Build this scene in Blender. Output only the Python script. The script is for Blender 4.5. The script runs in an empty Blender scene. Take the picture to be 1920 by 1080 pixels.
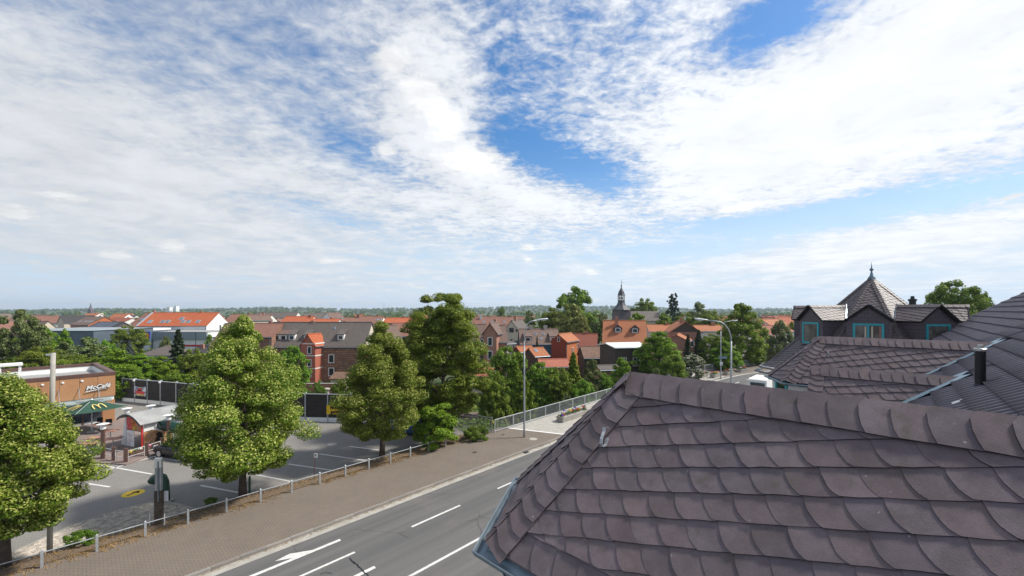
import bpy, math, random
import numpy as np
from mathutils import Vector, Matrix
R = math.radians
random.seed(7)
SC = bpy.context.scene
COL = SC.collection
# ------------------------------------------------------------------ camera, sky, sun, exposure
EYE = 10.5          # metres above the pavement (a second-floor window)
F = 760.0           # focal length in pixels of a 1920 px wide picture
HZ = 582.0
cam_d = bpy.data.cameras.new('camera'); cam = bpy.data.objects.new('camera', cam_d); COL.objects.link(cam)
cam.location = (0, 0, EYE); cam.rotation_euler = (R(90), 0, 0)
cam_d.sensor_width = 36; cam_d.lens = 36*F/1920; cam_d.shift_y = 42/1920
cam_d.clip_start = .05; cam_d.clip_end = 12000
SC.camera = cam
SUN_AZ, SUN_EL = 82, 50
sd = bpy.data.lights.new('sun', 'SUN'); sun = bpy.data.objects.new('sun', sd); COL.objects.link(sun)
sd.energy = 3.7; sd.angle = R(7.0); sd.color = (1, .95, .87)
_d = Vector((math.sin(R(SUN_AZ))*math.cos(R(SUN_EL)), math.cos(R(SUN_AZ))*math.cos(R(SUN_EL)), math.sin(R(SUN_EL))))
sun.rotation_euler = _d.to_track_quat('Z', 'Y').to_euler(); sun.location = (60, 0, 60)
SC.view_settings.view_transform = 'Standard'
try: SC.view_settings.look = 'None'
except Exception: pass
SC.view_settings.exposure = 0.50; SC.view_settings.gamma = 1; SC.view_settings.use_curve_mapping = False
SC.render.engine = 'CYCLES'
SC.cycles.use_denoising = True
SC.cycles.max_bounces = 6; SC.cycles.transparent_max_bounces = 8; SC.cycles.volume_bounces = 0

class NT:
    """tiny node-tree writer"""
    def __init__(s, tree): s.t = tree; s.n = tree.nodes; s.l = tree.links
    def new(s, typ, **kw):
        n = s.n.new(typ)
        for k, v in kw.items(): setattr(n, k, v)
        return n
    def put(s, sock, v):
        if v is None: return
        if isinstance(v, bpy.types.NodeSocket): s.l.new(v, sock)
        else:
            if hasattr(sock.default_value, '__len__') and len(sock.default_value) == 4 and len(v) == 3: v = (*v, 1)
            sock.default_value = v
    def m(s, op, a, b=None, c=None, clamp=False):
        n = s.new('ShaderNodeMath', operation=op, use_clamp=clamp)
        s.put(n.inputs[0], a); s.put(n.inputs[1], b)
        if c is not None: s.put(n.inputs[2], c)
        return n.outputs[0]
    def mix(s, fac, a, b, blend='MIX'):
        n = s.new('ShaderNodeMix', data_type='RGBA', blend_type=blend)
        s.put(n.inputs[0], fac); s.put(n.inputs[6], a); s.put(n.inputs[7], b)
        return n.outputs[2]
    def noise(s, vec, scale, detail=4, rough=.55, dist=0.0, dims='3D'):
        n = s.new('ShaderNodeTexNoise', noise_dimensions=dims)
        s.put(n.inputs['Vector'], vec); n.inputs['Scale'].default_value = scale
        n.inputs['Detail'].default_value = detail; n.inputs['Roughness'].default_value = rough
        n.inputs['Distortion'].default_value = dist
        return n.outputs[0]
    def smooth(s, v, lo, hi, a=0.0, b=1.0):
        n = s.new('ShaderNodeMapRange', interpolation_type='SMOOTHSTEP')
        s.put(n.inputs[0], v)
        for i, x in enumerate((lo, hi, a, b)): n.inputs[i+1].default_value = x
        return n.outputs[0]
    def vec(s, x, y, z):
        n = s.new('ShaderNodeCombineXYZ')
        for i, q in enumerate((x, y, z)): s.put(n.inputs[i], q)
        return n.outputs[0]
    def scale(s, v, xyz):
        n = s.new('ShaderNodeVectorMath', operation='MULTIPLY'); s.put(n.inputs[0], v); n.inputs[1].default_value = xyz
        return n.outputs[0]

# ---- world: Nishita sky under a broken sheet of altocumulus
W = bpy.data.worlds.new('World'); SC.world = W; W.use_nodes = True
T = NT(W.node_tree); T.n.clear()
sky = T.new('ShaderNodeTexSky', sky_type='NISHITA', sun_disc=False)
sky.sun_elevation = R(SUN_EL); sky.sun_rotation = R(SUN_AZ); sky.air_density = 1.0; sky.dust_density = .6; sky.ozone_density = 2.0
SKY_K = .10
geo = T.new('ShaderNodeTexCoord'); sep = T.new('ShaderNodeSeparateXYZ'); T.l.new(geo.outputs['Generated'], sep.inputs[0])
dx, dy, dz = sep.outputs
az = T.m('ARCTAN2', dx, dy); el = T.m('ARCSINE', dz)
zz = T.m('ADD', T.m('MAXIMUM', dz, 0.0), .10)
pl = T.vec(T.m('DIVIDE', dx, zz), T.m('DIVIDE', dy, zz), 0.0)          # position on the cloud sheet
def ang(px, py):
    u, v = (px-960)/F, (HZ-py)/F
    return math.atan2(u, 1), math.atan2(v, math.hypot(u, 1))
def blob(px, py, rx, ry, rot, amp):
    """amp * gaussian round the sky direction of a picture point; radii in picture pixels"""
    a0, e0 = ang(px, py); k = 1/math.hypot(1, (px-960)/F)
    sx, sy = rx/F*k*k, ry/F*k
    c, s_ = math.cos(R(rot)), math.sin(R(rot))
    da = T.m('SUBTRACT', az, a0); de = T.m('SUBTRACT', el, e0)
    u = T.m('ADD', T.m('MULTIPLY', da, c/sx), T.m('MULTIPLY', de, s_/sx))
    v = T.m('ADD', T.m('MULTIPLY', da, -s_/sy), T.m('MULTIPLY', de, c/sy))
    r2 = T.m('ADD', T.m('MULTIPLY', u, u), T.m('MULTIPLY', v, v))
    return T.m('MULTIPLY', T.m('EXPONENT', T.m('MULTIPLY', r2, -1.0)), amp)
wob = T.noise(pl, 1.1, 5, .6)
cov = T.m('MULTIPLY_ADD', T.m('SUBTRACT', wob, .5), .55, .60)
for bl in [(1450, 45, 110, 50, 10, -.62), (955, 180, 70, 130, 12, -.30), (1085, 318, 150, 42, -20, -.66), (1600, 393, 330, 24, 2, -.72),
           (1270, 470, 150, 20, 0, -.40), (1350, 420, 190, 16, -6, -.25), (1500, 225, 420, 150, 6, .62), (1780, 60, 260, 120, 0, .22), (1650, 460, 300, 36, 5, .35),
           (800, 210, 120, 130, -38, .45), (890, 315, 130, 36, -15, .40), (980, 385, 230, 32, 0, .35), (690, 290, 130, 45, -15, -.42),
           (250, 330, 480, 170, -10, .34), (520, 190, 260, 110, -25, .10), (200, 60, 360, 70, -20, -.04), (560, 60, 320, 90, -25, -.15), (1100, 80, 210, 100, 10, -.06), (580, 395, 120, 22, -8, -.28),
           (60, 520, 300, 40, 0, -.10)]:
    cov = T.m('ADD', cov, blob(*bl))
n1 = T.noise(pl, 3.0, 7, .62, .35); n2 = T.noise(T.scale(pl, (1, 1.5, 1)), 8.5, 5, .62, .5); n3 = T.noise(pl, 26.0, 4, .62, .4)
far = T.smooth(dz, .02, .22)
tex = T.m('ADD', T.m('MULTIPLY', T.m('SUBTRACT', n1, .5), .75), T.m('MULTIPLY', T.m('MULTIPLY', T.m('SUBTRACT', n2, .5), T.smooth(az, -.7, .1, .55, 1.15)), far))
tex = T.m('ADD', tex, T.m('MULTIPLY', T.m('MULTIPLY', T.m('SUBTRACT', n3, .5), T.smooth(az, -.6, .15, .25, .75)), far))
dens = T.m('ADD', cov, tex)
alpha = T.smooth(dens, .16, .92)
veil = T.m('MULTIPLY', T.smooth(el, .42, .0), .36)
alpha = T.m('MAXIMUM', alpha, veil)
# little cumulus heaps low over the horizon and inside the sheet
pc = T.vec(T.m('MULTIPLY', az, 9.0), T.m('MULTIPLY', el, 26.0), 0.0)
nc = T.noise(pc, 1.15, 6, .55, .2)
lowband = T.m('MULTIPLY', T.smooth(el, .015, .05), T.smooth(el, .17, .09))
leftw = T.m('ADD', T.smooth(az, .25, -.5), .25)
cum = T.m('MULTIPLY', T.smooth(nc, .60, .70), T.m('MULTIPLY', lowband, leftw), clamp=True)
heap = None
for bl in [(735, 115, 46, 26, 0, 1.), (800, 185, 60, 34, -30, 1.), (838, 232, 42, 30, 0, 1.), (885, 300, 70, 28, 0, 1.), (725, 285, 26, 18, 0, .9), (1385, 390, 46, 9, 0, .95), (325, 462, 28, 13, 0, 1.), (215, 478, 40, 13, 0, .9),
           (120, 368, 60, 11, 0, .8), (25, 400, 60, 18, 0, .8), (315, 523, 18, 8, 0, .9), (988, 464, 17, 8, 0, 1.), (990, 485, 10, 5, 0, .9), (1110, 510, 18, 7, 0, .9), (1890, 372, 40, 7, 10, .8)]:
    g = blob(*bl); heap = g if heap is None else T.m('MAXIMUM', heap, g)
heap = T.smooth(T.m('ADD', heap, T.m('MULTIPLY', T.m('SUBTRACT', T.noise(T.scale(pl, (1, 1, 1)), 12.0, 7, .66, .5), .5), 1.7)), .22, .85)
# cloud brightness: thin grey-blue to the left and near the horizon, glaring white towards the sun
br = T.smooth(az, -.95, .45, .69, .90)
br = T.m('MULTIPLY', br, T.smooth(dens, .2, 1.15, .84, 1.10))
br = T.m('MULTIPLY', br, T.smooth(n1, .3, .7, .94, 1.05))
cc = T.vec(T.m('MULTIPLY', br, .94), T.m('MULTIPLY', br, .975), T.m('MULTIPLY', br, 1.03))
hc = T.vec(T.m('MULTIPLY', br, 1.12), T.m('MULTIPLY', br, 1.14), T.m('MULTIPLY', br, 1.16))
skc = T.new('ShaderNodeHueSaturation'); skc.inputs['Saturation'].default_value = 1.32; skc.inputs['Value'].default_value = 1.14
T.l.new(sky.outputs[0], skc.inputs['Color'])
K = 1/SKY_K*.745
def kk(v): return T.scale(v, (K, K, K))
blue = T.mix(T.smooth(el, .34, .0), skc.outputs[0], (4.5, 6.1, 7.8))
c = T.mix(alpha, blue, kk(cc))
c = T.mix(T.m('MAXIMUM', heap, cum, clamp=True), c, kk(hc))
bg = T.new('ShaderNodeBackground'); T.put(bg.inputs[0], c); bg.inputs[1].default_value = SKY_K
wd = T.smooth(dz, .0, -.03)
c_ = T.mix(wd, bg.inputs[0].links[0].from_socket, (1.6, 1.6, 1.5)); T.put(bg.inputs[0], c_)
wo = T.new('ShaderNodeOutputWorld'); T.l.new(bg.outputs[0], wo.inputs[0])

# ------------------------------------------------------------------ materials
def _mat(name):
    m = bpy.data.materials.new(name); m.use_nodes = True
    t = NT(m.node_tree); t.n.clear()
    o = t.new('ShaderNodeOutputMaterial'); p = t.new('ShaderNodeBsdfPrincipled')
    t.l.new(p.outputs[0], o.inputs[0])
    return m, t, p
def mat(name, col, rough=.7, var=.18, scale=3.0, bump=0.0, bscale=40., metal=0., rnd=0.0, pat=None, spec=.4, coord='Object', dirt=None, specks=0):
    """a painted / stone / metal surface: colour noise, optional pattern on metre UVs, optional bump"""
    m, t, p = _mat(name)
    tc = t.new('ShaderNodeTexCoord'); vec = tc.outputs[coord]; uv = tc.outputs['UV']
    n = t.noise(vec, scale, 6, .62)
    f = t.smooth(n, .28, .72)
    lo = tuple(x*(1-var) for x in col); hi = tuple(min(1, x*(1+var)) for x in col)
    c = t.mix(f, lo, hi); h = None
    if pat:
        kind = pat[0]
        if kind == 'brick':
            _, w, hh, mort, c2, mc = pat
            b = t.new('ShaderNodeTexBrick'); t.l.new(uv, b.inputs['Vector']); b.inputs['Scale'].default_value = 1
            b.inputs['Brick Width'].default_value = w; b.inputs['Row Height'].default_value = hh; b.inputs['Mortar Size'].default_value = mort
            b.inputs['Color1'].default_value = (*col, 1); b.inputs['Color2'].default_value = (*c2, 1); b.inputs['Mortar'].default_value = (*mc, 1)
            b.inputs['Mortar Smooth'].default_value = .2; b.inputs['Bias'].default_value = 0
            c = t.mix(.78, c, b.outputs[0]); h = b.outputs[1]
        elif kind == 'wave':                      # corrugation / boards; (kind, period, axis, colour strength)
            _, per, ax, k = pat
            w = t.new('ShaderNodeTexWave', wave_type='BANDS', bands_direction=ax, wave_profile='SAW' if k > .3 else 'SIN'); t.l.new(uv, w.inputs['Vector'])
            w.inputs['Scale'].default_value = 1/per*.314; w.inputs['Distortion'].default_value = 0
            c = t.mix(k, c, t.mix(w.outputs[1], lo, hi)); h = w.outputs[1]
            c = t.mix(t.m('MULTIPLY', t.smooth(w.outputs[1], .18, .0), .5), c, tuple(x*.45 for x in col))
    if rnd:
        oi = t.new('ShaderNodeObjectInfo'); hs = t.new('ShaderNodeHueSaturation')
        t.put(hs.inputs['Value'], t.m('MULTIPLY_ADD', oi.outputs['Random'], rnd*2, 1-rnd)); t.put(hs.inputs['Color'], c)
        t.put(hs.inputs['Hue'], t.m('MULTIPLY_ADD', oi.outputs['Random'], rnd*.10, .5-rnd*.05)); c = hs.outputs[0]
        r2 = t.m('FRACT', t.m('MULTIPLY', oi.outputs['Random'], 7.31)); c = t.mix(t.m('MULTIPLY', r2, min(.9, rnd*3.2)), c, t.mix(1.0, c, (1.06, .94, .86), 'MULTIPLY')); c = t.mix(t.m('MULTIPLY', t.m('FRACT', t.m('MULTIPLY', oi.outputs['Random'], 13.7)), min(.9, rnd*3)), c, t.mix(1.0, c, (.88, .95, 1.12), 'MULTIPLY'))
    if dirt:
        dn = t.smooth(t.noise(vec, dirt[1], 7, .7), .52, .74)
        c = t.mix(t.m('MULTIPLY', dn, dirt[2]), c, dirt[0])
    if specks:
        sp = t.m('MULTIPLY', t.smooth(t.noise(vec, specks, 2, .5), .715, .76), t.smooth(t.noise(vec, specks*.12, 3), .45, .62))
        c = t.mix(t.m('MULTIPLY', sp, .75), c, (.36, .35, .32))
        c = t.mix(t.m('MULTIPLY', t.smooth(t.noise(t.scale(vec, (1, 1, 1)), specks*3.2, 3, .7), .35, .65), .30), c, tuple(x*.62 for x in col))
    t.put(p.inputs['Base Color'], c); p.inputs['Roughness'].default_value = rough; p.inputs['Metallic'].default_value = metal
    p.inputs['Specular IOR Level'].default_value = spec
    if bump or h is not None:
        bp = t.new('ShaderNodeBump'); bp.inputs['Strength'].default_value = bump or .5; bp.inputs['Distance'].default_value = .02
        hh = t.noise(vec, bscale, 5, .6)
        if h is not None: hh = t.m('ADD', t.m('MULTIPLY', hh, .4), t.m('MULTIPLY', h, -1.2 if pat[0] == 'brick' else 1.0))
        t.put(bp.inputs['Height'], hh); t.l.new(bp.outputs[0], p.inputs['Normal'])
    return m
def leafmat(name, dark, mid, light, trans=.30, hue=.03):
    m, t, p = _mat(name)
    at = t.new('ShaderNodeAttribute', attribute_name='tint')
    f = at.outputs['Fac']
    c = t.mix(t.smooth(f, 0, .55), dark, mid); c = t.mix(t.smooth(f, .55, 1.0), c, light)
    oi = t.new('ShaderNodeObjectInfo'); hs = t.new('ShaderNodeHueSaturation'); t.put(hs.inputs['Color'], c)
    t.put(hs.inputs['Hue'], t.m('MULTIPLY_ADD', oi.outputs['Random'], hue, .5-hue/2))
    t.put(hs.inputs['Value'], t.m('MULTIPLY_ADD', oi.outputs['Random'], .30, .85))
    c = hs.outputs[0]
    t.put(p.inputs['Base Color'], c); p.inputs['Roughness'].default_value = .55; p.inputs['Specular IOR Level'].default_value = .25
    tr = t.new('ShaderNodeBsdfTranslucent'); t.put(tr.inputs[0], t.mix(.5, c, (.20, .26, .03), 'MIX'))
    mx = t.new('ShaderNodeMixShader'); mx.inputs[0].default_value = trans
    t.l.new(p.outputs[0], mx.inputs[1]); t.l.new(tr.outputs[0], mx.inputs[2])
    o = [n for n in t.n if n.type == 'OUTPUT_MATERIAL'][0]; t.l.new(mx.outputs[0], o.inputs[0])
    return m
def glassmat(name, col=(.03, .04, .05), rough=.08):
    m, t, p = _mat(name)
    tc = t.new('ShaderNodeTexCoord')
    c = t.mix(t.smooth(t.noise(tc.outputs['Object'], 1.3, 3), .35, .65), tuple(x*.6 for x in col), tuple(x*1.6 for x in col))
    t.put(p.inputs['Base Color'], c); p.inputs['Roughness'].default_value = rough; p.inputs['Specular IOR Level'].default_value = .6
    return m
M = {}
M['slate'] = mat('slate', (.168, .132, .138), .72, .20, 5, .22, 130, rnd=.16, spec=.22, specks=26, dirt=((.105, .092, .066), 4.5, .75), coord='Object')
M['slate_lead'] = mat('slate_lead', (.075, .074, .082), .6, .15, 1.5)
M['slate_far'] = mat('slate_far', (.112, .088, .088), .5, .22, 9, .4, 60, spec=.45, dirt=((.055, .045, .045), 6, .5))
M['slate_edge'] = mat('slate_edge', (.016, .012, .014), .8)  # broken, grimy slate sides; near-black also paints the gap shadow at joints
M['roof_deck'] = mat('roof_deck', (.02, .018, .018), .9)
M['slate_wall'] = mat('slate_wall', (.105, .086, .098), .55, .2, 6, .4, 50, pat=('brick', .26, .17, .008, (.125, .102, .118), (.040, .034, .038)))
M['pantile'] = mat('pantile', (.085, .072, .090), .36, .12, 6, .1, 80, rnd=.10, spec=.5)
M['zinc'] = mat('zinc', (.20, .25, .29), .42, .15, 4, metal=.55)
M['lead'] = mat('lead', (.17, .25, .31), .5, .14, 3, metal=.3)
M['steel'] = mat('steel', (.5, .5, .5), .35, .1, 3, metal=.8)
M['galv'] = mat('galv', (.40, .42, .44), .5, .15, 4, metal=.35)
M['black_metal'] = mat('black_metal', (.012, .014, .018), .35)
M['turq'] = mat('turq', (.04, .37, .42), .45, .05)
M['white'] = mat('white', (.74, .74, .72), .6, .05, 2, dirt=((.45, .43, .38), 1.2, .25))
M['white_metal'] = mat('white_metal', (.50, .52, .51), .5, .1)
M['glass'] = glassmat('glass'); M['glass_room'] = glassmat('glass_room', (.12, .115, .10), .06); M['glass_sky'] = glassmat('glass_sky', (.10, .14, .19), .05)
def asphalt():
    m, t, p = _mat('asphalt'); tc = t.new('ShaderNodeTexCoord'); uv = tc.outputs['UV']; ob = tc.outputs['Object']
    long_ = t.noise(t.scale(uv, (.035, 1.5, 1)), 1.0, 5, .6)
    c = t.mix(t.smooth(long_, .30, .70), (.104, .103, .102), (.154, .149, .142))
    c = t.mix(t.m('MULTIPLY', t.smooth(t.noise(ob, .25, 6, .7), .50, .68), .45), c, (.178, .160, .142))
    c = t.mix(t.m('MULTIPLY', t.smooth(t.noise(ob, .9, 6, .75), .56, .70), .35), c, (.090, .089, .088))
    c = t.mix(t.m('MULTIPLY', t.smooth(t.noise(ob, 42, 2, .6), .40, .70), .55), c, (.078, .077, .076))
    v = t.new('ShaderNodeTexVoronoi', feature='DISTANCE_TO_EDGE'); t.put(v.inputs['Vector'], t.mix(.12, ob, t.noise(ob, 1.5, 4))); v.inputs['Scale'].default_value = .22
    cr = t.m('MULTIPLY', t.smooth(v.outputs[0], .006, .002), t.smooth(t.noise(ob, .35, 2), .50, .60))
    c = t.mix(t.m('MULTIPLY', cr, .6), c, (.055, .054, .053))
    t.put(p.inputs['Base Color'], c); p.inputs['Roughness'].default_value = .88; p.inputs['Specular IOR Level'].default_value = .3
    bp = t.new('ShaderNodeBump'); bp.inputs['Strength'].default_value = .4; bp.inputs['Distance'].default_value = .01; t.put(bp.inputs['Height'], t.noise(ob, 120, 3)); t.l.new(bp.outputs[0], p.inputs['Normal'])
    return m
M['asphalt'] = asphalt()
M['road_old'] = M['asphalt']
M['paint'] = mat('paint', (.60, .59, .56), .7, .14, 8, dirt=((.26, .25, .235), 6, .75))
M['paint_yellow'] = mat('paint_yellow', (.70, .46, .02), .7, .10, 8)
M['paver'] = mat('paver', (.168, .140, .113), .85, .24, .6, .4, 60, pat=('brick', .24, .14, .014, (.198, .152, .122), (.100, .087, .064)), dirt=((.150, .140, .115), .45, .6))
M['paver_grey'] = mat('paver_grey', (.215, .202, .185), .85, .14, .5, .5, 60, pat=('brick', .24, .16, .012, (.235, .220, .20), (.15, .138, .122)), dirt=((.16, .152, .142), .28, .55))
M['concrete'] = mat('concrete', (.36, .34, .30), .85, .14, 2, .3, 50, dirt=((.2, .18, .15), 3, .4))
M['kerb'] = mat('kerb', (.235, .215, .19), .85, .15, 3, .3, 50, rnd=.12)
M['mulch'] = mat('mulch', (.150, .108, .072), .95, .35, 9, .8, 40, dirt=((.28, .18, .085), 3, .45))
M['gravel_bed'] = mat('gravel_bed', (.27, .235, .195), .95, .4, 14, .9, 35)
M['stone_bits'] = mat('stone_bits', (.46, .41, .35), .85, .4, 4)
M['soil_grass'] = mat('soil_grass', (.055, .075, .028), .95, .45, .25, .6, 3, dirt=((.20, .17, .08), .010, .8))
M['dry_grass'] = mat('dry_grass', (.33, .21, .085), .9, .35, 3)
M['ballast'] = mat('ballast', (.16, .12, .095), .95, .35, 8, .8, 30)
M['rail'] = mat('rail', (.13, .08, .06), .5, .2, 5, metal=.5)
def roofm(n, c, c2=None, v=.16, w=.25, h=.33):
    c2 = c2 or tuple(x*.78 for x in c)
    M[n] = mat(n, c, .75, v, .6, .8, 30, pat=('brick', w, h, .035, c2, tuple(x*.40 for x in c)), dirt=(tuple(x*.55 for x in c), .8, .55))
roofm('r_orange', (.46, .165, .070)); roofm('r_bright', (.50, .125, .045)); roofm('r_red', (.33, .10, .06)); roofm('r_brown', (.200, .130, .102))
roofm('r_redbrown', (.285, .135, .095)); roofm('r_grey', (.150, .125, .110)); roofm('r_dark', (.060, .055, .056)); roofm('r_old', (.165, .105, .075), (.30, .15, .09), .4)
M['r_flat_red'] = mat('r_flat_red', (.36, .12, .075), .8, .14, .8, pat=('wave', .35, 'X', .35))
M['r_grey_flat'] = mat('r_grey_flat', (.30, .30, .29), .8, .15, 1)
M['fascia_grey'] = mat('fascia_grey', (.27, .31, .33), .6, .1, 1, pat=('wave', .6, 'X', .25))
M['brick_dark'] = mat('brick_dark', (.235, .115, .075), .9, .3, 1.0, .8, 30, pat=('brick', .80, .40, .045, (.41, .235, .155), (.115, .072, .052)), dirt=((.14, .09, .07), .6, .5))
M['brick_red'] = mat('brick_red', (.37, .145, .095), .9, .22, 1.5, .7, 30, pat=('brick', .42, .2, .03, (.42, .21, .15), (.33, .24, .19)))
M['stucco_red'] = mat('stucco_red', (.40, .125, .080), .85, .08, 1.5)
M['stucco_orange'] = mat('stucco_orange', (.47, .15, .055), .8, .1, 2, .7, 40, pat=('wave', .30, 'Y', .5))
M['clap_red_shade'] = mat('clap_red_shade', (.30, .060, .030), .8, .1, 2, .7, 40, pat=('wave', .30, 'Y', .5))  # same boards as the orange side, gable shade put into the colour
M['clap_blue'] = mat('clap_blue', (.075, .175, .25), .8, .12, 2, .6, 40, pat=('wave', .25, 'X', .5))
M['plaster'] = mat('plaster', (.68, .66, .61), .85, .06, 1.2, dirt=((.42, .40, .35), .7, .35))
M['cream'] = mat('cream', (.58, .51, .40), .85, .08, 1.2, dirt=((.36, .32, .26), .8, .4))
M['white_wall'] = mat('white_wall', (.78, .78, .76), .8, .03, 1)
M['grey_wall'] = mat('grey_wall', (.33, .34, .35), .85, .1, 1)
M['blue_wall'] = mat('blue_wall', (.10, .13, .165), .7, .1, 1)
M['dark_wood'] = mat('dark_wood', (.075, .060, .050), .8, .3, 3, .5, 30, pat=('wave', .2, 'X', .4))
M['timber'] = mat('timber', (.085, .045, .03), .8)
M['yellow_wall'] = mat('yellow_wall', (.55, .33, .05), .8)
M['cedar'] = mat('cedar', (.44, .225, .105), .55, .12, 1.2, .5, 20, pat=('wave', .14, 'X', .38), rnd=.05)
M['brown_trim'] = mat('brown_trim', (.115, .062, .048), .5)
M['awning'] = mat('awning', (.26, .34, .35), .25, .12, 2)
M['umbrella'] = mat('umbrella', (.020, .065, .042), .7, .1, 2)
M['gold'] = mat('gold', (.72, .55, .18), .6)
M['mat_dark'] = mat('mat_dark', (.035, .030, .029), .9, .4, 3, .9, 25, pat=('wave', .16, 'DIAGONAL', .45))
M['bark'] = mat('bark', (.085, .066, .050), .9, .35, 6, .8, 30)
M['bark_pale'] = mat('bark_pale', (.30, .25, .20), .9, .3, 4, .5, 20)
M['red_gloss'] = mat('red_gloss', (.55, .03, .03), .35, .06); M['green_gloss'] = mat('green_gloss', (.012, .045, .033), .2, .1)
M['blue_gloss'] = mat('blue_gloss', (.03, .10, .42), .3, .06); M['car_dark'] = mat('car_dark', (.012, .014, .018), .18, .05, spec=.6)
M['car_silver'] = mat('car_silver', (.42, .44, .47), .3, .05, metal=.4)
M['car_blue'] = mat('car_blue', (.05, .10, .24), .25, .05)
M['tyre'] = mat('tyre', (.015, .015, .015), .85); M['rim'] = mat('rim', (.55, .56, .58), .3, metal=.7)
M['lampglass'] = mat('lampglass', (.62, .64, .66), .25)
M['wood_red'] = mat('wood_red', (.38, .19, .13), .6, .15, 4, pat=('wave', .10, 'X', .3))
M['green_plastic'] = mat('green_plastic', (.025, .075, .05), .4)
M['solar'] = mat('solar', (.020, .028, .055), .2, .1, 3, spec=.7, pat=('brick', 1.0, 1.6, .03, (.024, .034, .065), (.10, .11, .13)))
M['black'] = mat('black', (.015, .014, .013), .8)
M['red_flower'] = mat('red_flower', (.50, .04, .03), .7, .2, 8); M['white_flower'] = mat('white_flower', (.75, .73, .68), .7); M['pink_flower'] = mat('pink_flower', (.55, .10, .22), .7)
M['violet_flower'] = mat('violet_flower', (.12, .08, .40), .7); M['yellow_flower'] = mat('yellow_flower', (.65, .48, .04), .7); M['orange_flower'] = mat('orange_flower', (.62, .20, .04), .7); M['dark_flower'] = mat('dark_flower', (.10, .025, .03), .7)
M['plant_green'] = mat('plant_green', (.06, .12, .025), .7, .4, 8)
M['haze_white'] = mat('haze_white', (.62, .63, .64), .8, .04)
M['rose_pave'] = mat('rose_pave', (.25, .19, .165), .85, .2, 1, .4, 40, pat=('brick', .3, .3, .015, (.22, .17, .15), (.14, .11, .10)))
M['banner_pic'] = None
L_ = leafmat
M['l_lime'] = L_('l_lime', (.060, .125, .006), (.170, .245, .018), (.54, .56, .15), .36, .02)
M['l_maple'] = L_('l_maple', (.066, .125, .010), (.175, .245, .020), (.36, .39, .08), .34)
M['l_green'] = L_('l_green', (.056, .125, .009), (.145, .255, .016), (.33, .43, .06), .34)
M['l_bright'] = L_('l_bright', (.072, .150, .009), (.175, .290, .014), (.35, .45, .06), .36)
M['l_olive'] = L_('l_olive', (.060, .095, .024), (.145, .185, .055), (.32, .35, .17), .3)
M['l_blue'] = L_('l_blue', (.045, .068, .058), (.095, .125, .110), (.17, .20, .18), .1)
M['l_conifer'] = L_('l_conifer', (.014, .034, .014), (.034, .064, .024), (.075, .105, .040), .12)
M['l_purple'] = L_('l_purple', (.012, .006, .010), (.030, .012, .018), (.06, .025, .03), .1, .01)
M['l_yellow'] = L_('l_yellow', (.085, .115, .016), (.210, .215, .045), (.34, .32, .11), .34)
M['l_blossom'] = L_('l_blossom', (.040, .075, .014), (.085, .125, .03), (.62, .60, .50), .2)
M['l_far'] = L_('l_far', (.052, .100, .016), (.125, .190, .034), (.20, .25, .07), .22)
M['l_hedge'] = L_('l_hedge', (.045, .10, .010), (.11, .19, .015), (.22, .30, .04), .3)

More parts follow.
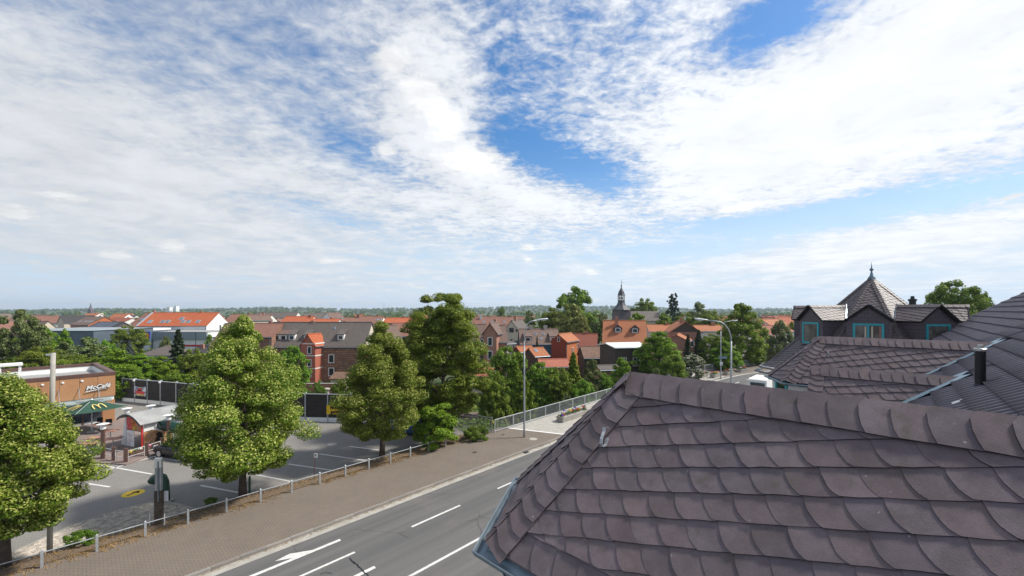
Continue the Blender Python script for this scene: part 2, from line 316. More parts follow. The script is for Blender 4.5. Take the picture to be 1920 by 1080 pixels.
# ------------------------------------------------------------------ mesh helpers
class MB:
    def __init__(s): s.v = []; s.f = []; s.mi = []
    def add(s, pts, faces, mi=0):
        o = len(s.v); s.v += [tuple(p) for p in pts]
        for f in faces: s.f.append(tuple(i+o for i in f)); s.mi.append(mi)
        return s
    def box(s, c, d, rz=0.0, mi=0, mtx=None):
        x, y, z = (d[0]/2, d[1]/2, d[2]/2)
        P = [Vector((a*x, b_*y, e*z)) for e in (-1, 1) for a, b_ in ((-1, -1), (1, -1), (1, 1), (-1, 1))]
        if mtx is not None: P = [mtx @ p for p in P]
        elif rz: m_ = Matrix.Rotation(rz, 3, 'Z'); P = [m_ @ p for p in P]
        P = [p+Vector(c) for p in P]
        return s.add(P, [(3, 2, 1, 0), (4, 5, 6, 7), (0, 1, 5, 4), (1, 2, 6, 5), (2, 3, 7, 6), (3, 0, 4, 7)], mi)
    def box2(s, lo, hi, mi=0): return s.box([(a+b_)/2 for a, b_ in zip(lo, hi)], [b_-a for a, b_ in zip(lo, hi)], 0, mi)
    def beam(s, p0, p1, w, h, up=(0, 0, 1), mi=0):
        p0, p1 = Vector(p0), Vector(p1); d = (p1-p0); L = d.length; d.normalize()
        u = Vector(up); sd_ = d.cross(u)
        if sd_.length < 1e-4: sd_ = d.cross(Vector((1, 0, 0)))
        sd_.normalize(); u = sd_.cross(d)
        m_ = Matrix((d, sd_, u)).transposed()
        return s.box((p0+p1)/2, (L, w, h), mtx=m_, mi=mi)
    def tube(s, p0, p1, r0, r1=None, n=8, mi=0, cap=True):
        r1 = r0 if r1 is None else r1
        p0, p1 = Vector(p0), Vector(p1); d = (p1-p0).normalized()
        a = d.orthogonal().normalized(); b_ = d.cross(a)
        P = []
        for p, r in ((p0, r0), (p1, r1)):
            for i in range(n):
                t = 2*math.pi*i/n; P.append(p+a*math.cos(t)*r+b_*math.sin(t)*r)
        fs = [(i, (i+1) % n, n+(i+1) % n, n+i) for i in range(n)]
        if cap: fs += [tuple(range(n-1, -1, -1)), tuple(range(n, 2*n))]
        return s.add(P, fs, mi)
    def path(s, pts, rr, n=8, mi=0):
        """tube through points with mitred rings"""
        pts = [Vector(p) for p in pts]; rr = rr if hasattr(rr, '__len__') else [rr]*len(pts)
        P = []; a = None
        for i, p in enumerate(pts):
            d = (pts[min(i+1, len(pts)-1)]-pts[max(i-1, 0)]).normalized()
            a = (d.orthogonal() if a is None else a-d*a.dot(d)).normalized(); b_ = d.cross(a)
            for k in range(n):
                t = 2*math.pi*k/n; P.append(p+(a*math.cos(t)+b_*math.sin(t))*rr[i])
        fs = [(j*n+i, j*n+(i+1) % n, (j+1)*n+(i+1) % n, (j+1)*n+i) for j in range(len(pts)-1) for i in range(n)]
        fs += [tuple(range(n-1, -1, -1)), tuple(range((len(pts)-1)*n, len(pts)*n))]
        return s.add(P, fs, mi)
    def lathe(s, prof, c=(0, 0, 0), n=12, mi=0):
        P = []
        for r, z in prof:
            for k in range(n):
                t = 2*math.pi*k/n; P.append((c[0]+r*math.cos(t), c[1]+r*math.sin(t), c[2]+z))
        m_ = len(prof)
        fs = [(j*n+i, j*n+(i+1) % n, (j+1)*n+(i+1) % n, (j+1)*n+i) for j in range(m_-1) for i in range(n)]
        fs += [tuple(range(n-1, -1, -1)), tuple(range((m_-1)*n, m_*n))]
        return s.add(P, fs, mi)
    def prism(s, poly, z0, z1, mi=0, fr=None):
        """extrude a 2-D polygon between two heights; fr maps (x, y, z) to space"""
        n = len(poly); fr = fr or (lambda x, y, z: (x, y, z))
        P = [fr(x, y, z0) for x, y in poly]+[fr(x, y, z1) for x, y in poly]
        return s.add(P, [tuple(range(n-1, -1, -1)), tuple(range(n, 2*n))]+[(i, (i+1) % n, n+(i+1) % n, n+i) for i in range(n)], mi)
    def build(s, name, mats, parent=None, loc=(0, 0, 0), rz=0, smooth=False, uv=True):
        me = bpy.data.meshes.new(name); me.from_pydata(s.v, [], s.f)
        mats = mats if isinstance(mats, (list, tuple)) else [mats]
        for m_ in mats: me.materials.append(M[m_] if isinstance(m_, str) else m_)
        if len(mats) > 1: me.polygons.foreach_set('material_index', s.mi)
        if uv: autouv(me)
        if smooth: me.polygons.foreach_set('use_smooth', [True]*len(me.polygons))
        me.update()
        o = bpy.data.objects.new(name, me); COL.objects.link(o)
        o.location = loc; o.rotation_euler = (0, 0, rz)
        if parent is not None: o.parent = parent
        return o
def autouv(me):
    l = me.uv_layers.new(name='uv'); d = l.data; V = me.vertices
    Z = Vector((0, 0, 1))
    for p in me.polygons:
        n = p.normal
        if abs(n.z) > .995: t, b_ = Vector((1, 0, 0)), Vector((0, 1, 0))
        else: t = Z.cross(n).normalized(); b_ = n.cross(t)
        for li, vi in zip(p.loop_indices, p.vertices):
            co = V[vi].co; d[li].uv = (co.dot(t), co.dot(b_))
def tag(o, label=None, cat=None, group=None, kind=None):
    if label: o['label'] = label
    if cat: o['category'] = cat
    if group: o['group'] = group
    if kind: o['kind'] = kind
    return o
def empty(name, label, cat, loc=(0, 0, 0), rz=0, group=None, kind=None):
    o = bpy.data.objects.new(name, None); COL.objects.link(o); o.location = loc; o.rotation_euler = (0, 0, rz)
    return tag(o, label, cat, group, kind)
def copy_tree(o, parent=None):
    c_ = o.copy(); COL.objects.link(c_)
    if parent is not None: c_.parent = parent
    for ch in list(o.children): copy_tree(ch, c_)
    return c_
def text_mesh(body, size, extrude, mat_, name, parent, loc, mtx, shear=0.0, bold=0.0):
    cu = bpy.data.curves.new(name, 'FONT'); cu.body = body; cu.size = size; cu.extrude = extrude; cu.shear = shear; cu.offset = bold
    cu.align_x = 'CENTER'; cu.align_y = 'CENTER'; cu.resolution_u = 3
    tmp = bpy.data.objects.new('tmp', cu); COL.objects.link(tmp)
    me = bpy.data.meshes.new_from_object(tmp.evaluated_get(bpy.context.evaluated_depsgraph_get()))
    bpy.data.objects.remove(tmp); bpy.data.curves.remove(cu)
    me.materials.clear(); me.materials.append(M[mat_])
    o = bpy.data.objects.new(name, me); COL.objects.link(o)
    if parent is not None: o.parent = parent
    o.matrix_local = Matrix.Translation(loc) @ mtx.to_4x4()
    return o
def X(px, Y): return (px-960)/F*Y
def Z(py, Y): return EYE-(py-HZ)*Y/F
def G(px, py, z=0.0):
    Y = F*(EYE-z)/(py-HZ); return Vector(((px-960)/F*Y, Y, z))
# street frame: t along the road, q to the right of it
B2 = Vector((.690, .724)); A2 = Vector((-.724, .690))
T0, QC = 62.0, 40.0
def S(t, q, z=0.0):
    if t <= T0: return Vector((B2.x*t-A2.x*q, B2.y*t-A2.y*q, z))
    r = QC-q; ph = (t-T0)/60.0
    c0 = S(T0, QC)
    return Vector((c0.x+A2.x*r*math.cos(ph)+B2.x*r*math.sin(ph), c0.y+A2.y*r*math.cos(ph)+B2.y*r*math.sin(ph), z))
def tq(x, y):
    t = B2.x*x+B2.y*y; q = -(A2.x*x+A2.y*y)
    if t > T0:
        c0 = S(T0, QC); vx, vy = x-c0.x, y-c0.y
        u, w = A2.x*vx+A2.y*vy, B2.x*vx+B2.y*vy
        r = math.hypot(u, w); ph = math.atan2(w, u)
        if 0 < ph < 1.5: return T0+60*ph, QC-r
    return t, q
def sst(a, b_, x):
    k = min(1, max(0, (x-a)/(b_-a))); return k*k*(3-2*k)
def cut(x, y): return (x+1.5)*.34+(y-35.5)*.94        # metres beyond the edge of the railway cutting
def ground_h(x, y):
    h = -4.2*sst(1.5, 7, cut(x, y))
    t, q = tq(x, y)
    k = max(sst(52, 62, t)*(1-sst(9, 20, abs(q+17.5))), sst(-8, 4, q) if t > 20 else 0)
    h *= 1-k
    d = math.hypot(x, y)
    if d > 900:
        azm = math.atan2(x, y)
        h += (13+20*math.exp(-((azm-.08)/.33)**2)+6*math.sin(azm*9)+4*math.sin(azm*23+1))*sst(1300, 3200, d)
    return h
# ------------------------------------------------------------------ slate roofs
def clip_poly(sub, clip):
    """Sutherland-Hodgman: sub (list of 2-D) by convex counter-clockwise clip"""
    out = sub
    for i in range(len(clip)):
        ax, ay = clip[i]; bx, by = clip[(i+1) % len(clip)]
        inp, out = out, []
        if not inp: return []
        def side(p): return (bx-ax)*(p[1]-ay)-(by-ay)*(p[0]-ax)
        for k in range(len(inp)):
            p, q = inp[k], inp[(k+1) % len(inp)]; sp, sq = side(p), side(q)
            if sp >= 0: out.append(p)
            if (sp >= 0) != (sq >= 0):
                u = sp/(sp-sq); out.append((p[0]+(q[0]-p[0])*u, p[1]+(q[1]-p[1])*u))
    r = []
    for p in out:
        if not r or math.hypot(p[0]-r[-1][0], p[1]-r[-1][1]) > 1e-4: r.append(p)
    if len(r) > 1 and math.hypot(r[0][0]-r[-1][0], r[0][1]-r[-1][1]) < 1e-4: r.pop()
    return r
def area(p): return abs(sum(p[i][0]*p[(i+1) % len(p)][1]-p[(i+1) % len(p)][0]*p[i][1] for i in range(len(p))))/2
class Face:
    """a roof plane: origin o, ux to the right seen from outside, uy up the slope"""
    def __init__(s, o, q1, q2):
        o, q1, q2 = Vector(o), Vector(q1), Vector(q2)
        s.o = o; s.ux = (q2-q1).normalized(); n = (q2-q1).cross(o-q1).normalized(); s.n = n; s.uy = n.cross(s.ux)
    def w(s, x, y, z=0): return s.o+s.ux*x+s.uy*y+s.n*z
    def loc(s, p): d = Vector(p)-s.o; return (d.dot(s.ux), d.dot(s.uy))
def solid(mb, face, poly, hfun, th, mi=0):
    n = len(poly)
    P = [face.w(x, y, hfun(x, y)-th) for x, y in poly]+[face.w(x, y, hfun(x, y)) for x, y in poly]
    mb.add(P, [tuple(range(n, 2*n))], mi); o_ = len(mb.v)-2*n
    for i in range(n): mb.f.append((o_+i, o_+(i+1) % n, o_+n+(i+1) % n, o_+n+i)); mb.mi.append(mi+1)
class OMB(MB):
    """mesh builder that stores points relative to an offset"""
    def __init__(s, off=(0, 0, 0)): super().__init__(); s.off = Vector(off)
    def add(s, pts, faces, mi=0): return super().add([Vector(p)-s.off for p in pts], faces, mi)
def slate_field(face, clip, ang, w, h, off, parent, m_, rng, joined=None, z0=.004, rag=.006, name='slate', left=True, th=.011, row0=0.0):
    ca, sa = math.cos(ang), math.sin(ang)
    rc = [(x*ca+y*sa, -x*sa+y*ca) for x, y in clip]
    xs = [p[0] for p in rc]; ys = [p[1] for p in rc]
    H = h*1.33
    j0 = int(math.floor((min(ys)-H)/h)); j1 = int(math.ceil(max(ys)/h))
    cnt = 0
    for j in range(j0, j1+1):
        y0 = j*h+row0*h; ph = ((-.40*j) % 1.0)*w+rng.uniform(-.02, .02)*w
        x = min(xs)-w*1.5+ph
        while x < max(xs)+w*.3:
            ww = w; xj = rng.uniform(-.045, .045)*w; x += xj; W_ = ww+w*.36
            g = lambda: rng.uniform(-rag, rag)
            o_ = [(W_, g()), (W_, H), (-.01*w, H), (0+g()*.5, h*.98), (.0+g()*.5, h*.78), (.03*w+g()*.5, h*.55), (.09*w+g()*.5, h*.34), (.17*w+g()*.5, h*.17), (.27*w+g()*.5, h*.05), (.34*w, g()), (.75*w, g())]
            tx, ty = rng.uniform(-.002, .002), rng.uniform(-.003, .003)
            pf = []
            for px_, py_ in o_: pf.append(((x+px_)*ca-(y0+py_)*sa, (x+px_)*sa+(y0+py_)*ca))
            pf = clip_poly(pf, clip)
            if len(pf) > 2 and area(pf) > w*h*.03:
                def hf(fx, fy, x=x, y0=y0, tx=tx, ty=ty):
                    lx, ly = fx*ca+fy*sa-x, -fx*sa+fy*ca-y0
                    return z0+th+(.017+ty)*(1-ly/H)+(.008+tx)*(1-lx/W_)
                mb = joined if joined is not None else OMB(off)
                solid(mb, face, pf, hf, th)
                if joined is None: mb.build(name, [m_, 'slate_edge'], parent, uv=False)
                cnt += 1
            x += ww-xj
    return cnt
def ridge_caps(face, x0, x1, pitch, hh, off, parent, m_, rng, joined=None, up=.02, lean=.30, th=.008, skew=0.0):
    x = x0; k = 0
    while x < x1:
        p = pitch*rng.uniform(.93, 1.07); W_ = p*1.32; l = lean*pitch; y = lambda f: -hh*f+rng.uniform(-.005, .005)
        o_ = [(x+l, y(1)), (x+l+min(W_, x1-x+.02), y(1)), (x+min(W_, x1-x+.02)+l*.9, up), (x+.24*pitch, up), (x+.05*pitch, up-.22*hh), (x+l*.28, -hh*.5), (x+l*.66+rng.uniform(-.008, .008), -hh*.8)]
        t_ = rng.uniform(-.003, .003)
        hf = lambda fx, fy, x=x: .040+t_+.016*max(0, 1-(fx-x)/W_)-.012*(fy/hh)*.5
        mb = joined if joined is not None else OMB(off)
        solid(mb, face, o_, hf, th)
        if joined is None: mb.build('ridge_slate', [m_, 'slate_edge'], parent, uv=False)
        x += p; k += 1
def hip_caps(face, p_low, p_top, inward, width, pitch, off, parent, m_, rng, joined=None, th=.008, depth=.08, name='hip_slate'):
    """chevron-ended slates lapping up a hip; inward = +1 when the face lies right of the hip looking up"""
    p0, p1 = Vector(p_low), Vector(p_top); d = (p1-p0); L = d.length; d.normalize(); nv = Vector((d.y, -d.x))*inward
    e = 0.0
    while e < L-.02:
        H = pitch*1.45; top = min(e+H, L+.02)
        pts = [(-.03, e), (width*.22, e-depth*.55), (width*.55, e-depth), (width*.98, e-depth*.80), (width, top), (-.03, top)]
        pts = [(n_, max(ee, 0) if e < .01 else ee) for n_, ee in pts]
        pf = [tuple(p0+d*ee+nv*(n_+rng.uniform(-.004, .004))) for n_, ee in pts]
        if inward < 0: pf = pf[::-1]
        t_ = rng.uniform(-.003, .003)
        def hf(fx, fy, e=e):
            ee = (Vector((fx, fy))-p0).dot(d)-e
            return .034+t_+.017*(1-ee/H)
        mb = joined if joined is not None else OMB(off)
        solid(mb, face, pf, hf, th)
        if joined is None: mb.build(name, [m_, 'slate_edge'], parent, uv=False)
        e += pitch*rng.uniform(.95, 1.05)
def gutter(off, pts, r, name='gutter', parent=None):
    """half-round open gutter along a polyline with a rolled rim and brackets"""
    mb = OMB(off); n = 9; pts = [Vector(p) for p in pts]; rows = []
    for i, p in enumerate(pts):
        d0 = (pts[i]-pts[i-1]) if i else (pts[1]-pts[0]); d1 = (pts[i+1]-pts[i]) if i < len(pts)-1 else d0
        d = (d0.normalized()+d1.normalized()).normalized(); sd_ = d.cross(Vector((0, 0, 1))).normalized(); k = 1/max(.5, d.dot(d1.normalized()))
        row = []
        for rr in (r, r-.012):
            for q_ in range(n):
                t = math.pi*q_/(n-1)
                row.append(p+sd_*math.cos(t)*rr*k-Vector((0, 0, 1))*math.sin(t)*rr)
        rows.append(row)
    P = [p for row in rows for p in row]; N = 2*n; fs = []
    for i in range(len(rows)-1):
        for q_ in range(n-1):
            a = i*N+q_; fs += [(a, a+1, a+N+1, a+N), (a+n, a+n+N, a+n+N+1, a+n+1)]
        for q_ in (0, n-1): a = i*N+q_; fs.append((a, a+N, a+N+n, a+n))
    mb.add(P, fs)
    for q_ in (0, n-1): mb.path([rows[i][q_]+Vector((0, 0, .004)) for i in range(len(rows))], .011, 6)
    o = mb.build(name, 'zinc', parent)
    for i in range(len(pts)-1):
        L = (pts[i+1]-pts[i]).length; d = (pts[i+1]-pts[i]).normalized(); sd_ = d.cross(Vector((0, 0, 1))).normalized()
        for k in range(1, max(2, int(L/.7))+1):
            p = pts[i]+d*(L*(k-.5)/max(2, int(L/.7)))
            mb = OMB(off); mb.path([p+sd_*math.cos(t)*(r+.006)-Vector((0, 0, 1))*math.sin(t)*(r+.006) for t in [math.pi*j/8 for j in range(9)]], .010, 5); mb.build('gutter_bracket', 'zinc', o)
    return o

A3, B3, UP = Vector((*A2, 0)), Vector((*B2, 0)), Vector((0, 0, 1))
TZ0, TK = EYE-1.97, .68             # main roof plane: height TZ0 + TK*q
def hipwing(name, label, O, w, rise, row_ang, sw, sh, hexa=True, seed=1, cap=.28, white=False):
    rng = random.Random(seed)
    O = Vector(O); qO = -(A3.dot(O)); L = (O.z-TZ0)/TK-qO
    ze = O.z-rise
    C = O-B3*w+A3*(.577*w if hexa else 0)-UP*rise
    D = O+A3*1.155*w-UP*rise
    C2 = O+B3*w+A3*(.577*w if hexa else 0)-UP*rise; D2 = D
    qC = -(A3.dot(C)); sV = (ze-TZ0)/TK-qC
    V = C-A3*max(sV, .2); V2 = C2-A3*max(sV, .2); E = O-A3*L
    base = Vector((O.x, O.y, 0)); root = empty(name, label, 'roof wing', base, group=None)
    # roof boarding under the slates
    mb = OMB(base)
    def deck(*ps):
        ps = [Vector(p) for p in ps]; n = (ps[1]-ps[0]).cross(ps[2]-ps[0]).normalized(); k = len(ps)
        P = [p-n*.03 for p in ps]+[p-n*.004 for p in ps]
        mb.add(P, [tuple(range(k-1, -1, -1)), tuple(range(k, 2*k))]+[(i, (i+1) % k, k+(i+1) % k, k+i) for i in range(k)])
    deck(C, V, E, O)
    deck(V2, C2, O, E)
    if hexa: deck(D, C, O); deck(C2, D, O)
    roof = mb.build('roof', 'roof_deck', root)
    # near side
    fa = Face(O, C, V)
    lc, lv, le = fa.loc(C), fa.loc(V), fa.loc(E)
    sl = lc[1]
    hd = Vector((0-lc[0], 0-lc[1])).normalized()
    inx = Vector((hd.y, -hd.x))*(cap-.05)
    c_in = (lc[0]+inx.x/max(.3, hd.y) if not hexa else lc[0]+(cap-.05)/hd.y, sl+.0)
    t_in = (c_in[0]-lc[0], 0)
    rh = cap*1.0
    ex = le[0]-.02
    vx = (le[0]-lv[0])/(le[1]-lv[1])
    eave = sh*1.0
    eh = sh*1.18; kx = lambda y: c_in[0]*(y/sl)+t_in[0]*(1-y/sl); kr = lambda y: lv[0]-.06+(le[0]-lv[0])*(y-sl)/(-sl)
    clipA = [(kx(sl+eh), sl+eh), (kr(sl+eh), sl+eh), (le[0]-.06, -.05), (t_in[0], -.05)]
    fe = Face(fa.o, fa.o+fa.ux*-1+fa.uy*-1, fa.o+fa.ux-fa.uy)
    slate_field(fa, [(kx(sl-.03), sl-.03), (kr(sl-.03), sl-.03), (kr(sl+eh+.01), sl+eh+.01), (kx(sl+eh+.01), sl+eh+.01)], 0, sw*1.1, eh*1.04, base, roof, 'slate', rng, z0=-.004, row0=((sl-.02)/(eh*1.04))%1, name='eave_slate')
    slate_field(fa, clipA, row_ang, sw, sh, base, roof, 'slate', rng)
    ridge_caps(fa, -.02, ex-.12, sw*.86, rh, base, roof, 'slate', rng)
    if hexa:
        hip_caps(fa, lc, (0, .0), 1, cap, sw*.80, base, roof, 'slate', rng, depth=sw*.40)
        fb = Face(O, D, C); ld, lc2 = fb.loc(D), fb.loc(C)
        clipB = [(ld[0]+.05, ld[1]-.03), (lc2[0]-.05, lc2[1]-.03), (0, 0)]
        slate_field(fb, clipB, row_ang*.8, sw, sh, base, roof, 'slate', rng)
        hip_caps(fb, lc2, (0, 0), -1, cap*.8, sw*.8, base, roof, 'slate', rng, depth=sw*.3)
        hip_caps(fb, ld, (0, 0), 1, cap*.8, sw*.8, base, roof, 'slate', rng, depth=sw*.3)
        fc = Face(O, C2, D); lq, ldd = fc.loc(C2), fc.loc(D)
        j = OMB(base)
        slate_field(fc, [(lq[0], lq[1]-.03), (ldd[0], ldd[1]-.03), (0, 0)], .2, sw, sh, base, roof, 'slate', rng, joined=j)
        hip_caps(fc, ldd, (0, 0), -1, cap*.8, sw*.8, base, roof, 'slate', rng, joined=j)
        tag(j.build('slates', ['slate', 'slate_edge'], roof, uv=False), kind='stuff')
    else:
        hip_caps(fa, lc, (0, 0), 1, cap, sw*.80, base, roof, 'slate', rng, depth=sw*.40, name='verge_slate')
    fd = Face(O, V2, C2); j = OMB(base)
    a_, b_ = fd.loc(V2), fd.loc(C2); e_ = fd.loc(E)
    slate_field(fd, [(a_[0], a_[1]-.03), (b_[0], b_[1]-.03), (0, 0), (e_[0], 0)], .2, sw, sh, base, roof, 'slate', rng, joined=j)
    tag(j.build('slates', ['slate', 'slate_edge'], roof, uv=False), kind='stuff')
    # lead valley where the wing runs into the tiles
    mb = OMB(base); n = Vector((-TK*-A3.x, -TK*-A3.y, 1)).normalized()
    for v_ in ([V, V2] if sV > .2 else []):
        d = (E-v_); sd_ = d.cross(n).normalized()*(.30 if v_ is V else -.30)
        P = [v_-sd_*.3, E-sd_*.3, E+sd_, v_+sd_]; P = [p+n*.085 for p in P]
        mb.add(P+[p-n*.01 for p in P], [(0, 1, 2, 3), (7, 6, 5, 4), (0, 4, 5, 1), (1, 5, 6, 2), (2, 6, 7, 3), (3, 7, 4, 0)])
    if mb.v: mb.build('valley_flashing', 'lead', root)
    # gutter along the eaves
    g = .075
    out = lambda p, dv: p+dv*g-UP*.05
    nC1 = (-B3).normalized()
    if hexa:
        n1 = (-B3*.5+A3*.866)
        cc = C+(-B3*.866+A3*.5)*(g/.866)-UP*.05; ddp = D+A3*(g/.866)-UP*.05; c2 = C2+(B3*.866+A3*.5)*(g/.866)-UP*.05
        gutter(base, [V-B3*g-UP*.05, cc, ddp, c2, V2+B3*g-UP*.05], .045 if white else .07, parent=root)
    else: gutter(base, [V-B3*g-UP*.05, C-B3*g-UP*.05+A3*.05], .07, parent=root)
    # walls down to the ground
    k = .93 if white else .80
    back = -A3*(L+.6)
    cen = O
    poly = [C+(cen-C)*0, D, C2] if hexa else [C, C2]
    fp = [Vector((p.x, p.y)) for p in poly]; c2d = Vector((O.x, O.y))
    fp = [c2d+(p-c2d)*k for p in fp]
    b1 = Vector((O.x, O.y))-B2*w*k-A2*(L+2.2); b2_ = Vector((O.x, O.y))+B2*w*k-A2*(L+2.2)
    foot = [tuple(b1)]+[tuple(p) for p in fp]+[tuple(b2_)]
    mb = OMB(base); mb.prism(foot[::-1], -.3, ze-.06)
    wall = mb.build('wall', 'white_wall' if white else 'slate_wall', root)
    # boxed eaves
    ev = [Vector((p.x, p.y)) for p in ([V, C, D, C2, V2] if hexa else [V, C, C2, V2])]
    ev = [c2d+(p-c2d)*.985 for p in ev]
    mb = OMB(base); mb.prism([tuple(p) for p in ev][::-1], ze-.10, ze-.062); mb.build('eaves_board', 'brown_trim' if not white else 'white', root)
    return root, dict(O=O, C=C, D=D, C2=C2, V=V, E=E, L=L, w=w, rise=rise, ze=ze, base=base, k=k)
WINGS = []
r1, w1 = hipwing('slate_roof_wing', 'closest roof wing of large purple slates with steel hook and wide gutter corner', (1.391, 4.70, EYE-.755), 1.476, 1.68, R(16), .235, .222, True, 3, .29)
r2, w2 = hipwing('slate_roof_wing', 'small low slate roof wing beside the black flue, between two larger slate roofs', (7.05, 9.52, EYE-1.34), .95, 1.05, R(12), .20, .19, False, 5, .25)
r3, w3 = hipwing('slate_roof_wing', 'hipped slate roof wing with turquoise window under its eaves in front of the tower', (9.007, 11.86, EYE-.80), 1.111, 1.22, R(15.3), .185, .188, True, 9, .26, white=True)
WINGS = [w1, w2, w3]
# roof hook on the nearest slates
fa = Face(w1['O'], w1['C'], w1['V'])
hk = empty('roof_hook', 'curled galvanised steel hook screwed to the closest slate roof', 'roof hook', fa.w(.023, -.87, .05))
mb = OMB(hk.location)
prof = [(0, .05, .045), (0, -.02, .045), (0, -.055, .055), (-.003, -.072, .085), (-.008, -.06, .12), (-.012, -.02, .135), (-.02, .03, .13), (-.028, .08, .115), (-.04, .12, .125)]
for i in range(len(prof)-1):
    a, b_ = prof[i], prof[i+1]
    mb.beam(fa.w(.023+a[0], -.87+a[1], a[2]), fa.w(.023+b_[0], -.87+b_[1], b_[2]), .030, .007, up=fa.n if abs(b_[1]-a[1]) > abs(b_[2]-a[2]) else fa.uy)
mb.build('hook_strap', 'galv', hk)
mb = OMB(hk.location); mb.tube(fa.w(.023, -.855, .04), fa.w(.023, -.855, .062), .012, n=8); mb.tube(fa.w(.03, -.89, .07), fa.w(.055, -.89, .07), .012, n=8); mb.build('screw', 'steel', hk)
# small hook on the far wing
fc_ = Face(w3['O'], w3['C'], w3['V'])
hk2 = empty('roof_hook', 'small steel hook standing on the slates of the hipped wing before the tower', 'roof hook', fc_.w(.24, -.62, .04))
mb = OMB(hk2.location); mb.beam(fc_.w(.24, -.68, .045), fc_.w(.24, -.58, .045), .03, .006, up=fc_.n); mb.beam(fc_.w(.24, -.66, .045), fc_.w(.24, -.63, .12), .03, .006, up=fc_.uy); mb.beam(fc_.w(.24, -.63, .12), fc_.w(.24, -.56, .13), .03, .006, up=fc_.n)
mb.build('hook_strap', 'galv', hk2)
# window and wall piers under the hipped wing
def window_on(parent, base, p0, p1, z0, z1, n_out, frame='turq', glass='glass', fw=.07, mull=1, name='window', th=.06):
    """framed window between wall points p0-p1 (left to right from outside)"""
    p0, p1, n_out = Vector(p0), Vector(p1), Vector(n_out); d = (p1-p0); L = d.length; d.normalize()
    mb = OMB(base)
    def bar(a, b_, za, zb, o=.0, mi=0): 
        c = p0+d*(a+b_)/2+n_out*(o+th/2-.02)+UP*(za+zb)/2; c.z = (za+zb)/2
        mb.box(c, (b_-a, th, zb-za), math.atan2(d.y, d.x), mi)
    bar(0, L, z0, z0+fw); bar(0, L, z1-fw, z1); bar(0, fw, z0+fw, z1-fw); bar(L-fw, L, z0+fw, z1-fw)
    for k in range(1, mull): bar(L*k/mull-fw*.4, L*k/mull+fw*.4, z0+fw, z1-fw)
    f_ = mb.build(name, frame, parent)
    mb = OMB(base); c = p0+d*L/2+n_out*.012; c.z = (z0+z1)/2; mb.box(c, (L-fw*1.2, .012, z1-z0-fw*1.2), math.atan2(d.y, d.x)); mb.build('pane', glass, f_)
    return f_
def lerp(a, b_, u): return a+(b_-a)*u
k = w3['k']; O2 = Vector((w3['O'].x, w3['O'].y, 0)); Cw = O2+(Vector((w3['C'].x, w3['C'].y, 0))-O2)*k; Dw = O2+(Vector((w3['D'].x, w3['D'].y, 0))-O2)*k
n1 = (-B3*.866*.577+A3*.866).normalized(); n1 = (Dw-Cw).cross(UP).normalized(); n1 = n1 if n1.dot(Cw-O2) > 0 else -n1
window_on(r3, w3['base'], lerp(Dw, Cw, .25), lerp(Dw, Cw, .97), w3['ze']-1.25, w3['ze']-.03, n1, fw=.12)
Vw = Cw-A3*1.6
window_on(r3, w3['base'], Cw-A3*.25, Cw-A3*1.35, w3['ze']-1.15, w3['ze']-.25, -B3, 'brown_trim')
# ------------------------------------------------------------------ main tiled roof of the hotel
mr = empty('hotel_building', 'big hotel roof of dark glossy ribbed tiles sloping to the street', 'building', (*(B2*14-A2*3), 0))
off = mr.location.copy()
def rp(t, q, h=0.0):
    n = Vector((A3.x*TK, A3.y*TK, 1)).normalized()
    return Vector((B2.x*t-A2.x*q, B2.y*t-A2.y*q, TZ0+TK*q))+n*h
T_A, T_E, Q_E, Q_R = 2.2, 28.0, -1.6, 4.28
mb = OMB(off)
ps = [rp(T_A, Q_E), rp(T_E, Q_E), rp(T_E, Q_R), rp(T_A, Q_R)]
far_ = lambda t: Vector((B2.x*t-A2.x*10.2, B2.y*t-A2.y*10.2, TZ0+TK*Q_E))
mb.add([p-UP*.02 for p in ps]+[far_(T_A), far_(T_E)], [(0, 3, 2, 1), (3, 4, 5, 2), (0, 1, 5, 4), (0, 4, 3), (1, 2, 5)])
mroof = mb.build('roof', 'roof_deck', mr)
mb = OMB(off)
q2 = [S(T_A, Q_E+.5), S(T_E-.15, Q_E+.5), S(T_E-.15, 9.7), S(T_A, 9.7)]
mb.prism([(p.x, p.y) for p in q2][::-1], -.3, TZ0+TK*Q_E-.05); mb.build('wall', 'white_wall', mr)
TW, TH = .2, .281/math.cos(math.atan(TK))
def tile_geo():
    xs = [0, .022, .045, .085, .125, .158, .18, .2]; zs = [-.012, -.008, .030, .058, .058, .030, -.008, -.012]
    P = []; n = len(xs)
    for y, dz_ in ((0, .048), (TH*1.12, .0)):
        for x, z in zip(xs, zs): P.append((x, y, z+dz_))
    for x, z in zip(xs, zs): P.append((x, .0, z+.048-.040))
    fs = [(i, i+1, n+i+1, n+i) for i in range(n-1)]+[(2*n+i, 2*n+i+1, i+1, i) for i in range(n-1)]
    return P, fs
tp, tf = tile_geo()
tm = bpy.data.meshes.new('roof_tile'); tm.from_pydata(tp, [], tf); tm.materials.append(M['pantile'])
for p in tm.polygons: p.use_smooth = p.index < 7
uxt = B3*-1.0                                                 # right of the slope seen from the street is -t
nT = Vector((A3.x*TK, A3.y*TK, 1)).normalized(); uyT = (-A3+UP*TK).normalized()
TM = Matrix((uxt, uyT, uxt.cross(uyT))).transposed()
def under_wing(P, marg):
    for w in WINGS:
        d = Vector(P)-w['O']; al = -(A3.dot(d)); ac = abs(B3.dot(d))
        if al > -1.2*w['w'] and w['O'].z-ac*w['rise']/w['w']+marg > P.z and ac < w['w']+.1: return True
    return False
spots = []
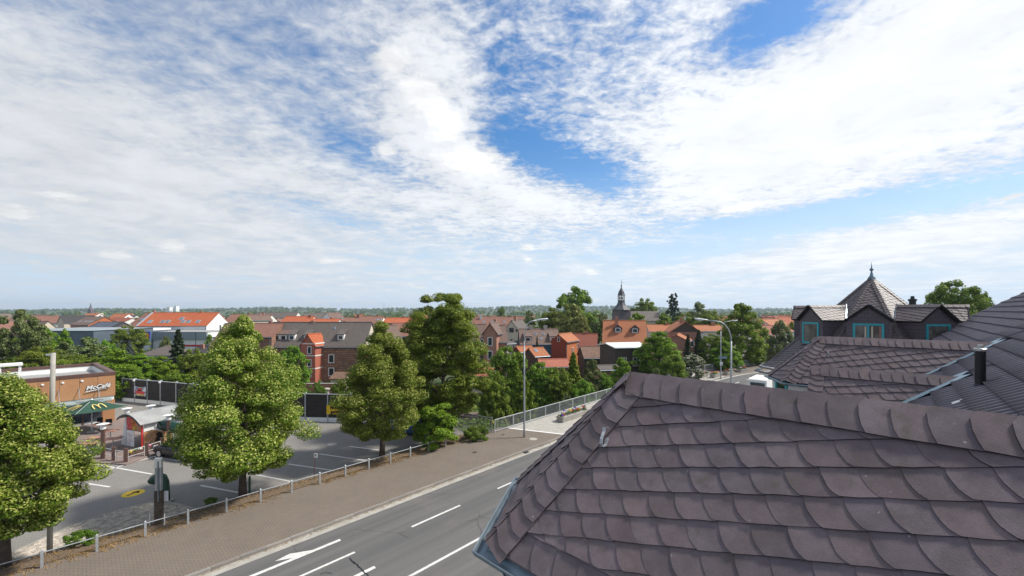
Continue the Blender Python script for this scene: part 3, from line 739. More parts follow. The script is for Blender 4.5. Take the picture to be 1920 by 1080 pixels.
for k in range(-9, 12):
    q = 1.05+.281*k
    if q > Q_R-.1: break
    t = T_A
    while t < T_E-.02:
        c = rp(t-.1, q+.14)
        if not under_wing(c, .36) and (c-Vector((2.0, 3.4, EYE-1))).length > .3: spots.append((t, q))
        t += TW
def tdist(s_):
    c = rp(*s_); return (c-Vector((0, 0, EYE))).length
vis = lambda s_: (lambda c: c.y > .5 and abs(c.x/c.y) < 1.32 and (c.z-EYE)/c.y > -.32)(rp(*s_))
spots.sort(key=lambda s_: (not vis(s_), tdist(s_)))
for s_ in spots[:300]:
    o = bpy.data.objects.new('roof_tile', tm); COL.objects.link(o); o.parent = mroof
    o.matrix_local = Matrix.Translation(rp(*s_)-off+Vector((0, 0, random.uniform(-.002, .002)))) @ TM.to_4x4()
VP = np.array(tp); Rm = np.array(TM)
allv = []; allf = []
for i, s_ in enumerate(spots[300:]):
    allv.append(VP @ Rm.T+np.array(rp(*s_)-off)+np.array([0, 0, random.uniform(-.002, .002)])); allf += [tuple(x+i*len(tp) for x in f) for f in tf]
me = bpy.data.meshes.new('roof_tiles'); me.from_pydata(np.concatenate(allv).tolist(), [], allf); me.materials.append(M['pantile'])
o = bpy.data.objects.new('roof_tiles', me); COL.objects.link(o); o.parent = mroof; o['kind'] = 'stuff'
mb = OMB(off)                                                  # ridge and verge
for i in range(72):
    t = T_A+i*.36; a, b_ = rp(t, Q_R+.02)+UP*.03, rp(min(t+.39, T_E+.1), Q_R+.02)+UP*.045
    mb.tube(a, b_, .115, .125, 10)
tag(mb.build('ridge_tiles', 'pantile', mroof, smooth=False), kind='stuff')
mb = OMB(off); mb.beam(rp(T_E+.02, Q_E, .01), rp(T_E+.02, Q_R, .01), .06, .10, up=nT); mb.build('verge_board', 'black_metal', mroof)
# steel flue
Yf = 6.69; fb_ = Vector((X(1838, Yf), Yf, EYE-1.303))
fl = empty('flue_pipe', 'black steel flue pipe with silver cap rising from the dark ribbed tiles', 'chimney pipe', fb_)
MB().lathe([(.064, -.1), (.064, .62), (.061, .63)], n=24).build('pipe', 'black_metal', fl, smooth=False)
MB().lathe([(.074, .63), (.080, .64), (.080, .672), (.068, .68), (.036, .682), (.036, .73), (.033, .735)], n=24).build('cap', 'steel', fl)
MB().lathe([(.15, -.10), (.11, .0), (.085, .06), (.070, .10)], n=24).build('collar', 'black_metal', fl)
Yc_ = 6.3; cp = Vector((X(1800, Yc_), Yc_, 0)); tt, qq = tq(cp.x, cp.y)
mb = OMB(rp(tt, qq, .07)); mb.box(rp(tt, qq, .075), (.16, .10, .012), mtx=TM); mb.box(rp(tt, qq+.07, .085), (.05, .06, .012), mtx=TM)
o = mb.build('snow_guard_clip', 'steel', None, loc=rp(tt, qq, .07)); tag(o, 'small bright metal clip lying on the ribbed tiles below the flue', 'roof clip')
# ------------------------------------------------------------------ octagonal tower
TC = Vector((17.74, 20.0, 0)); tw = empty('tower_building', 'octagonal slate-roofed corner tower with pointed finial and turquoise dormer windows', 'tower', TC)
off = TC.copy(); rng = random.Random(21)
AZ = EYE+1.62; RE, ZE = 4.75, EYE-2.83
def td(k):                                                     # k eighths of a turn away from the face towards the photographer
    a = math.atan2(-B2.y, -B2.x)+k*math.pi/4; return Vector((math.cos(a), math.sin(a), 0))
apex = TC+UP*AZ
def prof(r): return AZ-1.0*min(r, 4.2)-.72*max(0, r-4.2)
corner = lambda k, r: TC+td(k)*r+UP*prof(r)
mb = OMB(off)
for k in range(8):
    a1, a2 = k-.5, k+.5
    mb.add([apex, corner(a1, 4.2), corner(a2, 4.2)], [(0, 1, 2)]); mb.add([corner(a1, 4.2), corner(a1, RE), corner(a2, RE), corner(a2, 4.2)], [(0, 1, 2, 3)])
troof = mb.build('roof', 'roof_deck', tw)
j = OMB(off)
for k in range(-3, 4):
    c1, c2 = corner(k-.5, 4.2), corner(k+.5, 4.2)
    f_ = Face(apex, c1, c2); l1, l2 = f_.loc(c1), f_.loc(c2)
    if l1[0] > l2[0]: f_ = Face(apex, c2, c1); l1, l2 = f_.loc(c2), f_.loc(c1)
    slate_field(f_, [l1, l2, (0, 0)], R(12), .21, .165, off, None, None, rng, joined=j, z0=.0)
    hip_caps(f_, l1, (0, 0), 1, .13, .16, off, None, None, rng, joined=j, depth=.05); hip_caps(f_, l2, (0, 0), -1, .13, .16, off, None, None, rng, joined=j, depth=.05)
    e1, e2 = corner(k-.5, RE+.1), corner(k+.5, RE+.1)
    mid = (c1+c2)/2; f2 = Face(mid, e1, e2); pl_ = [f2.loc(e1), f2.loc(e2), f2.loc(c2), f2.loc(c1)]
    if pl_[0][0] > pl_[1][0]: f2 = Face(mid, e2, e1); pl_ = [f2.loc(e2), f2.loc(e1), f2.loc(c1), f2.loc(c2)]
    slate_field(f2, pl_, R(12), .21, .165, off, None, None, rng, joined=j, z0=.0)
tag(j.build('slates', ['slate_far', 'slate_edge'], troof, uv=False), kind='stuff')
MB().lathe([(a*.70, b_*.64) for a, b_ in [(.26, -.10), (.20, .02), (.12, .18), (.075, .38), (.045, .56), (.06, .60), (.115, .66), (.125, .70), (.10, .75), (.045, .80), (.05, .84), (.03, .9), (.012, 1.18), (.004, 1.30)]], n=14).build('finial', 'lead', tw, loc=(0, 0, AZ-.05), smooth=True)
mb = OMB(off); mb.prism([tuple((TC+td(k+.5)*4.15).to_2d()) for k in range(8)], -.3, ZE-.05); twl = mb.build('wall', 'white_wall', tw)
gutter(off, [corner(k+.5, RE+.22)-UP*.08 for k in range(-4, 4)], .07, parent=tw)
mb = OMB(off); mb.prism([tuple((TC+td(k+.5)*(RE+.05)).to_2d()) for k in range(8)], ZE-.16, ZE-.10); mb.build('eaves_board', 'white', tw)
for k in range(-2, 3):
    o_ = td(k); s_ = Vector((-o_.y, o_.x, 0))                 # outwards, and to the right seen from outside
    rf, hw, ze_, zr_, zb_ = 3.05, .74, EYE-.42, EYE+.21, EYE-1.9
    P = lambda r, u, z: TC+o_*r+s_*u+UP*z
    mb = OMB(off)
    pent = [(-hw, zb_), (hw, zb_), (hw, ze_), (0, zr_-.03), (-hw, ze_)]
    n = 5; pts = [P(rf, u, z) for u, z in pent]+[P(.7, u, z) for u, z in pent]
    mb.add(pts, [(0, 1, 2, 3, 4), (9, 8, 7, 6, 5)]+[(i, 5+i, 5+(i+1) % 5, (i+1) % 5) for i in range(5)])
    dm = mb.build('dormer', 'slate_wall', tw)
    for sg in (-1, 1):
        e_o = hw+.07; sl_ = (zr_-ze_)/hw
        r0_ = .55
        q_ = [P(rf+.10, 0, zr_), P(rf+.10, sg*e_o, zr_-sl_*e_o), P(r0_, sg*e_o, zr_-sl_*e_o), P(r0_, 0, zr_)]
        if sg < 0: q_ = q_[::-1]
        nn = (q_[1]-q_[0]).cross(q_[2]-q_[0]).normalized(); nn = nn if nn.z > 0 else -nn
        mb = OMB(off); mb.add([p-nn*.05 for p in q_]+[p for p in q_], [(3, 2, 1, 0), (4, 5, 6, 7)]+[(i, (i+1) % 4, 4+(i+1) % 4, 4+i) for i in range(4)])
        dr = mb.build('dormer_roof', 'roof_deck', dm)
        low1, low2 = P(rf+.10, sg*e_o, zr_-sl_*e_o), P(r0_, sg*e_o, zr_-sl_*e_o)
        l_, r_ = (low1, low2) if sg > 0 else (low2, low1)
        f_ = Face(P((rf+r0_)/2, 0, zr_), l_, r_); cl = [f_.loc(l_), f_.loc(r_), (max(f_.loc(l_)[0], f_.loc(r_)[0]), 0), (min(f_.loc(l_)[0], f_.loc(r_)[0]), 0)]
        j = OMB(off); slate_field(f_, cl, R(11)*(1 if sg > 0 else -1), .21, .165, off, None, None, rng, joined=j, z0=.0)
        ridge_caps(f_, min(cl[0][0], cl[1][0]), max(cl[0][0], cl[1][0]), .18, .17, off, None, None, rng, joined=j)
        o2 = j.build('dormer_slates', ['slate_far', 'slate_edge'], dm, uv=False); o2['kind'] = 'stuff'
        mb = OMB(off); mb.beam(P(r0_+.62, sg*.02, zr_+.075), P(r0_+.62+(e_o)*.9, sg*e_o, zr_-sl_*e_o+.075), .20, .02, up=nn); mb.build('flashing', 'zinc', dm)
        mb = OMB(off); mb.beam(P(rf+.12, 0, zr_+.02), P(rf+.12, sg*e_o, zr_-sl_*e_o+.02), .03, .07); mb.build('bargeboard', 'slate_edge', dm)
    window_on(dm, off, P(rf, -.52, 0), P(rf, .52, 0), EYE-1.62, EYE-.58, o_, mull=2 if k == 0 else 1, fw=.085, glass='glass_room')
    if k == 0:
        for u0, u1, m__ in ((-.12, -.06, 'cream'), (.10, .16, 'cream'), (.36, .42, 'brick_red')):  # cream strips are curtains; brick-red strip paints a reflection on the pane
            mb = OMB(off); c = P(rf+.0185, (u0+u1)/2, EYE-1.10); mb.box(c, (u1-u0, .003, .80), math.atan2(s_.y, s_.x)); mb.build('curtain_and_reflection', m__, dm)
    mb = OMB(off); mb.box(P(rf+.06, 0, EYE-1.65), (1.16, .16, .04), math.atan2(s_.y, s_.x)); mb.build('window_sill', 'zinc', dm)
# small flue behind the tower
vent = MB().lathe([(.16, 0), (.16, 2.3), (.20, 2.31), (.20, 2.42), (.10, 2.44), (.08, 2.6)], n=10)
vp = Vector((X(1711, 24), 24, EYE-1.75)); tag(vent.build('vent_pipe', 'black_metal', None, loc=vp), 'little dark vent pipe sticking up beyond the tower roof', 'vent pipe')
# ------------------------------------------------------------------ ground
def grid_axis():
    a = [0]; s_ = 2.0
    while a[-1] < 4300: a.append(a[-1]+s_); s_ *= 1.045 if a[-1] > 90 else 1.0
    return a
ga = grid_axis(); gx = [-v for v in ga[:0:-1]]+ga; gy = [-60, -40, -20]+ga
nx, ny = len(gx), len(gy)
V = [(x, y, ground_h(x, y)-.34) for y in gy for x in gx]
Fc = [(j*nx+i, j*nx+i+1, (j+1)*nx+i+1, (j+1)*nx+i) for j in range(ny-1) for i in range(nx-1)]
me = bpy.data.meshes.new('ground'); me.from_pydata(V, [], Fc); me.materials.append(M['soil_grass'])
me.polygons.foreach_set('use_smooth', [True]*len(me.polygons))
gr = bpy.data.objects.new('ground', me); COL.objects.link(gr); gr['kind'] = 'structure'
# haze: one closed box of thin even air round everything
m = bpy.data.materials.new('haze'); m.use_nodes = True; t = NT(m.node_tree); t.n.clear()
pv = t.new('ShaderNodeVolumePrincipled'); pv.inputs['Color'].default_value = (.72, .86, 1, 1); pv.inputs['Density'].default_value = .00016; pv.inputs['Anisotropy'].default_value = .2
t.l.new(pv.outputs[0], t.new('ShaderNodeOutputMaterial').inputs['Volume'])
hb = MB().box2((-4500, -300, -6.5), (4500, 4500, 75)).build('haze', m, uv=False); hb['kind'] = 'stuff'
# road, pavements and kerbs as strips along the street frame
ts = [-34+2*i for i in range(48)]+[62+3*i for i in range(0, 22)]
ts = sorted(set(ts))
def strip(name, qa, qb, z, m_, t0=-34, t1=125, th=.5, zb=None):
    """solid slab between two offsets along the street"""
    tt = [t_ for t_ in ts if t0 < t_ < t1]; tt = [t0]+tt+[t1]
    mb = MB(); P = []
    for t_ in tt:
        fa_ = qa(t_) if callable(qa) else qa; fb_2 = qb(t_) if callable(qb) else qb
        a, b_ = S(t_, fa_), S(t_, fb_2)
        P += [(a.x, a.y, z), (b_.x, b_.y, z), (b_.x, b_.y, z-th), (a.x, a.y, z-th)]
    fs = []
    for i in range(len(tt)-1):
        o_ = i*4; fs += [(o_+1, o_, o_+4, o_+5), (o_+2, o_+1, o_+5, o_+6), (o_+3, o_+2, o_+6, o_+7), (o_, o_+3, o_+7, o_+4)]
    fs += [(0, 1, 2, 3), tuple(len(P)-4+i for i in (3, 2, 1, 0))]
    mb.add(P, fs); o_ = mb.build(name, m_, uv=False)
    # metres along and across as UV so the paving follows the street
    uvl = o_.data.uv_layers.new(name='uv'); d = uvl.data
    for p in o_.data.polygons:
        for li, vi in zip(p.loop_indices, p.vertices):
            j = vi//4; d[li].uv = (tt[j], (qa(tt[j]) if callable(qa) else qa) if vi % 4 in (0, 3) else (qb(tt[j]) if callable(qb) else qb))
    return o_
QK, QR, QF, QL = -20.42, -10.2, -25.55, -10.05
road = tag(strip('road', QK+.15, QR-.0, -.12, 'asphalt'), kind='structure')
tag(strip('pavement', QF, QK, -.003, 'paver', t1=23.6), kind='structure')
tag(strip('bridge_pavement', QF, QK, -.003, 'concrete', t0=23.62, t1=70), kind='structure')
tag(strip('pavement', QF-2, QK, -.003, 'paver', t0=70.02), kind='structure')
tag(strip('pavement', QL, -2.0, -.003, 'paver_grey'), kind='structure')
tag(strip('gutter_strip', QK+.15, QK+.62, -.1155, 'concrete', th=.003), kind='structure')
mb = MB()                                                       # bridge slab under the road
tt = [24, 30, 40, 50, 60, 70]
for i in range(len(tt)-1):
    a, b_, c_, d_ = S(tt[i], QF-.35), S(tt[i+1], QF-.35), S(tt[i+1], -6.0), S(tt[i], -6.0)
    mb.prism([(p.x, p.y) for p in (a, d_, c_, b_)], -1.25, -.55)
tag(mb.build('bridge_deck', 'concrete'), kind='structure')
kb = empty('kerb', None, None, S(0, QK), kind='structure')
km = None
for i, t_ in enumerate([-16+1.0*k for k in range(60)]):
    if km is None:
        b_ = MB(); b_.prism([(-.495, -.07), (.495, -.07), (.495, .085), (-.495, .085)], -.25, .004); b_.prism([(-.495, -.082), (.495, -.082), (.495, -.07), (-.495, -.07)], -.25, -.01)
        o_ = b_.build('kerb_stone', 'kerb', kb); km = o_
    else: o_ = km.copy(); COL.objects.link(o_)
    p = S(t_, QK+.07); o_.location = (p.x-kb.location.x, p.y-kb.location.y, random.uniform(-.008, .008)); o_.rotation_euler = (0, 0, math.atan2(B2.y, B2.x))
tag(strip('kerb_line', QK-.005, QK+.15, .002, 'kerb', t0=43.6), kind='structure')
tag(strip('kerb_line', QR-.0, QR+.15, .0, 'kerb'), kind='structure')
jA, jB = G(953.3, 802.5), G(1058, 814.5); jd = (jB-jA).normalized()
jL = jA-jd*.9; jR = jA+jd*((QK-tq(jA.x, jA.y)[1])/(tq(jA.x+jd.x, jA.y+jd.y)[1]-tq(jA.x, jA.y)[1]))
mb = MB(); qp = [S(23.55, QF), S(23.55, QK), jR, jL]; mb.prism([tuple(p.to_2d()) for p in qp], -.05, .002); pp_ = tag(mb.build('pavement', 'paver', uv=False), kind='structure')
ul = pp_.data.uv_layers.new(name='uv')
for p in pp_.data.polygons:
    for li, vi in zip(p.loop_indices, p.vertices): c_ = pp_.data.vertices[vi].co; ul.data[li].uv = tq(c_.x, c_.y)
# road paint
def ground_quad(mb, pts, z, th=.004):
    mb.prism([tuple(p[:2]) for p in pts], z-th+.0005, z)
    return mb
def paint_line(name, t0, t1, q, w, z=-.112, m_='paint'):
    mb = MB(); n = max(1, int((t1-t0)/3)) if t1 > T0 else 1
    for i in range(n):
        a, b_ = t0+(t1-t0)*i/n, t0+(t1-t0)*(i+1)/n
        ground_quad(mb, [S(a, q-w/2), S(a, q+w/2), S(b_, q+w/2), S(b_, q-w/2)][::-1], z)
    return tag(mb.build(name, m_), kind='structure')
def t_of(px, py, z=0): g = G(px, py, z); return tq(g.x, g.y)
d1a, d1b = t_of(771.7, 987.8, -.112), t_of(862.8, 947.5, -.112)
qc = (d1a[1]+d1b[1])/2
g0 = t_of(932.5, 916, -.112)[0]
for k in range(-1, 12):
    t_ = g0+(g0-d1a[0])*k if k >= 0 else d1a[0]
    paint_line('lane_dash', t_, t_+(d1b[0]-d1a[0]), qc, .13)
e_ = t_of(665, 1035, -.112); paint_line('lane_line', e_[0]-14, e_[0], qc, .13)
e2_ = t_of(920, 1000, -.112); e3_ = t_of(780, 1072, -.112); paint_line('lane_line', -20, 60, (e2_[1]+e3_[1])/2, .14)
def arrow(t0, q, k=1, side=-1):
    mb = MB()
    sh = lambda pts: [S(t0+a, q+b_*1.0) for a, b_ in pts]
    ground_quad(mb, sh([(0, -.09), (0, .09), (-4.0, .09), (-4.0, -.09)])[::1], -.112)
    ground_quad(mb, sh([(-4.002, -.36), (-4.002, .36), (-5.1, 0)])[::-1] if False else sh([(-4.002, -.34), (-4.002, .34), (-5.4, .02)]), -.112)
    ground_quad(mb, sh([(-2.0, side*.092), (-1.2, side*.092), (-2.0, side*.52), (-2.6, side*.40)]), -.112)
    for f in mb.f: pass
    return tag(mb.build('road_arrow', 'paint'), kind='structure')
a_ = t_of(638, 1012, -.112); arrow(a_[0], a_[1])
a_ = t_of(703, 1063, -.112); arrow(a_[0], a_[1], side=1)
for px_, py_, r_ in ((1000, 823, .33),):
    g = G(px_, py_); o_ = MB().lathe([(r_, -.01), (r_, .004), (r_-.03, .006)], n=20).build('manhole_cover', 'concrete', None, loc=g); tag(o_, 'round concrete manhole cover in the paving near the first lamp post', 'manhole')
g = G(623, 833, -.25); tag(MB().lathe([(.36, -.01), (.36, .010), (.30, .012)], n=20).build('manhole_cover', 'concrete', None, loc=g), 'round manhole cover in the grey parking area', 'manhole')
g = G(986, 848, -.11); mb = MB(); mb.box((0, 0, .0), (.5, .36, .012)); 
dr = mb.build('storm_drain', 'black_metal', None, loc=g+UP*.004, rz=math.atan2(B2.y, B2.x)); tag(dr, 'dark iron drain grate at the kerb by the lamp post', 'drain')
for px_, py_, lab in ((890, 848, 'small dark square cover in the middle of the brick pavement'), (943, 815, 'small square cover in the pavement by the bridge railing end')):
    g = G(px_, py_); tag(MB().box((0, 0, .003), (.28, .28, .01)).build('utility_cover', 'rail', None, loc=g, rz=.76), lab, 'cover')
# bitumen crack seams on the road
def seam(pts, w, lab):
    mb = MB(); pp = [G(x, y, -.112) for x, y in pts]
    rg = random.Random(int(pts[0][0])); q_ = []
    for i in range(len(pp)-1):
        for k in range(6): q_.append(pp[i].lerp(pp[i+1], k/6)+Vector((rg.uniform(-.02, .02), rg.uniform(-.03, .03), 0)))
    q_.append(pp[-1])
    for i in range(len(q_)-1):
        d = (q_[i+1]-q_[i]).normalized(); s_ = Vector((-d.y, d.x, 0))*w*.5*rg.uniform(.6, 1.3)
        mb.add([q_[i]-s_, q_[i+1]-s_, q_[i+1]+s_, q_[i]+s_], [(0, 1, 2, 3)])
    o_ = mb.build('road_crack', 'black_metal'); o_.location.z = .0035+.004; tag(o_, kind='structure')
seam([(655, 1046), (672, 1062), (690, 1080), (700, 1092)], .05, '')
seam([(600, 1077), (612, 1073), (622, 1075)], .02, '')
# bridge joint line across the pavement
mb = MB(); a, b_ = G(953.3, 802.5), G(1058, 814.5); d = (b_-a).normalized(); s_ = Vector((-d.y, d.x, 0))*.10
mb.prism([tuple((p).to_2d()) for p in (a-s_, b_-s_, b_+s_, a+s_)], -.002, .007); tag(mb.build('joint_strip', 'white'), kind='structure')
# ------------------------------------------------------------------ parking area
LZ = -.25
lot_pts = [S(-34, QF-1.7), S(14, QF-1.7), S(22.6, QF-.6), (-6, 38.2), (-12, 38.6), (-20, 39.3), (-40, 46.2), (-52, 50.5), (-75, 42), (-75, -25)]
mb = MB(); mb.prism([tuple(p[:2]) for p in lot_pts], LZ-.3, LZ)
lot = tag(mb.build('parking_lot', 'paver_grey', uv=False), kind='structure')
uvl = lot.data.uv_layers.new(name='uv')
for p in lot.data.polygons:
    for li, vi in zip(p.loop_indices, p.vertices):
        c_ = lot.data.vertices[vi].co; uvl.data[li].uv = (c_.x*B2.x+c_.y*B2.y, -(c_.x*A2.x+c_.y*A2.y))
# mulch bank between the lot and the pavement
mb = MB(); P = []; tt = [-34+2*i for i in range(30)]
for t_ in tt:
    for q_, z_ in ((QF, .0), (QF-.5, .02), (QF-1.1, -.06), (QF-1.75, LZ-.05)):
        p = S(t_, q_); P.append((p.x, p.y, z_+random.uniform(-.03, .03)*(q_ != QF)))
mb.add(P, [(i*4+k+1, i*4+k, i*4+4+k, i*4+5+k) for i in range(len(tt)-1) for k in range(3)])
tag(mb.build('planting_strip', 'mulch', smooth=True), kind='structure')
isl = [(-40, 1075), (20, 1040), (60, 1022), (130, 990), (200, 965), (255, 950), (293, 942), (330, 947), (380, 960), (400, 958)]
ip = [G(x, y, LZ) for x, y in isl]; tA = tq(ip[0].x, ip[0].y)[0]; tB = tq(ip[-1].x, ip[-1].y)[0]
mb = MB(); poly = [tuple(p.to_2d()) for p in ip]+[tuple(S(tB, QF-.6).to_2d()), tuple(S(tA, QF-.6).to_2d())]
mb.prism(poly, LZ-.2, LZ+.05); tag(mb.build('gravel_bed', 'gravel_bed'), kind='structure')
# edging of the bed
mb = MB(); mb_p = [p+UP*.06 for p in ip]
for i in range(len(ip)-1): mb.beam(ip[i]+UP*.04, ip[i+1]+UP*.04, .08, .10)
tag(mb.build('bed_edging', 'concrete'), kind='structure')
def inside(p, poly):
    r = False; n = len(poly)
    for i in range(n):
        (x1, y1), (x2, y2) = poly[i], poly[(i+1) % n]
        if (y1 > p[1]) != (y2 > p[1]) and p[0] < (x2-x1)*(p[1]-y1)/(y2-y1)+x1: r = not r
    return r
def scatter(n, fn, name, m_, size, rg, flat=.6):
    """loose stones / chips, one joined mesh"""
    vs = []; fs = []
    for i in range(n):
        c_ = fn(rg)
        if c_ is None: continue
        s_ = rg.uniform(*size); a = rg.uniform(0, 6.28); o_ = len(vs)
        ca, sa = math.cos(a), math.sin(a)
        for x, y, z in ((1, 0, 0), (0, .8, 0), (-1, .1, 0), (.1, -.8, 0), (.1, .05, flat)): vs.append((c_[0]+(x*ca-y*sa)*s_, c_[1]+(x*sa+y*ca)*s_, c_[2]+z*s_))
        fs += [(o_, o_+1, o_+4), (o_+1, o_+2, o_+4), (o_+2, o_+3, o_+4), (o_+3, o_, o_+4)]
    me = bpy.data.meshes.new(name); me.from_pydata(vs, [], fs); me.materials.append(M[m_])
    o_ = bpy.data.objects.new(name, me); COL.objects.link(o_); o_['kind'] = 'stuff'; return o_
xs_ = [p[0] for p in poly]; ys_ = [p[1] for p in poly]
def f_isl(rg):
    p = (rg.uniform(min(xs_), max(xs_)), rg.uniform(min(ys_), max(ys_)))
    return (p[0], p[1], LZ+.05) if inside(p, poly) else None
rg = random.Random(5)
scatter(26000, f_isl, 'gravel', 'stone_bits', (.02, .06), rg)
def f_strip(rg):
    p = S(rg.uniform(-12, 24), QF-rg.uniform(.05, 1.6)); q_ = tq(p.x, p.y)[1]
    return (p.x, p.y, .0-.10*max(0, (QF-q_-.6)))
scatter(4500, f_strip, 'bark_chips', 'mulch', (.03, .08), rg, .4)
def tufts(n, fn, name, m_, h, rg, label=None, cat=None):
    vs = []; fs = []
    for i in range(n):
        c_ = fn(rg)
        if c_ is None: continue
        for k in range(5):
            a = rg.uniform(0, 6.28); hh = rg.uniform(.5, 1)*h; b_ = rg.uniform(.1, .6)*h; w = .012+h*.03; o_ = len(vs)
            x0, y0 = c_[0]+rg.uniform(-.04, .04), c_[1]+rg.uniform(-.04, .04); ux_, uy_ = math.cos(a), math.sin(a)
            vs += [(x0-uy_*w, y0+ux_*w, c_[2]), (x0+uy_*w, y0-ux_*w, c_[2]), (x0+ux_*b_, y0+uy_*b_, c_[2]+hh)]; fs.append((o_, o_+1, o_+2))
    me = bpy.data.meshes.new(name); me.from_pydata(vs, [], fs); me.materials.append(M[m_])
    o_ = bpy.data.objects.new(name, me); COL.objects.link(o_); o_['kind'] = 'stuff'
    return o_
def f_edge(rg):
    t_ = rg.uniform(-14, 23); q_ = QF+abs(rg.gauss(0, .32))-.12
    if math.sin(t_*1.3)+math.sin(t_*.47+1)+rg.uniform(-1, 1.5) < -.2: return None
    p = S(t_, q_); return (p.x, p.y, .0)
tufts(3600, f_edge, 'dry_grass', 'dry_grass', .07, rg)
def f_edge2(rg): p = S(rg.uniform(-12, 30), QK+.20+abs(rg.gauss(0, .05))); return (p.x, p.y, -.12)
tufts(1500, f_edge2, 'gutter_weeds', 'dry_grass', .035, rg)
def f_mid(rg): p = S(rg.uniform(-14, 23), QF-rg.uniform(.2, 1.3)); return (p.x, p.y, -.02)
tufts(1500, f_mid, 'dry_stalks', 'dry_grass', .10, rg)
# stall lines, arrow disc
lot_lines = [((165, 868), (285, 889)), ((176, 889), (287, 856)), ((166, 907), (206, 913)), ((287, 856), (336, 864)), ((376, 910), (465, 927)), ((599, 851), (688, 864)), ((541, 870), (623, 882)), ((480, 890), (547, 903)), ((656, 837), (738, 847.5)), ((20, 865), (176, 889))]
for (a, b_) in lot_lines:
    p, q_ = G(*a, LZ), G(*b_, LZ); d = (q_-p).normalized(); s_ = Vector((-d.y, d.x, 0))*.065
    mb = MB(); mb.prism([tuple(v.to_2d()) for v in (p-s_, q_-s_, q_+s_, p+s_)], LZ+.001, LZ+.006); tag(mb.build('parking_line', 'paint'), kind='structure')
g = G(250, 925, LZ); dsc = MB().lathe([(.52, .0), (.52, .006)], n=32).build('arrow_disc', 'paint_yellow', None, loc=g); tag(dsc, kind='structure')
mb = MB(); d = (G(262, 920, LZ)-G(238, 930, LZ)).normalized(); s_ = Vector((-d.y, d.x, 0)); L = .36
for pts in ([-d*L-s_*.05, d*L*.9-s_*.05, d*L*.9+s_*.05, -d*L+s_*.05], [d*L, d*L-d*.24+s_*.24, d*L-d*.34+s_*.17, d*L-d*.14], [d*L, d*L-d*.14, d*L-d*.34-s_*.17, d*L-d*.24-s_*.24]):
    mb.prism([(p.x, p.y) for p in pts], .0065, .011)
mb.build('arrow_mark', 'black', dsc)
# ------------------------------------------------------------------ railway in the cutting
rail_d = Vector((-.94, .34, 0)); rail_n = Vector((.34, .94, 0)); rc = Vector((-1.5, 35.5, 0))+rail_n*15
mb = MB(); P = []
for u in (-120, 90):
    for w_, z_ in ((-6, -4.5), (-4.8, -4.05), (4.8, -4.05), (6, -4.5)): p = rc+rail_d*u+rail_n*w_; P.append((p.x, p.y, z_))
mb.add(P, [(k, k+1, k+5, k+4) for k in range(3)]); tag(mb.build('railway_bed', 'ballast'), kind='structure')
for off_ in (-2.0, 2.0):
    tr = empty('railway_track', 'rusty railway track in the cutting, '+('nearer to the car park' if off_ < 0 else 'nearer to the houses'), 'railway track', rc+rail_n*off_+UP*-4.05, group='railway tracks')
    for r_ in (-.72, .72):
        p = rail_n*r_; mb = MB(); mb.beam(p+rail_d*-90+UP*.2, p+rail_d*120*-1*-1+UP*.2, .07, .15); mb.build('rail', 'rail', tr)
    mb = MB()
    for k in range(-140, 110): mb.beam(rail_d*k*.65-rail_n*1.25+UP*.07, rail_d*k*.65+rail_n*1.25+UP*.07, .24, .14)
    tag(mb.build('sleepers', 'ballast', tr), kind='stuff')
# ------------------------------------------------------------------ knee rail along the car park
p0 = S(-13, QF+.22)
kr = empty('guard_rail', 'low galvanised post-and-rail barrier between pavement and car park', 'railing', p0)
tl = []
t_ = t_of(79, 1062)[0]; step = (t_of(649, 894)[0]-t_)/8
tl = [t_+step*k for k in range(-3, 14) if t_+step*k < 22.5]
pm = None
for t_ in tl:
    p = S(t_, QF+.22)-p0
    if pm is None:
        mb = MB(); mb.box((0, 0, .34), (.085, .085, .70)); mb.add([(-.0425, -.0425, .69), (.0425, -.0425, .69), (.0425, .0425, .69), (-.0425, .0425, .69), (0, 0, .735)], [(0, 1, 4), (1, 2, 4), (2, 3, 4), (3, 0, 4)])
        pm = mb.build('post', 'galv', kr); o_ = pm
    else: o_ = pm.copy(); COL.objects.link(o_)
    o_.location = p; o_.rotation_euler = (random.uniform(-.015, .015), random.uniform(-.015, .015), math.atan2(B2.y, B2.x))
mb = MB(); mb.tube(S(tl[0]-1, QF+.22, .60)-p0, S(tl[-1], QF+.22, .60)-p0, .024, n=8); mb.build('rail', 'galv', kr)
# ------------------------------------------------------------------ bridge railing
p0 = S(24.2, QF+.45); br = empty('bridge_railing', 'long white bridge railing with slim upright bars beside the pavement', 'railing', p0)
st = 2.3; tl = [24.2+st*k for k in range(29)]
pm = None
for k, t_ in enumerate(tl):
    if pm is None: pm = MB().box((0, 0, .55), (.05, .06, 1.1)).build('post', 'white_metal', br); o_ = pm
    else: o_ = pm.copy(); COL.objects.link(o_)
    o_.location = S(t_, QF+.45)-p0; d = S(t_+.5, QF)-S(t_-.5, QF); o_.rotation_euler = (0, 0, math.atan2(d.y, d.x))
for z_, w_ in ((1.10, .05), (.14, .035)):
    mb = MB()
    for k in range(len(tl)-1): mb.beam(S(tl[k], QF+.45, z_)-p0, S(tl[k+1], QF+.45, z_)-p0, w_, .05)
    mb.build('handrail' if z_ > 1 else 'bottom_rail', 'white_metal', br)
mb = MB()
for k in range(len(tl)-1):
    for i in range(1, 15): p = S(tl[k]+st*i/15, QF+.45)-p0; mb.box((p.x, p.y, .61), (.022, .022, .92), .76)
tag(mb.build('bars', 'galv', br), kind='stuff')
mb = MB(); p = S(24.05, QF+.40)-p0; mb.box((p.x, p.y, .95), (.07, .03, .20), .76); mb.build('marker_plate', 'yellow_flower', br)
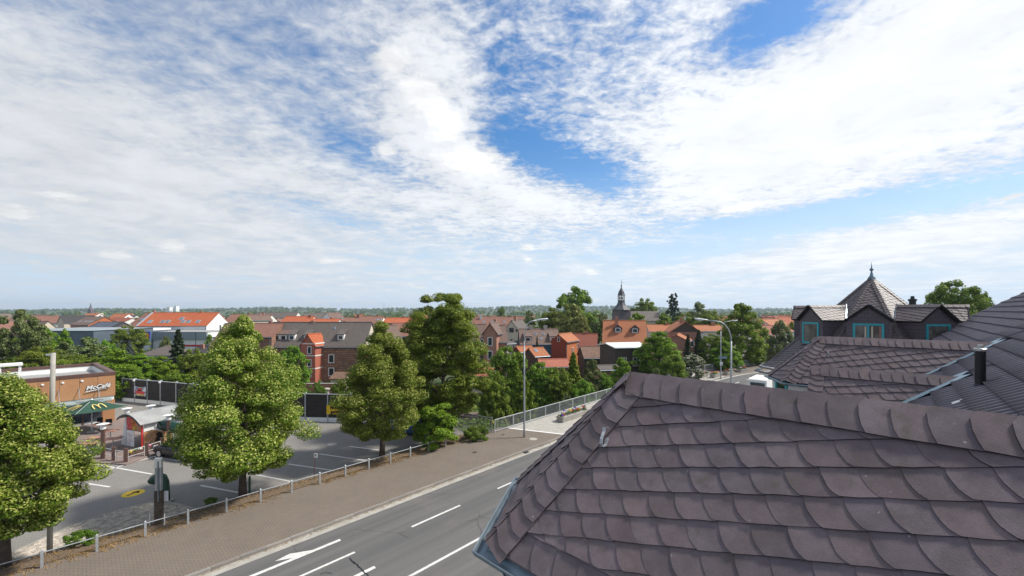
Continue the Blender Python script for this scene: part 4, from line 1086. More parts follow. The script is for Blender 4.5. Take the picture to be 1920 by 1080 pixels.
# short mesh fence closing the gap at the bridge end
a, b_ = S(24.0, QF+.3), S(24.0, QF-3.4)+Vector((-.6, -.2, 0))
mf = empty('mesh_fence', 'short grey mesh fence panel at the bridge end behind the bright shrub', 'fence', a)
for p in (a, b_): MB().tube(p-a+UP*-.3, p-a+UP*1.35, .035, n=8).build('post', 'galv', mf)
for z_ in (.1, 1.25): MB().beam(UP*z_, b_-a+UP*z_, .03, .03).build('rail', 'galv', mf)
mb = MB()
for i in range(1, 30): p = (b_-a)*(i/30); mb.beam(p+UP*.1, p+UP*1.25, .008, .008, up=(1, 0, 0))
for i in range(1, 10): mb.beam(UP*(.1+.115*i), b_-a+UP*(.1+.115*i), .008, .008)
tag(mb.build('mesh', 'galv', mf), kind='stuff')
# ------------------------------------------------------------------ street lamps
def street_lamp(label, base, h, reach, dirv, hl=.95, arm='bow'):
    t_ = empty('street_lamp', label, 'street lamp', base, group='tall bent street lamps')
    d = Vector(dirv).normalized()
    MB().path([(0, 0, -.1), (0, 0, .9), (0, 0, h*.55), (0, 0, h*.82)], [.095, .085, .07, .055], 10).build('pole', 'galv', t_, smooth=True)
    pts = [UP*(h*.82)]
    for i in range(1, 9):
        a = math.pi/2*.92*i/8; pts.append(UP*(h*.82+math.sin(a)*h*.165)+d*((1-math.cos(a))*reach*.55))
    pts.append(pts[-1]+d*reach*.42+UP*.10)
    MB().path(pts, [.055]+[.045]*(len(pts)-1), 8).build('arm', 'galv', t_, smooth=True)
    e = pts[-1]; ax = (d+UP*.12).normalized(); sd_ = ax.cross(UP).normalized(); u = sd_.cross(ax)
    mb = MB(); n = 10; secs = [(0, .05, .05), (.12, .085, .07), (.38*hl, .13, .085), (.7*hl, .16, .09), (hl*.95, .13, .07), (hl, .06, .03)]
    P = []
    for s_, w_, hh in secs:
        for k in range(n): a = 2*math.pi*k/n; P.append(e+ax*s_+sd_*math.cos(a)*w_+u*(max(0, math.sin(a))*hh+min(0, math.sin(a))*.02))
    mb.add(P, [(j*n+i, j*n+(i+1) % n, (j+1)*n+(i+1) % n, (j+1)*n+i) for j in range(len(secs)-1) for i in range(n)]+[tuple(range(n-1, -1, -1)), tuple(range(len(P)-n, len(P)))])
    mb.build('lamp_head', 'lampglass', t_, smooth=True)
    mb = MB(); P = []
    secs = [(.36*hl, .10, .01), (.45*hl, .14, .10), (.75*hl, .14, .10), (.93*hl, .10, .02)]
    for s_, w_, hh in secs:
        for k in range(n): a = 2*math.pi*k/n; P.append(e+ax*s_+sd_*math.cos(a)*w_+u*(-.015-max(0, -math.sin(a))*hh))
    mb.add(P, [(j*n+i, j*n+(i+1) % n, (j+1)*n+(i+1) % n, (j+1)*n+i) for j in range(len(secs)-1) for i in range(n)]+[tuple(range(n-1, -1, -1)), tuple(range(len(P)-n, len(P)))])
    mb.build('glass_bowl', 'lampglass', t_, smooth=True)
    return t_
def lamp_px(label, px, py, Y, h, head_px):
    b_ = Vector((X(px, Y), Y, 0))
    return b_
b1_ = G(983, 820); street_lamp('street lamp on the brick pavement by the bridge railing, head bent to the right', b1_, 9.75, 1.15, (1, .05, 0))
Yl = 33.0; street_lamp('street lamp rising behind the slate ridge, head bent leftwards over the road', Vector((X(1371, Yl), Yl, 0)), 9.75, 2.0, (-1, .1, 0), 1.1)
b3_ = G(1351.5, 709); l3 = street_lamp('far street lamp among the flower troughs with blue signs on its pole', b3_, 8.9, 1.6, (1, -.15, 0), 1.0)
sg = empty('street_sign', 'blue-grey direction sign and small plate on the far lamp pole', 'sign', b3_+Vector((0, -.14, 3.0)))
MB().box((.25, 0, .2), (1.25, .03, .36)).build('direction_board', 'lead', sg); MB().box((.0, 0, -.75), (.45, .03, .5)).build('plate', 'haze_white', sg)
# concrete pole rising through the left tree
b_ = G(93, 1038, -.1); pl = empty('concrete_pole', 'tall pale concrete pole standing in the gravel strip, rising through the left lime tree', 'pole', b_)
MB().path([(0, 0, -.2), (.04, 0, 3), (.10, 0, 6), (.16, 0, 8.75)], [.095, .09, .085, .08], 14).build('shaft', 'concrete', pl, smooth=True)
mb = MB(); mb.beam((.14, 0, 8.66), (-.14, 0, 8.66), .07, .07); mb.build('bracket', 'haze_white', pl)
# sign stele by the gravel bed
b_ = G(298, 985, -.05); stl = empty('sign_post', 'slim grey metal post with a white plate on top, dark timber foot and white stakes', 'sign post', b_)
MB().box((0, 0, .85), (.32, .17, 1.75), .25).build('timber_foot', 'bark', stl)
MB().box((0, 0, 2.20), (.27, .14, 2.0), .25).build('shaft', 'galv', stl)
MB().box((.06, -.115, 2.2), (.05, .03, 1.95), .25).build('channel', 'zinc', stl)
MB().box((0, -.02, 3.08), (.29, .17, .46), .25).build('top_plate', 'white', stl)
for s_ in (-.36, .36): MB().tube((s_, -.1, -.1), (s_, -.1, .62), .025, n=6).build('stake', 'white', stl)
MB().box((0, .14, 1.35), (.58, .03, .50), .25).build('notice', 'haze_white', stl)
b_ = G(311, 942, LZ); bn = empty('litter_chute', 'dark green goose-necked litter chute beside the tall sign post', 'litter bin', b_)
MB().path([(0, 0, 0), (0, 0, .7), (-.02, 0, 1.15), (-.14, 0, 1.42), (-.38, 0, 1.5), (-.62, 0, 1.34), (-.72, 0, 1.16)], [.20, .18, .17, .18, .20, .23, .26], 12).build('chute', 'green_plastic', bn, smooth=True)
MB().box((0, 0, .05), (.6, .5, .12)).build('base', 'concrete', bn)
# little sign in the car park
b_ = G(589.5, 899, -.05); sp = empty('parking_sign', 'small white parking plate on a thin brown post beside the knee rail', 'sign', b_)
MB().tube((0, 0, 0), (0, 0, 1.62), .026, n=8).build('post', 'brown_trim', sp); MB().box((.09, -.03, 1.50), (.22, .02, .26)).build('plate', 'white', sp); 
MB().box((.09, -.042, 1.53), (.07, .004, .10)).build('symbol', 'blue_wall', sp)
b_ = G(468, 925, -.1); o_ = MB().path([(0, 0, 0), (0, 0, .95), (.0, 0, 1.0)], [.06, .06, .03], 8).build('green_bollard', 'green_plastic', None, loc=b_); tag(o_, 'short green bollard right of the second lime trunk', 'bollard')
# ------------------------------------------------------------------ flower troughs on the bridge
def trough(label, t0, t1, q, seed, group='flower troughs along the bridge pavement'):
    rgt = random.Random(seed); c_ = (S(t0, q)+S(t1, q))/2; d = S(t1, q)-S(t0, q); L = d.length
    tr = empty('flower_trough', label, 'planter', c_, math.atan2(d.y, d.x), group=group)
    mb = MB(); h, w1_, w2_ = .52, .34, .44; l1, l2 = L/2-.06, L/2
    P = [(-l1, -w1_, 0), (l1, -w1_, 0), (l1, w1_, 0), (-l1, w1_, 0), (-l2, -w2_, h), (l2, -w2_, h), (l2, w2_, h), (-l2, w2_, h), (-l2+.07, -w2_+.07, h), (l2-.07, -w2_+.07, h), (l2-.07, w2_-.07, h), (-l2+.07, w2_-.07, h), (-l2+.07, -w2_+.07, h-.08), (l2-.07, -w2_+.07, h-.08), (l2-.07, w2_-.07, h-.08), (-l2+.07, w2_-.07, h-.08)]
    mb.add(P, [(3, 2, 1, 0), (0, 1, 5, 4), (1, 2, 6, 5), (2, 3, 7, 6), (3, 0, 4, 7), (4, 5, 9, 8), (5, 6, 10, 9), (6, 7, 11, 10), (7, 4, 8, 11), (8, 9, 13, 12), (9, 10, 14, 13), (10, 11, 15, 14), (11, 8, 12, 15), (12, 13, 14, 15)]); mb.build('trough', 'concrete', tr)
    cols = ['red_flower', 'red_flower', 'white_flower', 'violet_flower', 'orange_flower', 'dark_flower', 'pink_flower', 'yellow_flower', 'white_flower']
    n = max(6, int(L/.32)); fl_ = {}
    def petals(mb, c_, r, k, s_):
        for i in range(k):
            v = Vector((rgt.gauss(0, 1), rgt.gauss(0, 1), abs(rgt.gauss(0, .8)))).normalized(); p = Vector(c_)+v*r*rgt.uniform(.5, 1); a = v.orthogonal().normalized(); b2 = v.cross(a)
            mb.add([p-a*s_, p-b2*s_, p+a*s_, p+b2*s_], [(0, 1, 2, 3)])
    g_ = MB()
    for i in range(n):
        x = -l2+.15+(L-.3)*i/(n-1)+rgt.uniform(-.08, .08); y = rgt.uniform(-.25, .25)
        petals(g_, (x, y, h+.02), .26, 70, .045)
    tag(g_.build('leaves', 'plant_green', tr, uv=False), kind='stuff')
    for i in range(n):
        x = -l2+.12+(L-.24)*i/(n-1)+rgt.uniform(-.1, .1); y = rgt.uniform(-.28, .28); r = rgt.uniform(.14, .26); mb = MB(); petals(mb, (x, y, h+.12+rgt.uniform(0, .22)), r, 60, .034); mb.build('flower_clump', rgt.choice(cols), tr, uv=False)
    return tr
tA = t_of(1050, 792)[0]
trough('long stone trough full of red, violet and white flowers by the bridge railing', tA, tA+4.3, -23.0, 3)
for i, (px_, py_) in enumerate(((1318, 707), (1341, 707), (1366, 702), (1392, 697))):
    g = G(px_, py_); t_, q_ = tq(g.x, g.y); 
    trough(['far flower trough left of the lamp with pale blooms, half hidden by the roof ridge', 'far flower trough at the foot of the lamp with signs', 'far flower trough just right of the lamp with red blooms', 'farthest flower trough near the end of the bridge railing'][i], t_-1.1, t_+1.1, q_, 11+i)
# ------------------------------------------------------------------ trees
def leaf_mesh(name, pos, nrm, size, tint, mats, rng, aspect=.62):
    """one mesh of rhombic leaves; arrays of centres, normals, sizes, tints"""
    n = len(pos); nrm = nrm/np.linalg.norm(nrm, axis=1, keepdims=True)
    r = rng.normal(size=(n, 3)); a = np.cross(nrm, r); a /= np.linalg.norm(a, axis=1, keepdims=True)+1e-9; b = np.cross(nrm, a)
    s_ = size[:, None]
    v = np.empty((n, 4, 3)); fold = nrm*s_*.18
    v[:, 0] = pos-a*s_; v[:, 1] = pos+b*s_*aspect+fold; v[:, 2] = pos+a*s_; v[:, 3] = pos-b*s_*aspect+fold
    me = bpy.data.meshes.new(name); me.vertices.add(n*4); me.vertices.foreach_set('co', v.reshape(-1).astype(np.float32))
    me.loops.add(n*4); me.loops.foreach_set('vertex_index', np.arange(n*4, dtype=np.int32))
    me.polygons.add(n); me.polygons.foreach_set('loop_start', np.arange(0, n*4, 4, dtype=np.int32)); me.polygons.foreach_set('loop_total', np.full(n, 4, dtype=np.int32))
    at = me.attributes.new('tint', 'FLOAT', 'POINT'); at.data.foreach_set('value', np.repeat(tint, 4).astype(np.float32))
    me.materials.append(M[mats]); me.update(calc_edges=True); return me
def crown(seed, z0, z1, rad, prof, npuff, nleaf, ls, m_, light=.12, flat=.8, pr=(.16, .30), lean=0.0, core=.35, up=.5):
    """leaf clumps strewn through a crown of outline prof(u), u = 0 bottom .. 1 top"""
    rng = np.random.default_rng(seed); H = z1-z0
    u = rng.random(npuff*3); keep = rng.random(npuff*3) < np.array([prof(x) for x in u])**1.2+.12; u = u[keep][:npuff]; npf = len(u)
    ua = np.linspace(.55, .97 if prof(.93) < .36 else .86, max(4, npuff//12)); u = np.concatenate([u, ua]); npf = len(u)
    ph = rng.random(npf)*6.283; lob = 1+.14*np.sin(ph*3+seed)+.10*np.sin(ph*5+u*7+seed*2)
    r = np.array([prof(x) for x in u])*rad*lob*np.sqrt(core+(1-core)*rng.random(npf)); r[-len(ua):] *= .35
    c = np.stack([r*np.cos(ph)+lean*u*H, r*np.sin(ph), z0+u*H], 1)
    prr = rad*rng.uniform(pr[0], pr[1], npf)*(.65+.35*np.array([prof(x) for x in u]))
    k = rng.integers(0, npf, nleaf)
    d = rng.normal(size=(nleaf, 3)); d /= np.linalg.norm(d, axis=1, keepdims=True)
    d[:, 2] = np.where(d[:, 2] < -.2, d[:, 2]*.5, d[:, 2])
    rr = prr[k]*(.35+.65*np.sqrt(rng.random(nleaf)))
    p = c[k]+d*rr[:, None]*np.array([1, 1, flat])
    nr = d*.8+np.array([0, 0, up])+rng.normal(size=(nleaf, 3))*.45
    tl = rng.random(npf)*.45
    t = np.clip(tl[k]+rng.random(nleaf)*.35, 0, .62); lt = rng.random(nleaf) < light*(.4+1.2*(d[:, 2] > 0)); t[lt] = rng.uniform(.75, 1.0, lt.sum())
    sz = ls*rng.uniform(.6, 1.25, nleaf)
    return leaf_mesh('crown', p, nr, sz, t, m_, rng), c, prr
P_EGG = lambda u: (max(0.0, math.sin(math.pi*min(1, max(0, u))**.72)))**.62*(1-.22*u)
P_LIME = lambda u: .42+.58*min(1, u/.22) if u < .22 else max(.06, (1-((u-.22)/.78)**1.75))
P_ROUND = lambda u: math.sqrt(max(0.0, 1-(2*u-.92)**2/1.18))
P_OVAL = lambda u: math.sqrt(max(0.02, 1-(2*u-1.0)**2/1.10))*(1-.18*max(0, u-.5)*2)
P_TALL = lambda u: .55+.45*min(1, u/.3) if u < .3 else max(.12, (1-((u-.3)/.7)**2.2))
P_CONE = lambda u: max(.04, 1-u)
def trunk_mesh(seed, h, r, c, prr, nl, m_, hz0):
    rg = random.Random(seed); mb = MB()
    tip = Vector((rg.uniform(-.3, .3), rg.uniform(-.3, .3), h)); n = 6
    pts = [Vector((0, 0, -.3))]+[Vector((tip.x*(i/n)+rg.uniform(-.06, .06)*h*.1, tip.y*(i/n)+rg.uniform(-.06, .06)*h*.1, h*i/n)) for i in range(1, n+1)]
    mb.path(pts, [r*1.25]+[r*(1-.82*i/n) for i in range(1, n+1)], 9)
    idx = list(range(len(c))); rg.shuffle(idx)
    for i in idx[:nl]:
        e = Vector(c[i]); zb = max(hz0*.8, min(h*.9, e.z-.35*math.hypot(e.x, e.y))); k = min(1, zb/h)
        s_ = Vector((tip.x*k, tip.y*k, zb)); mid = s_.lerp(e, .5)+Vector((rg.uniform(-.2, .2), rg.uniform(-.2, .2), .08*(e-s_).length))
        rr = r*(1-.8*k)*.55; mb.path([s_, mid, e], [max(.02, rr), max(.015, rr*.6), .012], 6)
    me = bpy.data.meshes.new('trunk'); me.from_pydata(mb.v, [], mb.f); me.materials.append(M[m_]); me.polygons.foreach_set('use_smooth', [True]*len(me.polygons)); return me
def plant(name, label, cat, crown_me, trunk_me, loc, sc=(1, 1, 1), rz=0.0, group=None):
    r = empty(name, label, cat, loc, rz, group); r.scale = sc
    for nm, me in (('crown', crown_me), ('trunk', trunk_me)):
        if me is None: continue
        o = bpy.data.objects.new(nm, me); COL.objects.link(o); o.parent = r
    return r
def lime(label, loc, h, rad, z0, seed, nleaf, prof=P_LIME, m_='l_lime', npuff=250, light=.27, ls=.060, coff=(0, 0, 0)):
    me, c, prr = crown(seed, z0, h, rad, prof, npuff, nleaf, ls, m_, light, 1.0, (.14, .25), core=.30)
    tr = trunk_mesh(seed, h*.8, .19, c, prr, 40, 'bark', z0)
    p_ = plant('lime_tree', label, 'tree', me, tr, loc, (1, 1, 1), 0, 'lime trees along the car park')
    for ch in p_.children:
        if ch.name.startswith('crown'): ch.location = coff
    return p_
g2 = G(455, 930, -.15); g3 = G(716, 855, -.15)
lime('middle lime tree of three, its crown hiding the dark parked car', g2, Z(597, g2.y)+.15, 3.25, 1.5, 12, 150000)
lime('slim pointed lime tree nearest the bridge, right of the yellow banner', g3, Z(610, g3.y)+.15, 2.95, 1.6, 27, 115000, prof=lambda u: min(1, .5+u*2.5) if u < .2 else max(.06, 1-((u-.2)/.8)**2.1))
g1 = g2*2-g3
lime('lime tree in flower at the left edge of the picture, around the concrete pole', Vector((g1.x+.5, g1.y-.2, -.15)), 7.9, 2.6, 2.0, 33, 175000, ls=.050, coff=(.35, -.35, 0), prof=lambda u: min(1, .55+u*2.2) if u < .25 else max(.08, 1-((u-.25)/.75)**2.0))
# dark maple behind the third lime
Yb = 36.0; me, c, prr = crown(41, .8, Z(552, Yb)+.3, 3.45, P_OVAL, 240, 90000, .095, 'l_maple', .10, .8, (.15, .27))
plant('maple_tree', 'tallest dark maple tree rising above the horizon behind the third lime', 'tree', me, trunk_mesh(41, 9, .26, c, prr, 40, 'bark', 2), (X(832, Yb), Yb, -.3))
me, c, prr = crown(43, .2, 3.5, 1.5, P_ROUND, 70, 20000, .085, 'l_bright', .10, .8, (.2, .34))
Yb = 31.5; plant('bushy_tree', 'bushy young tree between the third lime and the dark maple', 'tree', me, trunk_mesh(43, 3, .08, c, prr, 14, 'bark', .3), (X(818, Yb), Yb, -.3))
me, c, prr = crown(47, .0, 1.25, 1.0, P_ROUND, 40, 7000, .06, 'l_hedge', .18, .8, (.2, .34))
Yb = 33.0; plant('shrub', 'bright yellow-green shrub beside the mesh fence at the bridge end', 'shrub', me, None, (X(892, Yb), Yb, -.25), (1.0, .9, 1))
for px_, py_, s_, lab in ((150, 1022, .40, 'straggly dark green weed at the foot of the concrete pole'), (395, 945, .22, 'small weeds by the knee rail left of the second lime')):
    g = G(px_, py_, -.05); plant('weed', lab, 'weed', me, None, g, (s_*1.5, s_, s_*1.2))
# shared crowns for everything farther away
PROTO = {}
def proto(key, seed, prof, npuff, nleaf, ls, m_, light, h=10.0, rad=4.0, z0=1.0, pr=(.13, .25), flat=.8, bark='bark', limbs=16, lean=0, up=.5, core=.35):
    me, c, prr = crown(seed, z0, h, rad, prof, npuff, nleaf, ls, m_, light, flat, pr, lean, core, up)
    PROTO[key] = (me, trunk_mesh(seed, h*.75, .22, c, prr, limbs, bark, z0+1), h, rad)
proto('round', 51, P_ROUND, 190, 26000, .17, 'l_green', .10, z0=.5); proto('round2', 52, P_EGG, 190, 26000, .17, 'l_bright', .12, z0=.4)
proto('round3', 53, P_ROUND, 190, 26000, .165, 'l_maple', .10, z0=.4); proto('olive', 54, P_EGG, 120, 18000, .20, 'l_olive', .16, z0=.3)
proto('yellow', 55, P_ROUND, 110, 16000, .22, 'l_yellow', .20, z0=.6); proto('far', 56, P_ROUND, 80, 7000, .34, 'l_far', .10, z0=.3)
proto('far2', 57, P_EGG, 80, 7000, .34, 'l_green', .10, z0=.3); proto('blossom', 58, P_ROUND, 90, 14000, .19, 'l_blossom', .30, z0=.1)
proto('purple', 59, P_ROUND, 90, 13000, .22, 'l_purple', .10, z0=.3); proto('open', 60, P_EGG, 70, 12000, .20, 'l_olive', .10, z0=4.5, pr=(.12, .22), bark='bark_pale', limbs=34)
proto('hedge', 61, P_ROUND, 70, 12000, .17, 'l_hedge', .12, z0=.0)
def conifer(seed, h, rad, m_, nb=110, nl=150, ls=.20, drop=.25):
    rng = np.random.default_rng(seed); P = []; N = []; T_ = []
    for i in range(nb):
        u = (i+rng.random())/nb; L = rad*(1-u)**.85*rng.uniform(.75, 1.1)+.12; a = i*2.4+rng.random()*.5; z = .4+u*(h-.5)
        s_ = rng.random(nl)**.7; w = (rng.random(nl)-.5)*L*.55*(1-.5*s_)
        P.append(np.stack([np.cos(a)*L*s_-np.sin(a)*w, np.sin(a)*L*s_+np.cos(a)*w, z-drop*L*s_+rng.normal(size=nl)*.06+.10*L*s_**2], 1))
        N.append(np.tile(np.array([np.cos(a)*.3, np.sin(a)*.3, .9]), (nl, 1))+rng.normal(size=(nl, 3))*.35); T_.append(np.clip(.1+.45*s_+rng.random(nl)*.3, 0, 1))
    P = np.concatenate(P); N = np.concatenate(N); T_ = np.concatenate(T_)
    me = leaf_mesh('crown', P, N, ls*rng.uniform(.6, 1.2, len(P)), T_, m_, rng, .35)
    mb = MB(); mb.path([(0, 0, -.3), (0, 0, h*.5), (0, 0, h*.97)], [.2, .12, .02], 7); tm_ = bpy.data.meshes.new('trunk'); tm_.from_pydata(mb.v, [], mb.f); tm_.materials.append(M['bark'])
    return me, tm_, h, rad
PROTO['spruce'] = conifer(71, 10, 2.6, 'l_conifer'); PROTO['thuja'] = conifer(72, 10, 2.4, 'l_bright', drop=-.5, ls=.24); PROTO['bluespruce'] = conifer(73, 8, 3.4, 'l_blue', ls=.26)
# pine with layered plates
rngp = np.random.default_rng(77)
def pine_prof(u): return (.60+.40*abs(math.sin(u*9.0)))*(1-.72*u)+.08
proto('pine', 76, pine_prof, 260, 24000, .17, 'l_conifer', .05, z0=2.0, rad=3.6, pr=(.07, .15), flat=.45, limbs=26)
proto('willow', 79, P_EGG, 120, 20000, .17, 'l_olive', .14, z0=.5, flat=1.5, pr=(.14, .24))
rt = random.Random(99)
def tree_at(kind, px, top, hw, Y, label, name='tree', group=None, z0=None, wy=1.0, cat='tree'):
    """tree whose crown reaches picture row top and is hw pixels wide each side, standing Y metres off"""
    x = X(px, Y); zb = ground_h(x, Y)-.2 if z0 is None else z0
    me, tr, h, rad = PROTO[kind]; hh = Z(top, Y)-zb; sr = hw*Y/F/rad/1.06
    return plant(name, label, cat, me, tr, (x, Y, zb), (sr, sr*wy, hh/h), rt.uniform(0, 6.28), group)
TREES = [
 ('open', 38, 584, 42, 52, 'tall thin tree with bare pale trunk at the left, above the flat restaurant roof'),
 ('round', 5, 625, 34, 60, 'green tree at the far left edge behind the thin pale-trunked tree'),
 ('round3', 80, 652, 42, 50, 'dark dense tree behind the restaurant roof, right of the pale trunk'),
 ('round2', 86, 616, 27, 66, 'yellow-green young tree before the blue-grey warehouse wall'),
 ('round2', 122, 618, 20, 68, 'slim bright sapling before the right end of the blue-grey warehouse'),
 ('olive', 165, 632, 44, 58, 'silvery willow-like tree behind the wooden restaurant wall'),
 ('olive', 118, 640, 34, 62, 'greyish bush tree between the warehouse and the concrete pole'),
 ('round', 195, 642, 28, 70, 'leafy green tree between the silvery willow and the blue spruces'),
 ('round2', 215, 655, 42, 52, 'bright green tree right above the wooden restaurant corner'),
 ('round3', 150, 668, 40, 50, 'dark undergrowth tree directly behind the restaurant parapet'),
 ('round3', 240, 613, 31, 100, 'big dark round tree left of the discount market sign'),
 ('bluespruce', 220, 641, 16, 80, 'small blue-grey spruce, left one of the pair'),
 ('bluespruce', 243, 637, 18, 82, 'blue-grey spruce beside the brown bungalow roof'),
 ('round2', 262, 664, 38, 54, 'light green tree behind the dark barrier, left of the brown bungalow roof'),
 ('round2', 302, 668, 34, 55, 'light green tree behind the dark barrier and in front of the spruce'),
 ('willow', 311, 633, 16, 90, 'brownish slender birch before the market wall'),
 ('spruce', 334, 617, 33, 64, 'dark pointed spruce between market and limes'),
 ('round3', 362, 658, 34, 58, 'dark green tree at the foot of the spruce'),
 ('purple', 402, 655, 26, 62, 'purple-leaved tree left of the middle lime'),
 ('round2', 393, 627, 10, 112, 'little green tree before the white gable'),
 ('round', 236, 690, 30, 49, 'low green growth behind the dark barrier panels'),
 ('round', 330, 700, 28, 50, 'low green shrubbery behind the barrier left of the middle lime'),
 ('round', 548, 652, 30, 62, 'deep green tree before the left wing of the dark brick house'),
 ('hedge', 594, 713, 20, 52, 'rounded light green hedge bush below the red stair tower', ),
 ('round', 634, 716, 16, 54, 'small green bush right of the stair tower'),
 ('round3', 690, 690, 30, 58, 'dark tree behind the slim lime, before the brick house corner'),
 ('round3', 770, 640, 30, 60, 'dark tree between the slim lime and the tall maple'),
 ('round', 952, 654, 44, 54, 'large bushy tree left of the first lamp post'),
 ('round3', 925, 700, 34, 46, 'dark shrubby tree on the railway bank by the bridge end'),
 ('round', 1016, 683, 40, 52, 'green tree just right of the first lamp post'),
 ('round2', 980, 706, 26, 48, 'ivy-green bush below the lamp, behind the bridge railing'),
 ('thuja', 1075, 662, 28, 55, 'bright pointed cypress-like tree right of the flat red roof'),
 ('olive', 1110, 674, 28, 56, 'grey-green round shrub before the dark old tiled shed'),
 ('round3', 1048, 692, 34, 51, 'dark bush between lamp and cypress-like tree'),
 ('round', 1092, 715, 30, 49, 'low bush behind the railing above the slate corner'),
 ('olive', 1062, 738, 22, 47, 'pale scrub right behind the railing above the flower trough'),
 ('round', 1132, 702, 20, 56, 'small tree at the garden hut by the slate ridge'),
 ('round2', 1165, 672, 32, 58, 'light green tree in front of the dark wooden house'),
 ('spruce', 1007, 630, 9, 84, 'small dark cypress before the blue house'),
 ('spruce', 963, 645, 6, 86, 'tiny cypress beside the white shed with yellow wall'),
 ('round', 975, 653, 9, 84, 'small round bush right of the tiny cypress'),
 ('round', 1076, 542, 44, 125, 'huge dome-shaped tree towering over the old town roofs'),
 ('yellow', 1072, 573, 36, 105, 'yellowish lime tree in front of the huge dome-shaped tree'),
 ('yellow', 1090, 597, 22, 98, 'lower yellowish tree before the huge dome-shaped tree'),
 ('round3', 1035, 580, 32, 118, 'dark tree left of the yellowish lime'),
 ('olive', 992, 583, 22, 130, 'dull green tree beyond the long red roof'),
 ('olive', 1130, 587, 26, 110, 'silvery green tree left of the church tower'),
 ('round3', 1209, 562, 28, 175, 'dark rounded tree right of the church tower'),
 ('pine', 1262, 551, 22, 150, 'tall dark pine standing over the treetops'),
 ('olive', 1310, 567, 38, 140, 'broad dull green tree right of the pine'),
 ('round2', 1195, 588, 34, 112, 'light green treetop before the church nave'),
 ('round2', 1243, 588, 28, 108, 'light green treetop behind the long orange roof'),
 ('round3', 1285, 590, 34, 125, 'dark tree behind the gabled orange roof'),
 ('round3', 1335, 585, 28, 118, 'dark tree left of the big bright tree'),
 ('round2', 1390, 570, 44, 78, 'big bright green tree right of the lamps'),
 ('round2', 1360, 640, 30, 72, 'bright lower tree around the lamp poles'),
 ('round', 1416, 645, 16, 78, 'dark small tree at the street bend'),
 ('round2', 1237, 622, 46, 66, 'wide light green tree before the orange gabled houses'),
 ('spruce', 1290, 626, 16, 72, 'left one of two dark spruces beside the lamp'),
 ('spruce', 1310, 618, 20, 75, 'taller right one of two dark spruces beside the lamp'),
 ('round3', 1335, 628, 26, 74, 'dark tree between the spruces and the lamp poles'),
 ('blossom', 1296, 664, 24, 62, 'white-blossoming shrub behind the far flower troughs'),
 ('round', 1262, 668, 26, 58, 'green shrub left of the white-blossoming one'),
 ('olive', 1230, 690, 18, 54, 'small scrub just above the slate ridge'),
 ('willow', 1463, 603, 28, 88, 'weeping willow-like birch left of the slate tower'),
 ('round2', 1440, 640, 12, 95, 'small bright tree beside the timbered house'),
 ('round', 1790, 532, 52, 68, 'wind-ruffled tree behind the hotel, between tower and tiled roof'),
 ('round3', 1840, 556, 24, 72, 'smaller tree beside the wind-ruffled one behind the tiled roof'),
 ('round', 1490, 600, 14, 110, 'green tree tight against the tower dormer'),
 ('round', 940, 576, 9, 300, 'lone round treetop against the far wooded ridge'),
]
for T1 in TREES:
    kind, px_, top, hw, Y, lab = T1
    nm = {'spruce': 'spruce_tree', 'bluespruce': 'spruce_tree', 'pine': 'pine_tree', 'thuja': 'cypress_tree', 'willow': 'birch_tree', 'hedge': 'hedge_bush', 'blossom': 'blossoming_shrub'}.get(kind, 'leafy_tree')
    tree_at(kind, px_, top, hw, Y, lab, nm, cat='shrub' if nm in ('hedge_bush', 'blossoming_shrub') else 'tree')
# ground cover on the railway banks
def ivy(name, n, fn, ls, m_, seed):
    rng = np.random.default_rng(seed); P = fn(rng, n); N = rng.normal(size=(len(P), 3))*.45+np.array([0, -.3, .8])
    me = leaf_mesh(name, P, N, ls*rng.uniform(.6, 1.3, len(P)), np.clip(rng.random(len(P))*.7, 0, 1), m_, rng); o = bpy.data.objects.new(name, me); COL.objects.link(o); o['kind'] = 'stuff'
def f_bank(rng, n):
    out = []
    for i in range(n):
        u, w = rng.uniform(-35, 60), rng.uniform(-9, 10); w2 = w if w > 0 else w
        p = rc+rail_d*u+rail_n*(16+w*.9); h = .25+abs(math.sin(u*.7)+math.sin(u*.31+w))*.55
        t_, q_ = tq(p.x, p.y)
        if q_ > QF-1.2: continue
        out.append((p.x, p.y, ground_h(p.x, p.y)-.3+rng.random()*h*(1 if w > -6 else .4)))
    return np.array(out)
ivy('bank_undergrowth', 42000, f_bank, .17, 'l_green', 5)
def f_bank2(rng, n):
    out = []
    for i in range(n):
        u = rng.uniform(-14, 60); w = rng.uniform(-14.2, -7.5); p = rc+rail_d*u+rail_n*w
        t_, q_ = tq(p.x, p.y)
        if q_ > QF-1.0: continue
        out.append((p.x, p.y, ground_h(p.x, p.y)-.3+rng.random()*.7))
    return np.array(out)
ivy('bank_undergrowth', 14000, f_bank2, .13, 'l_green', 6)
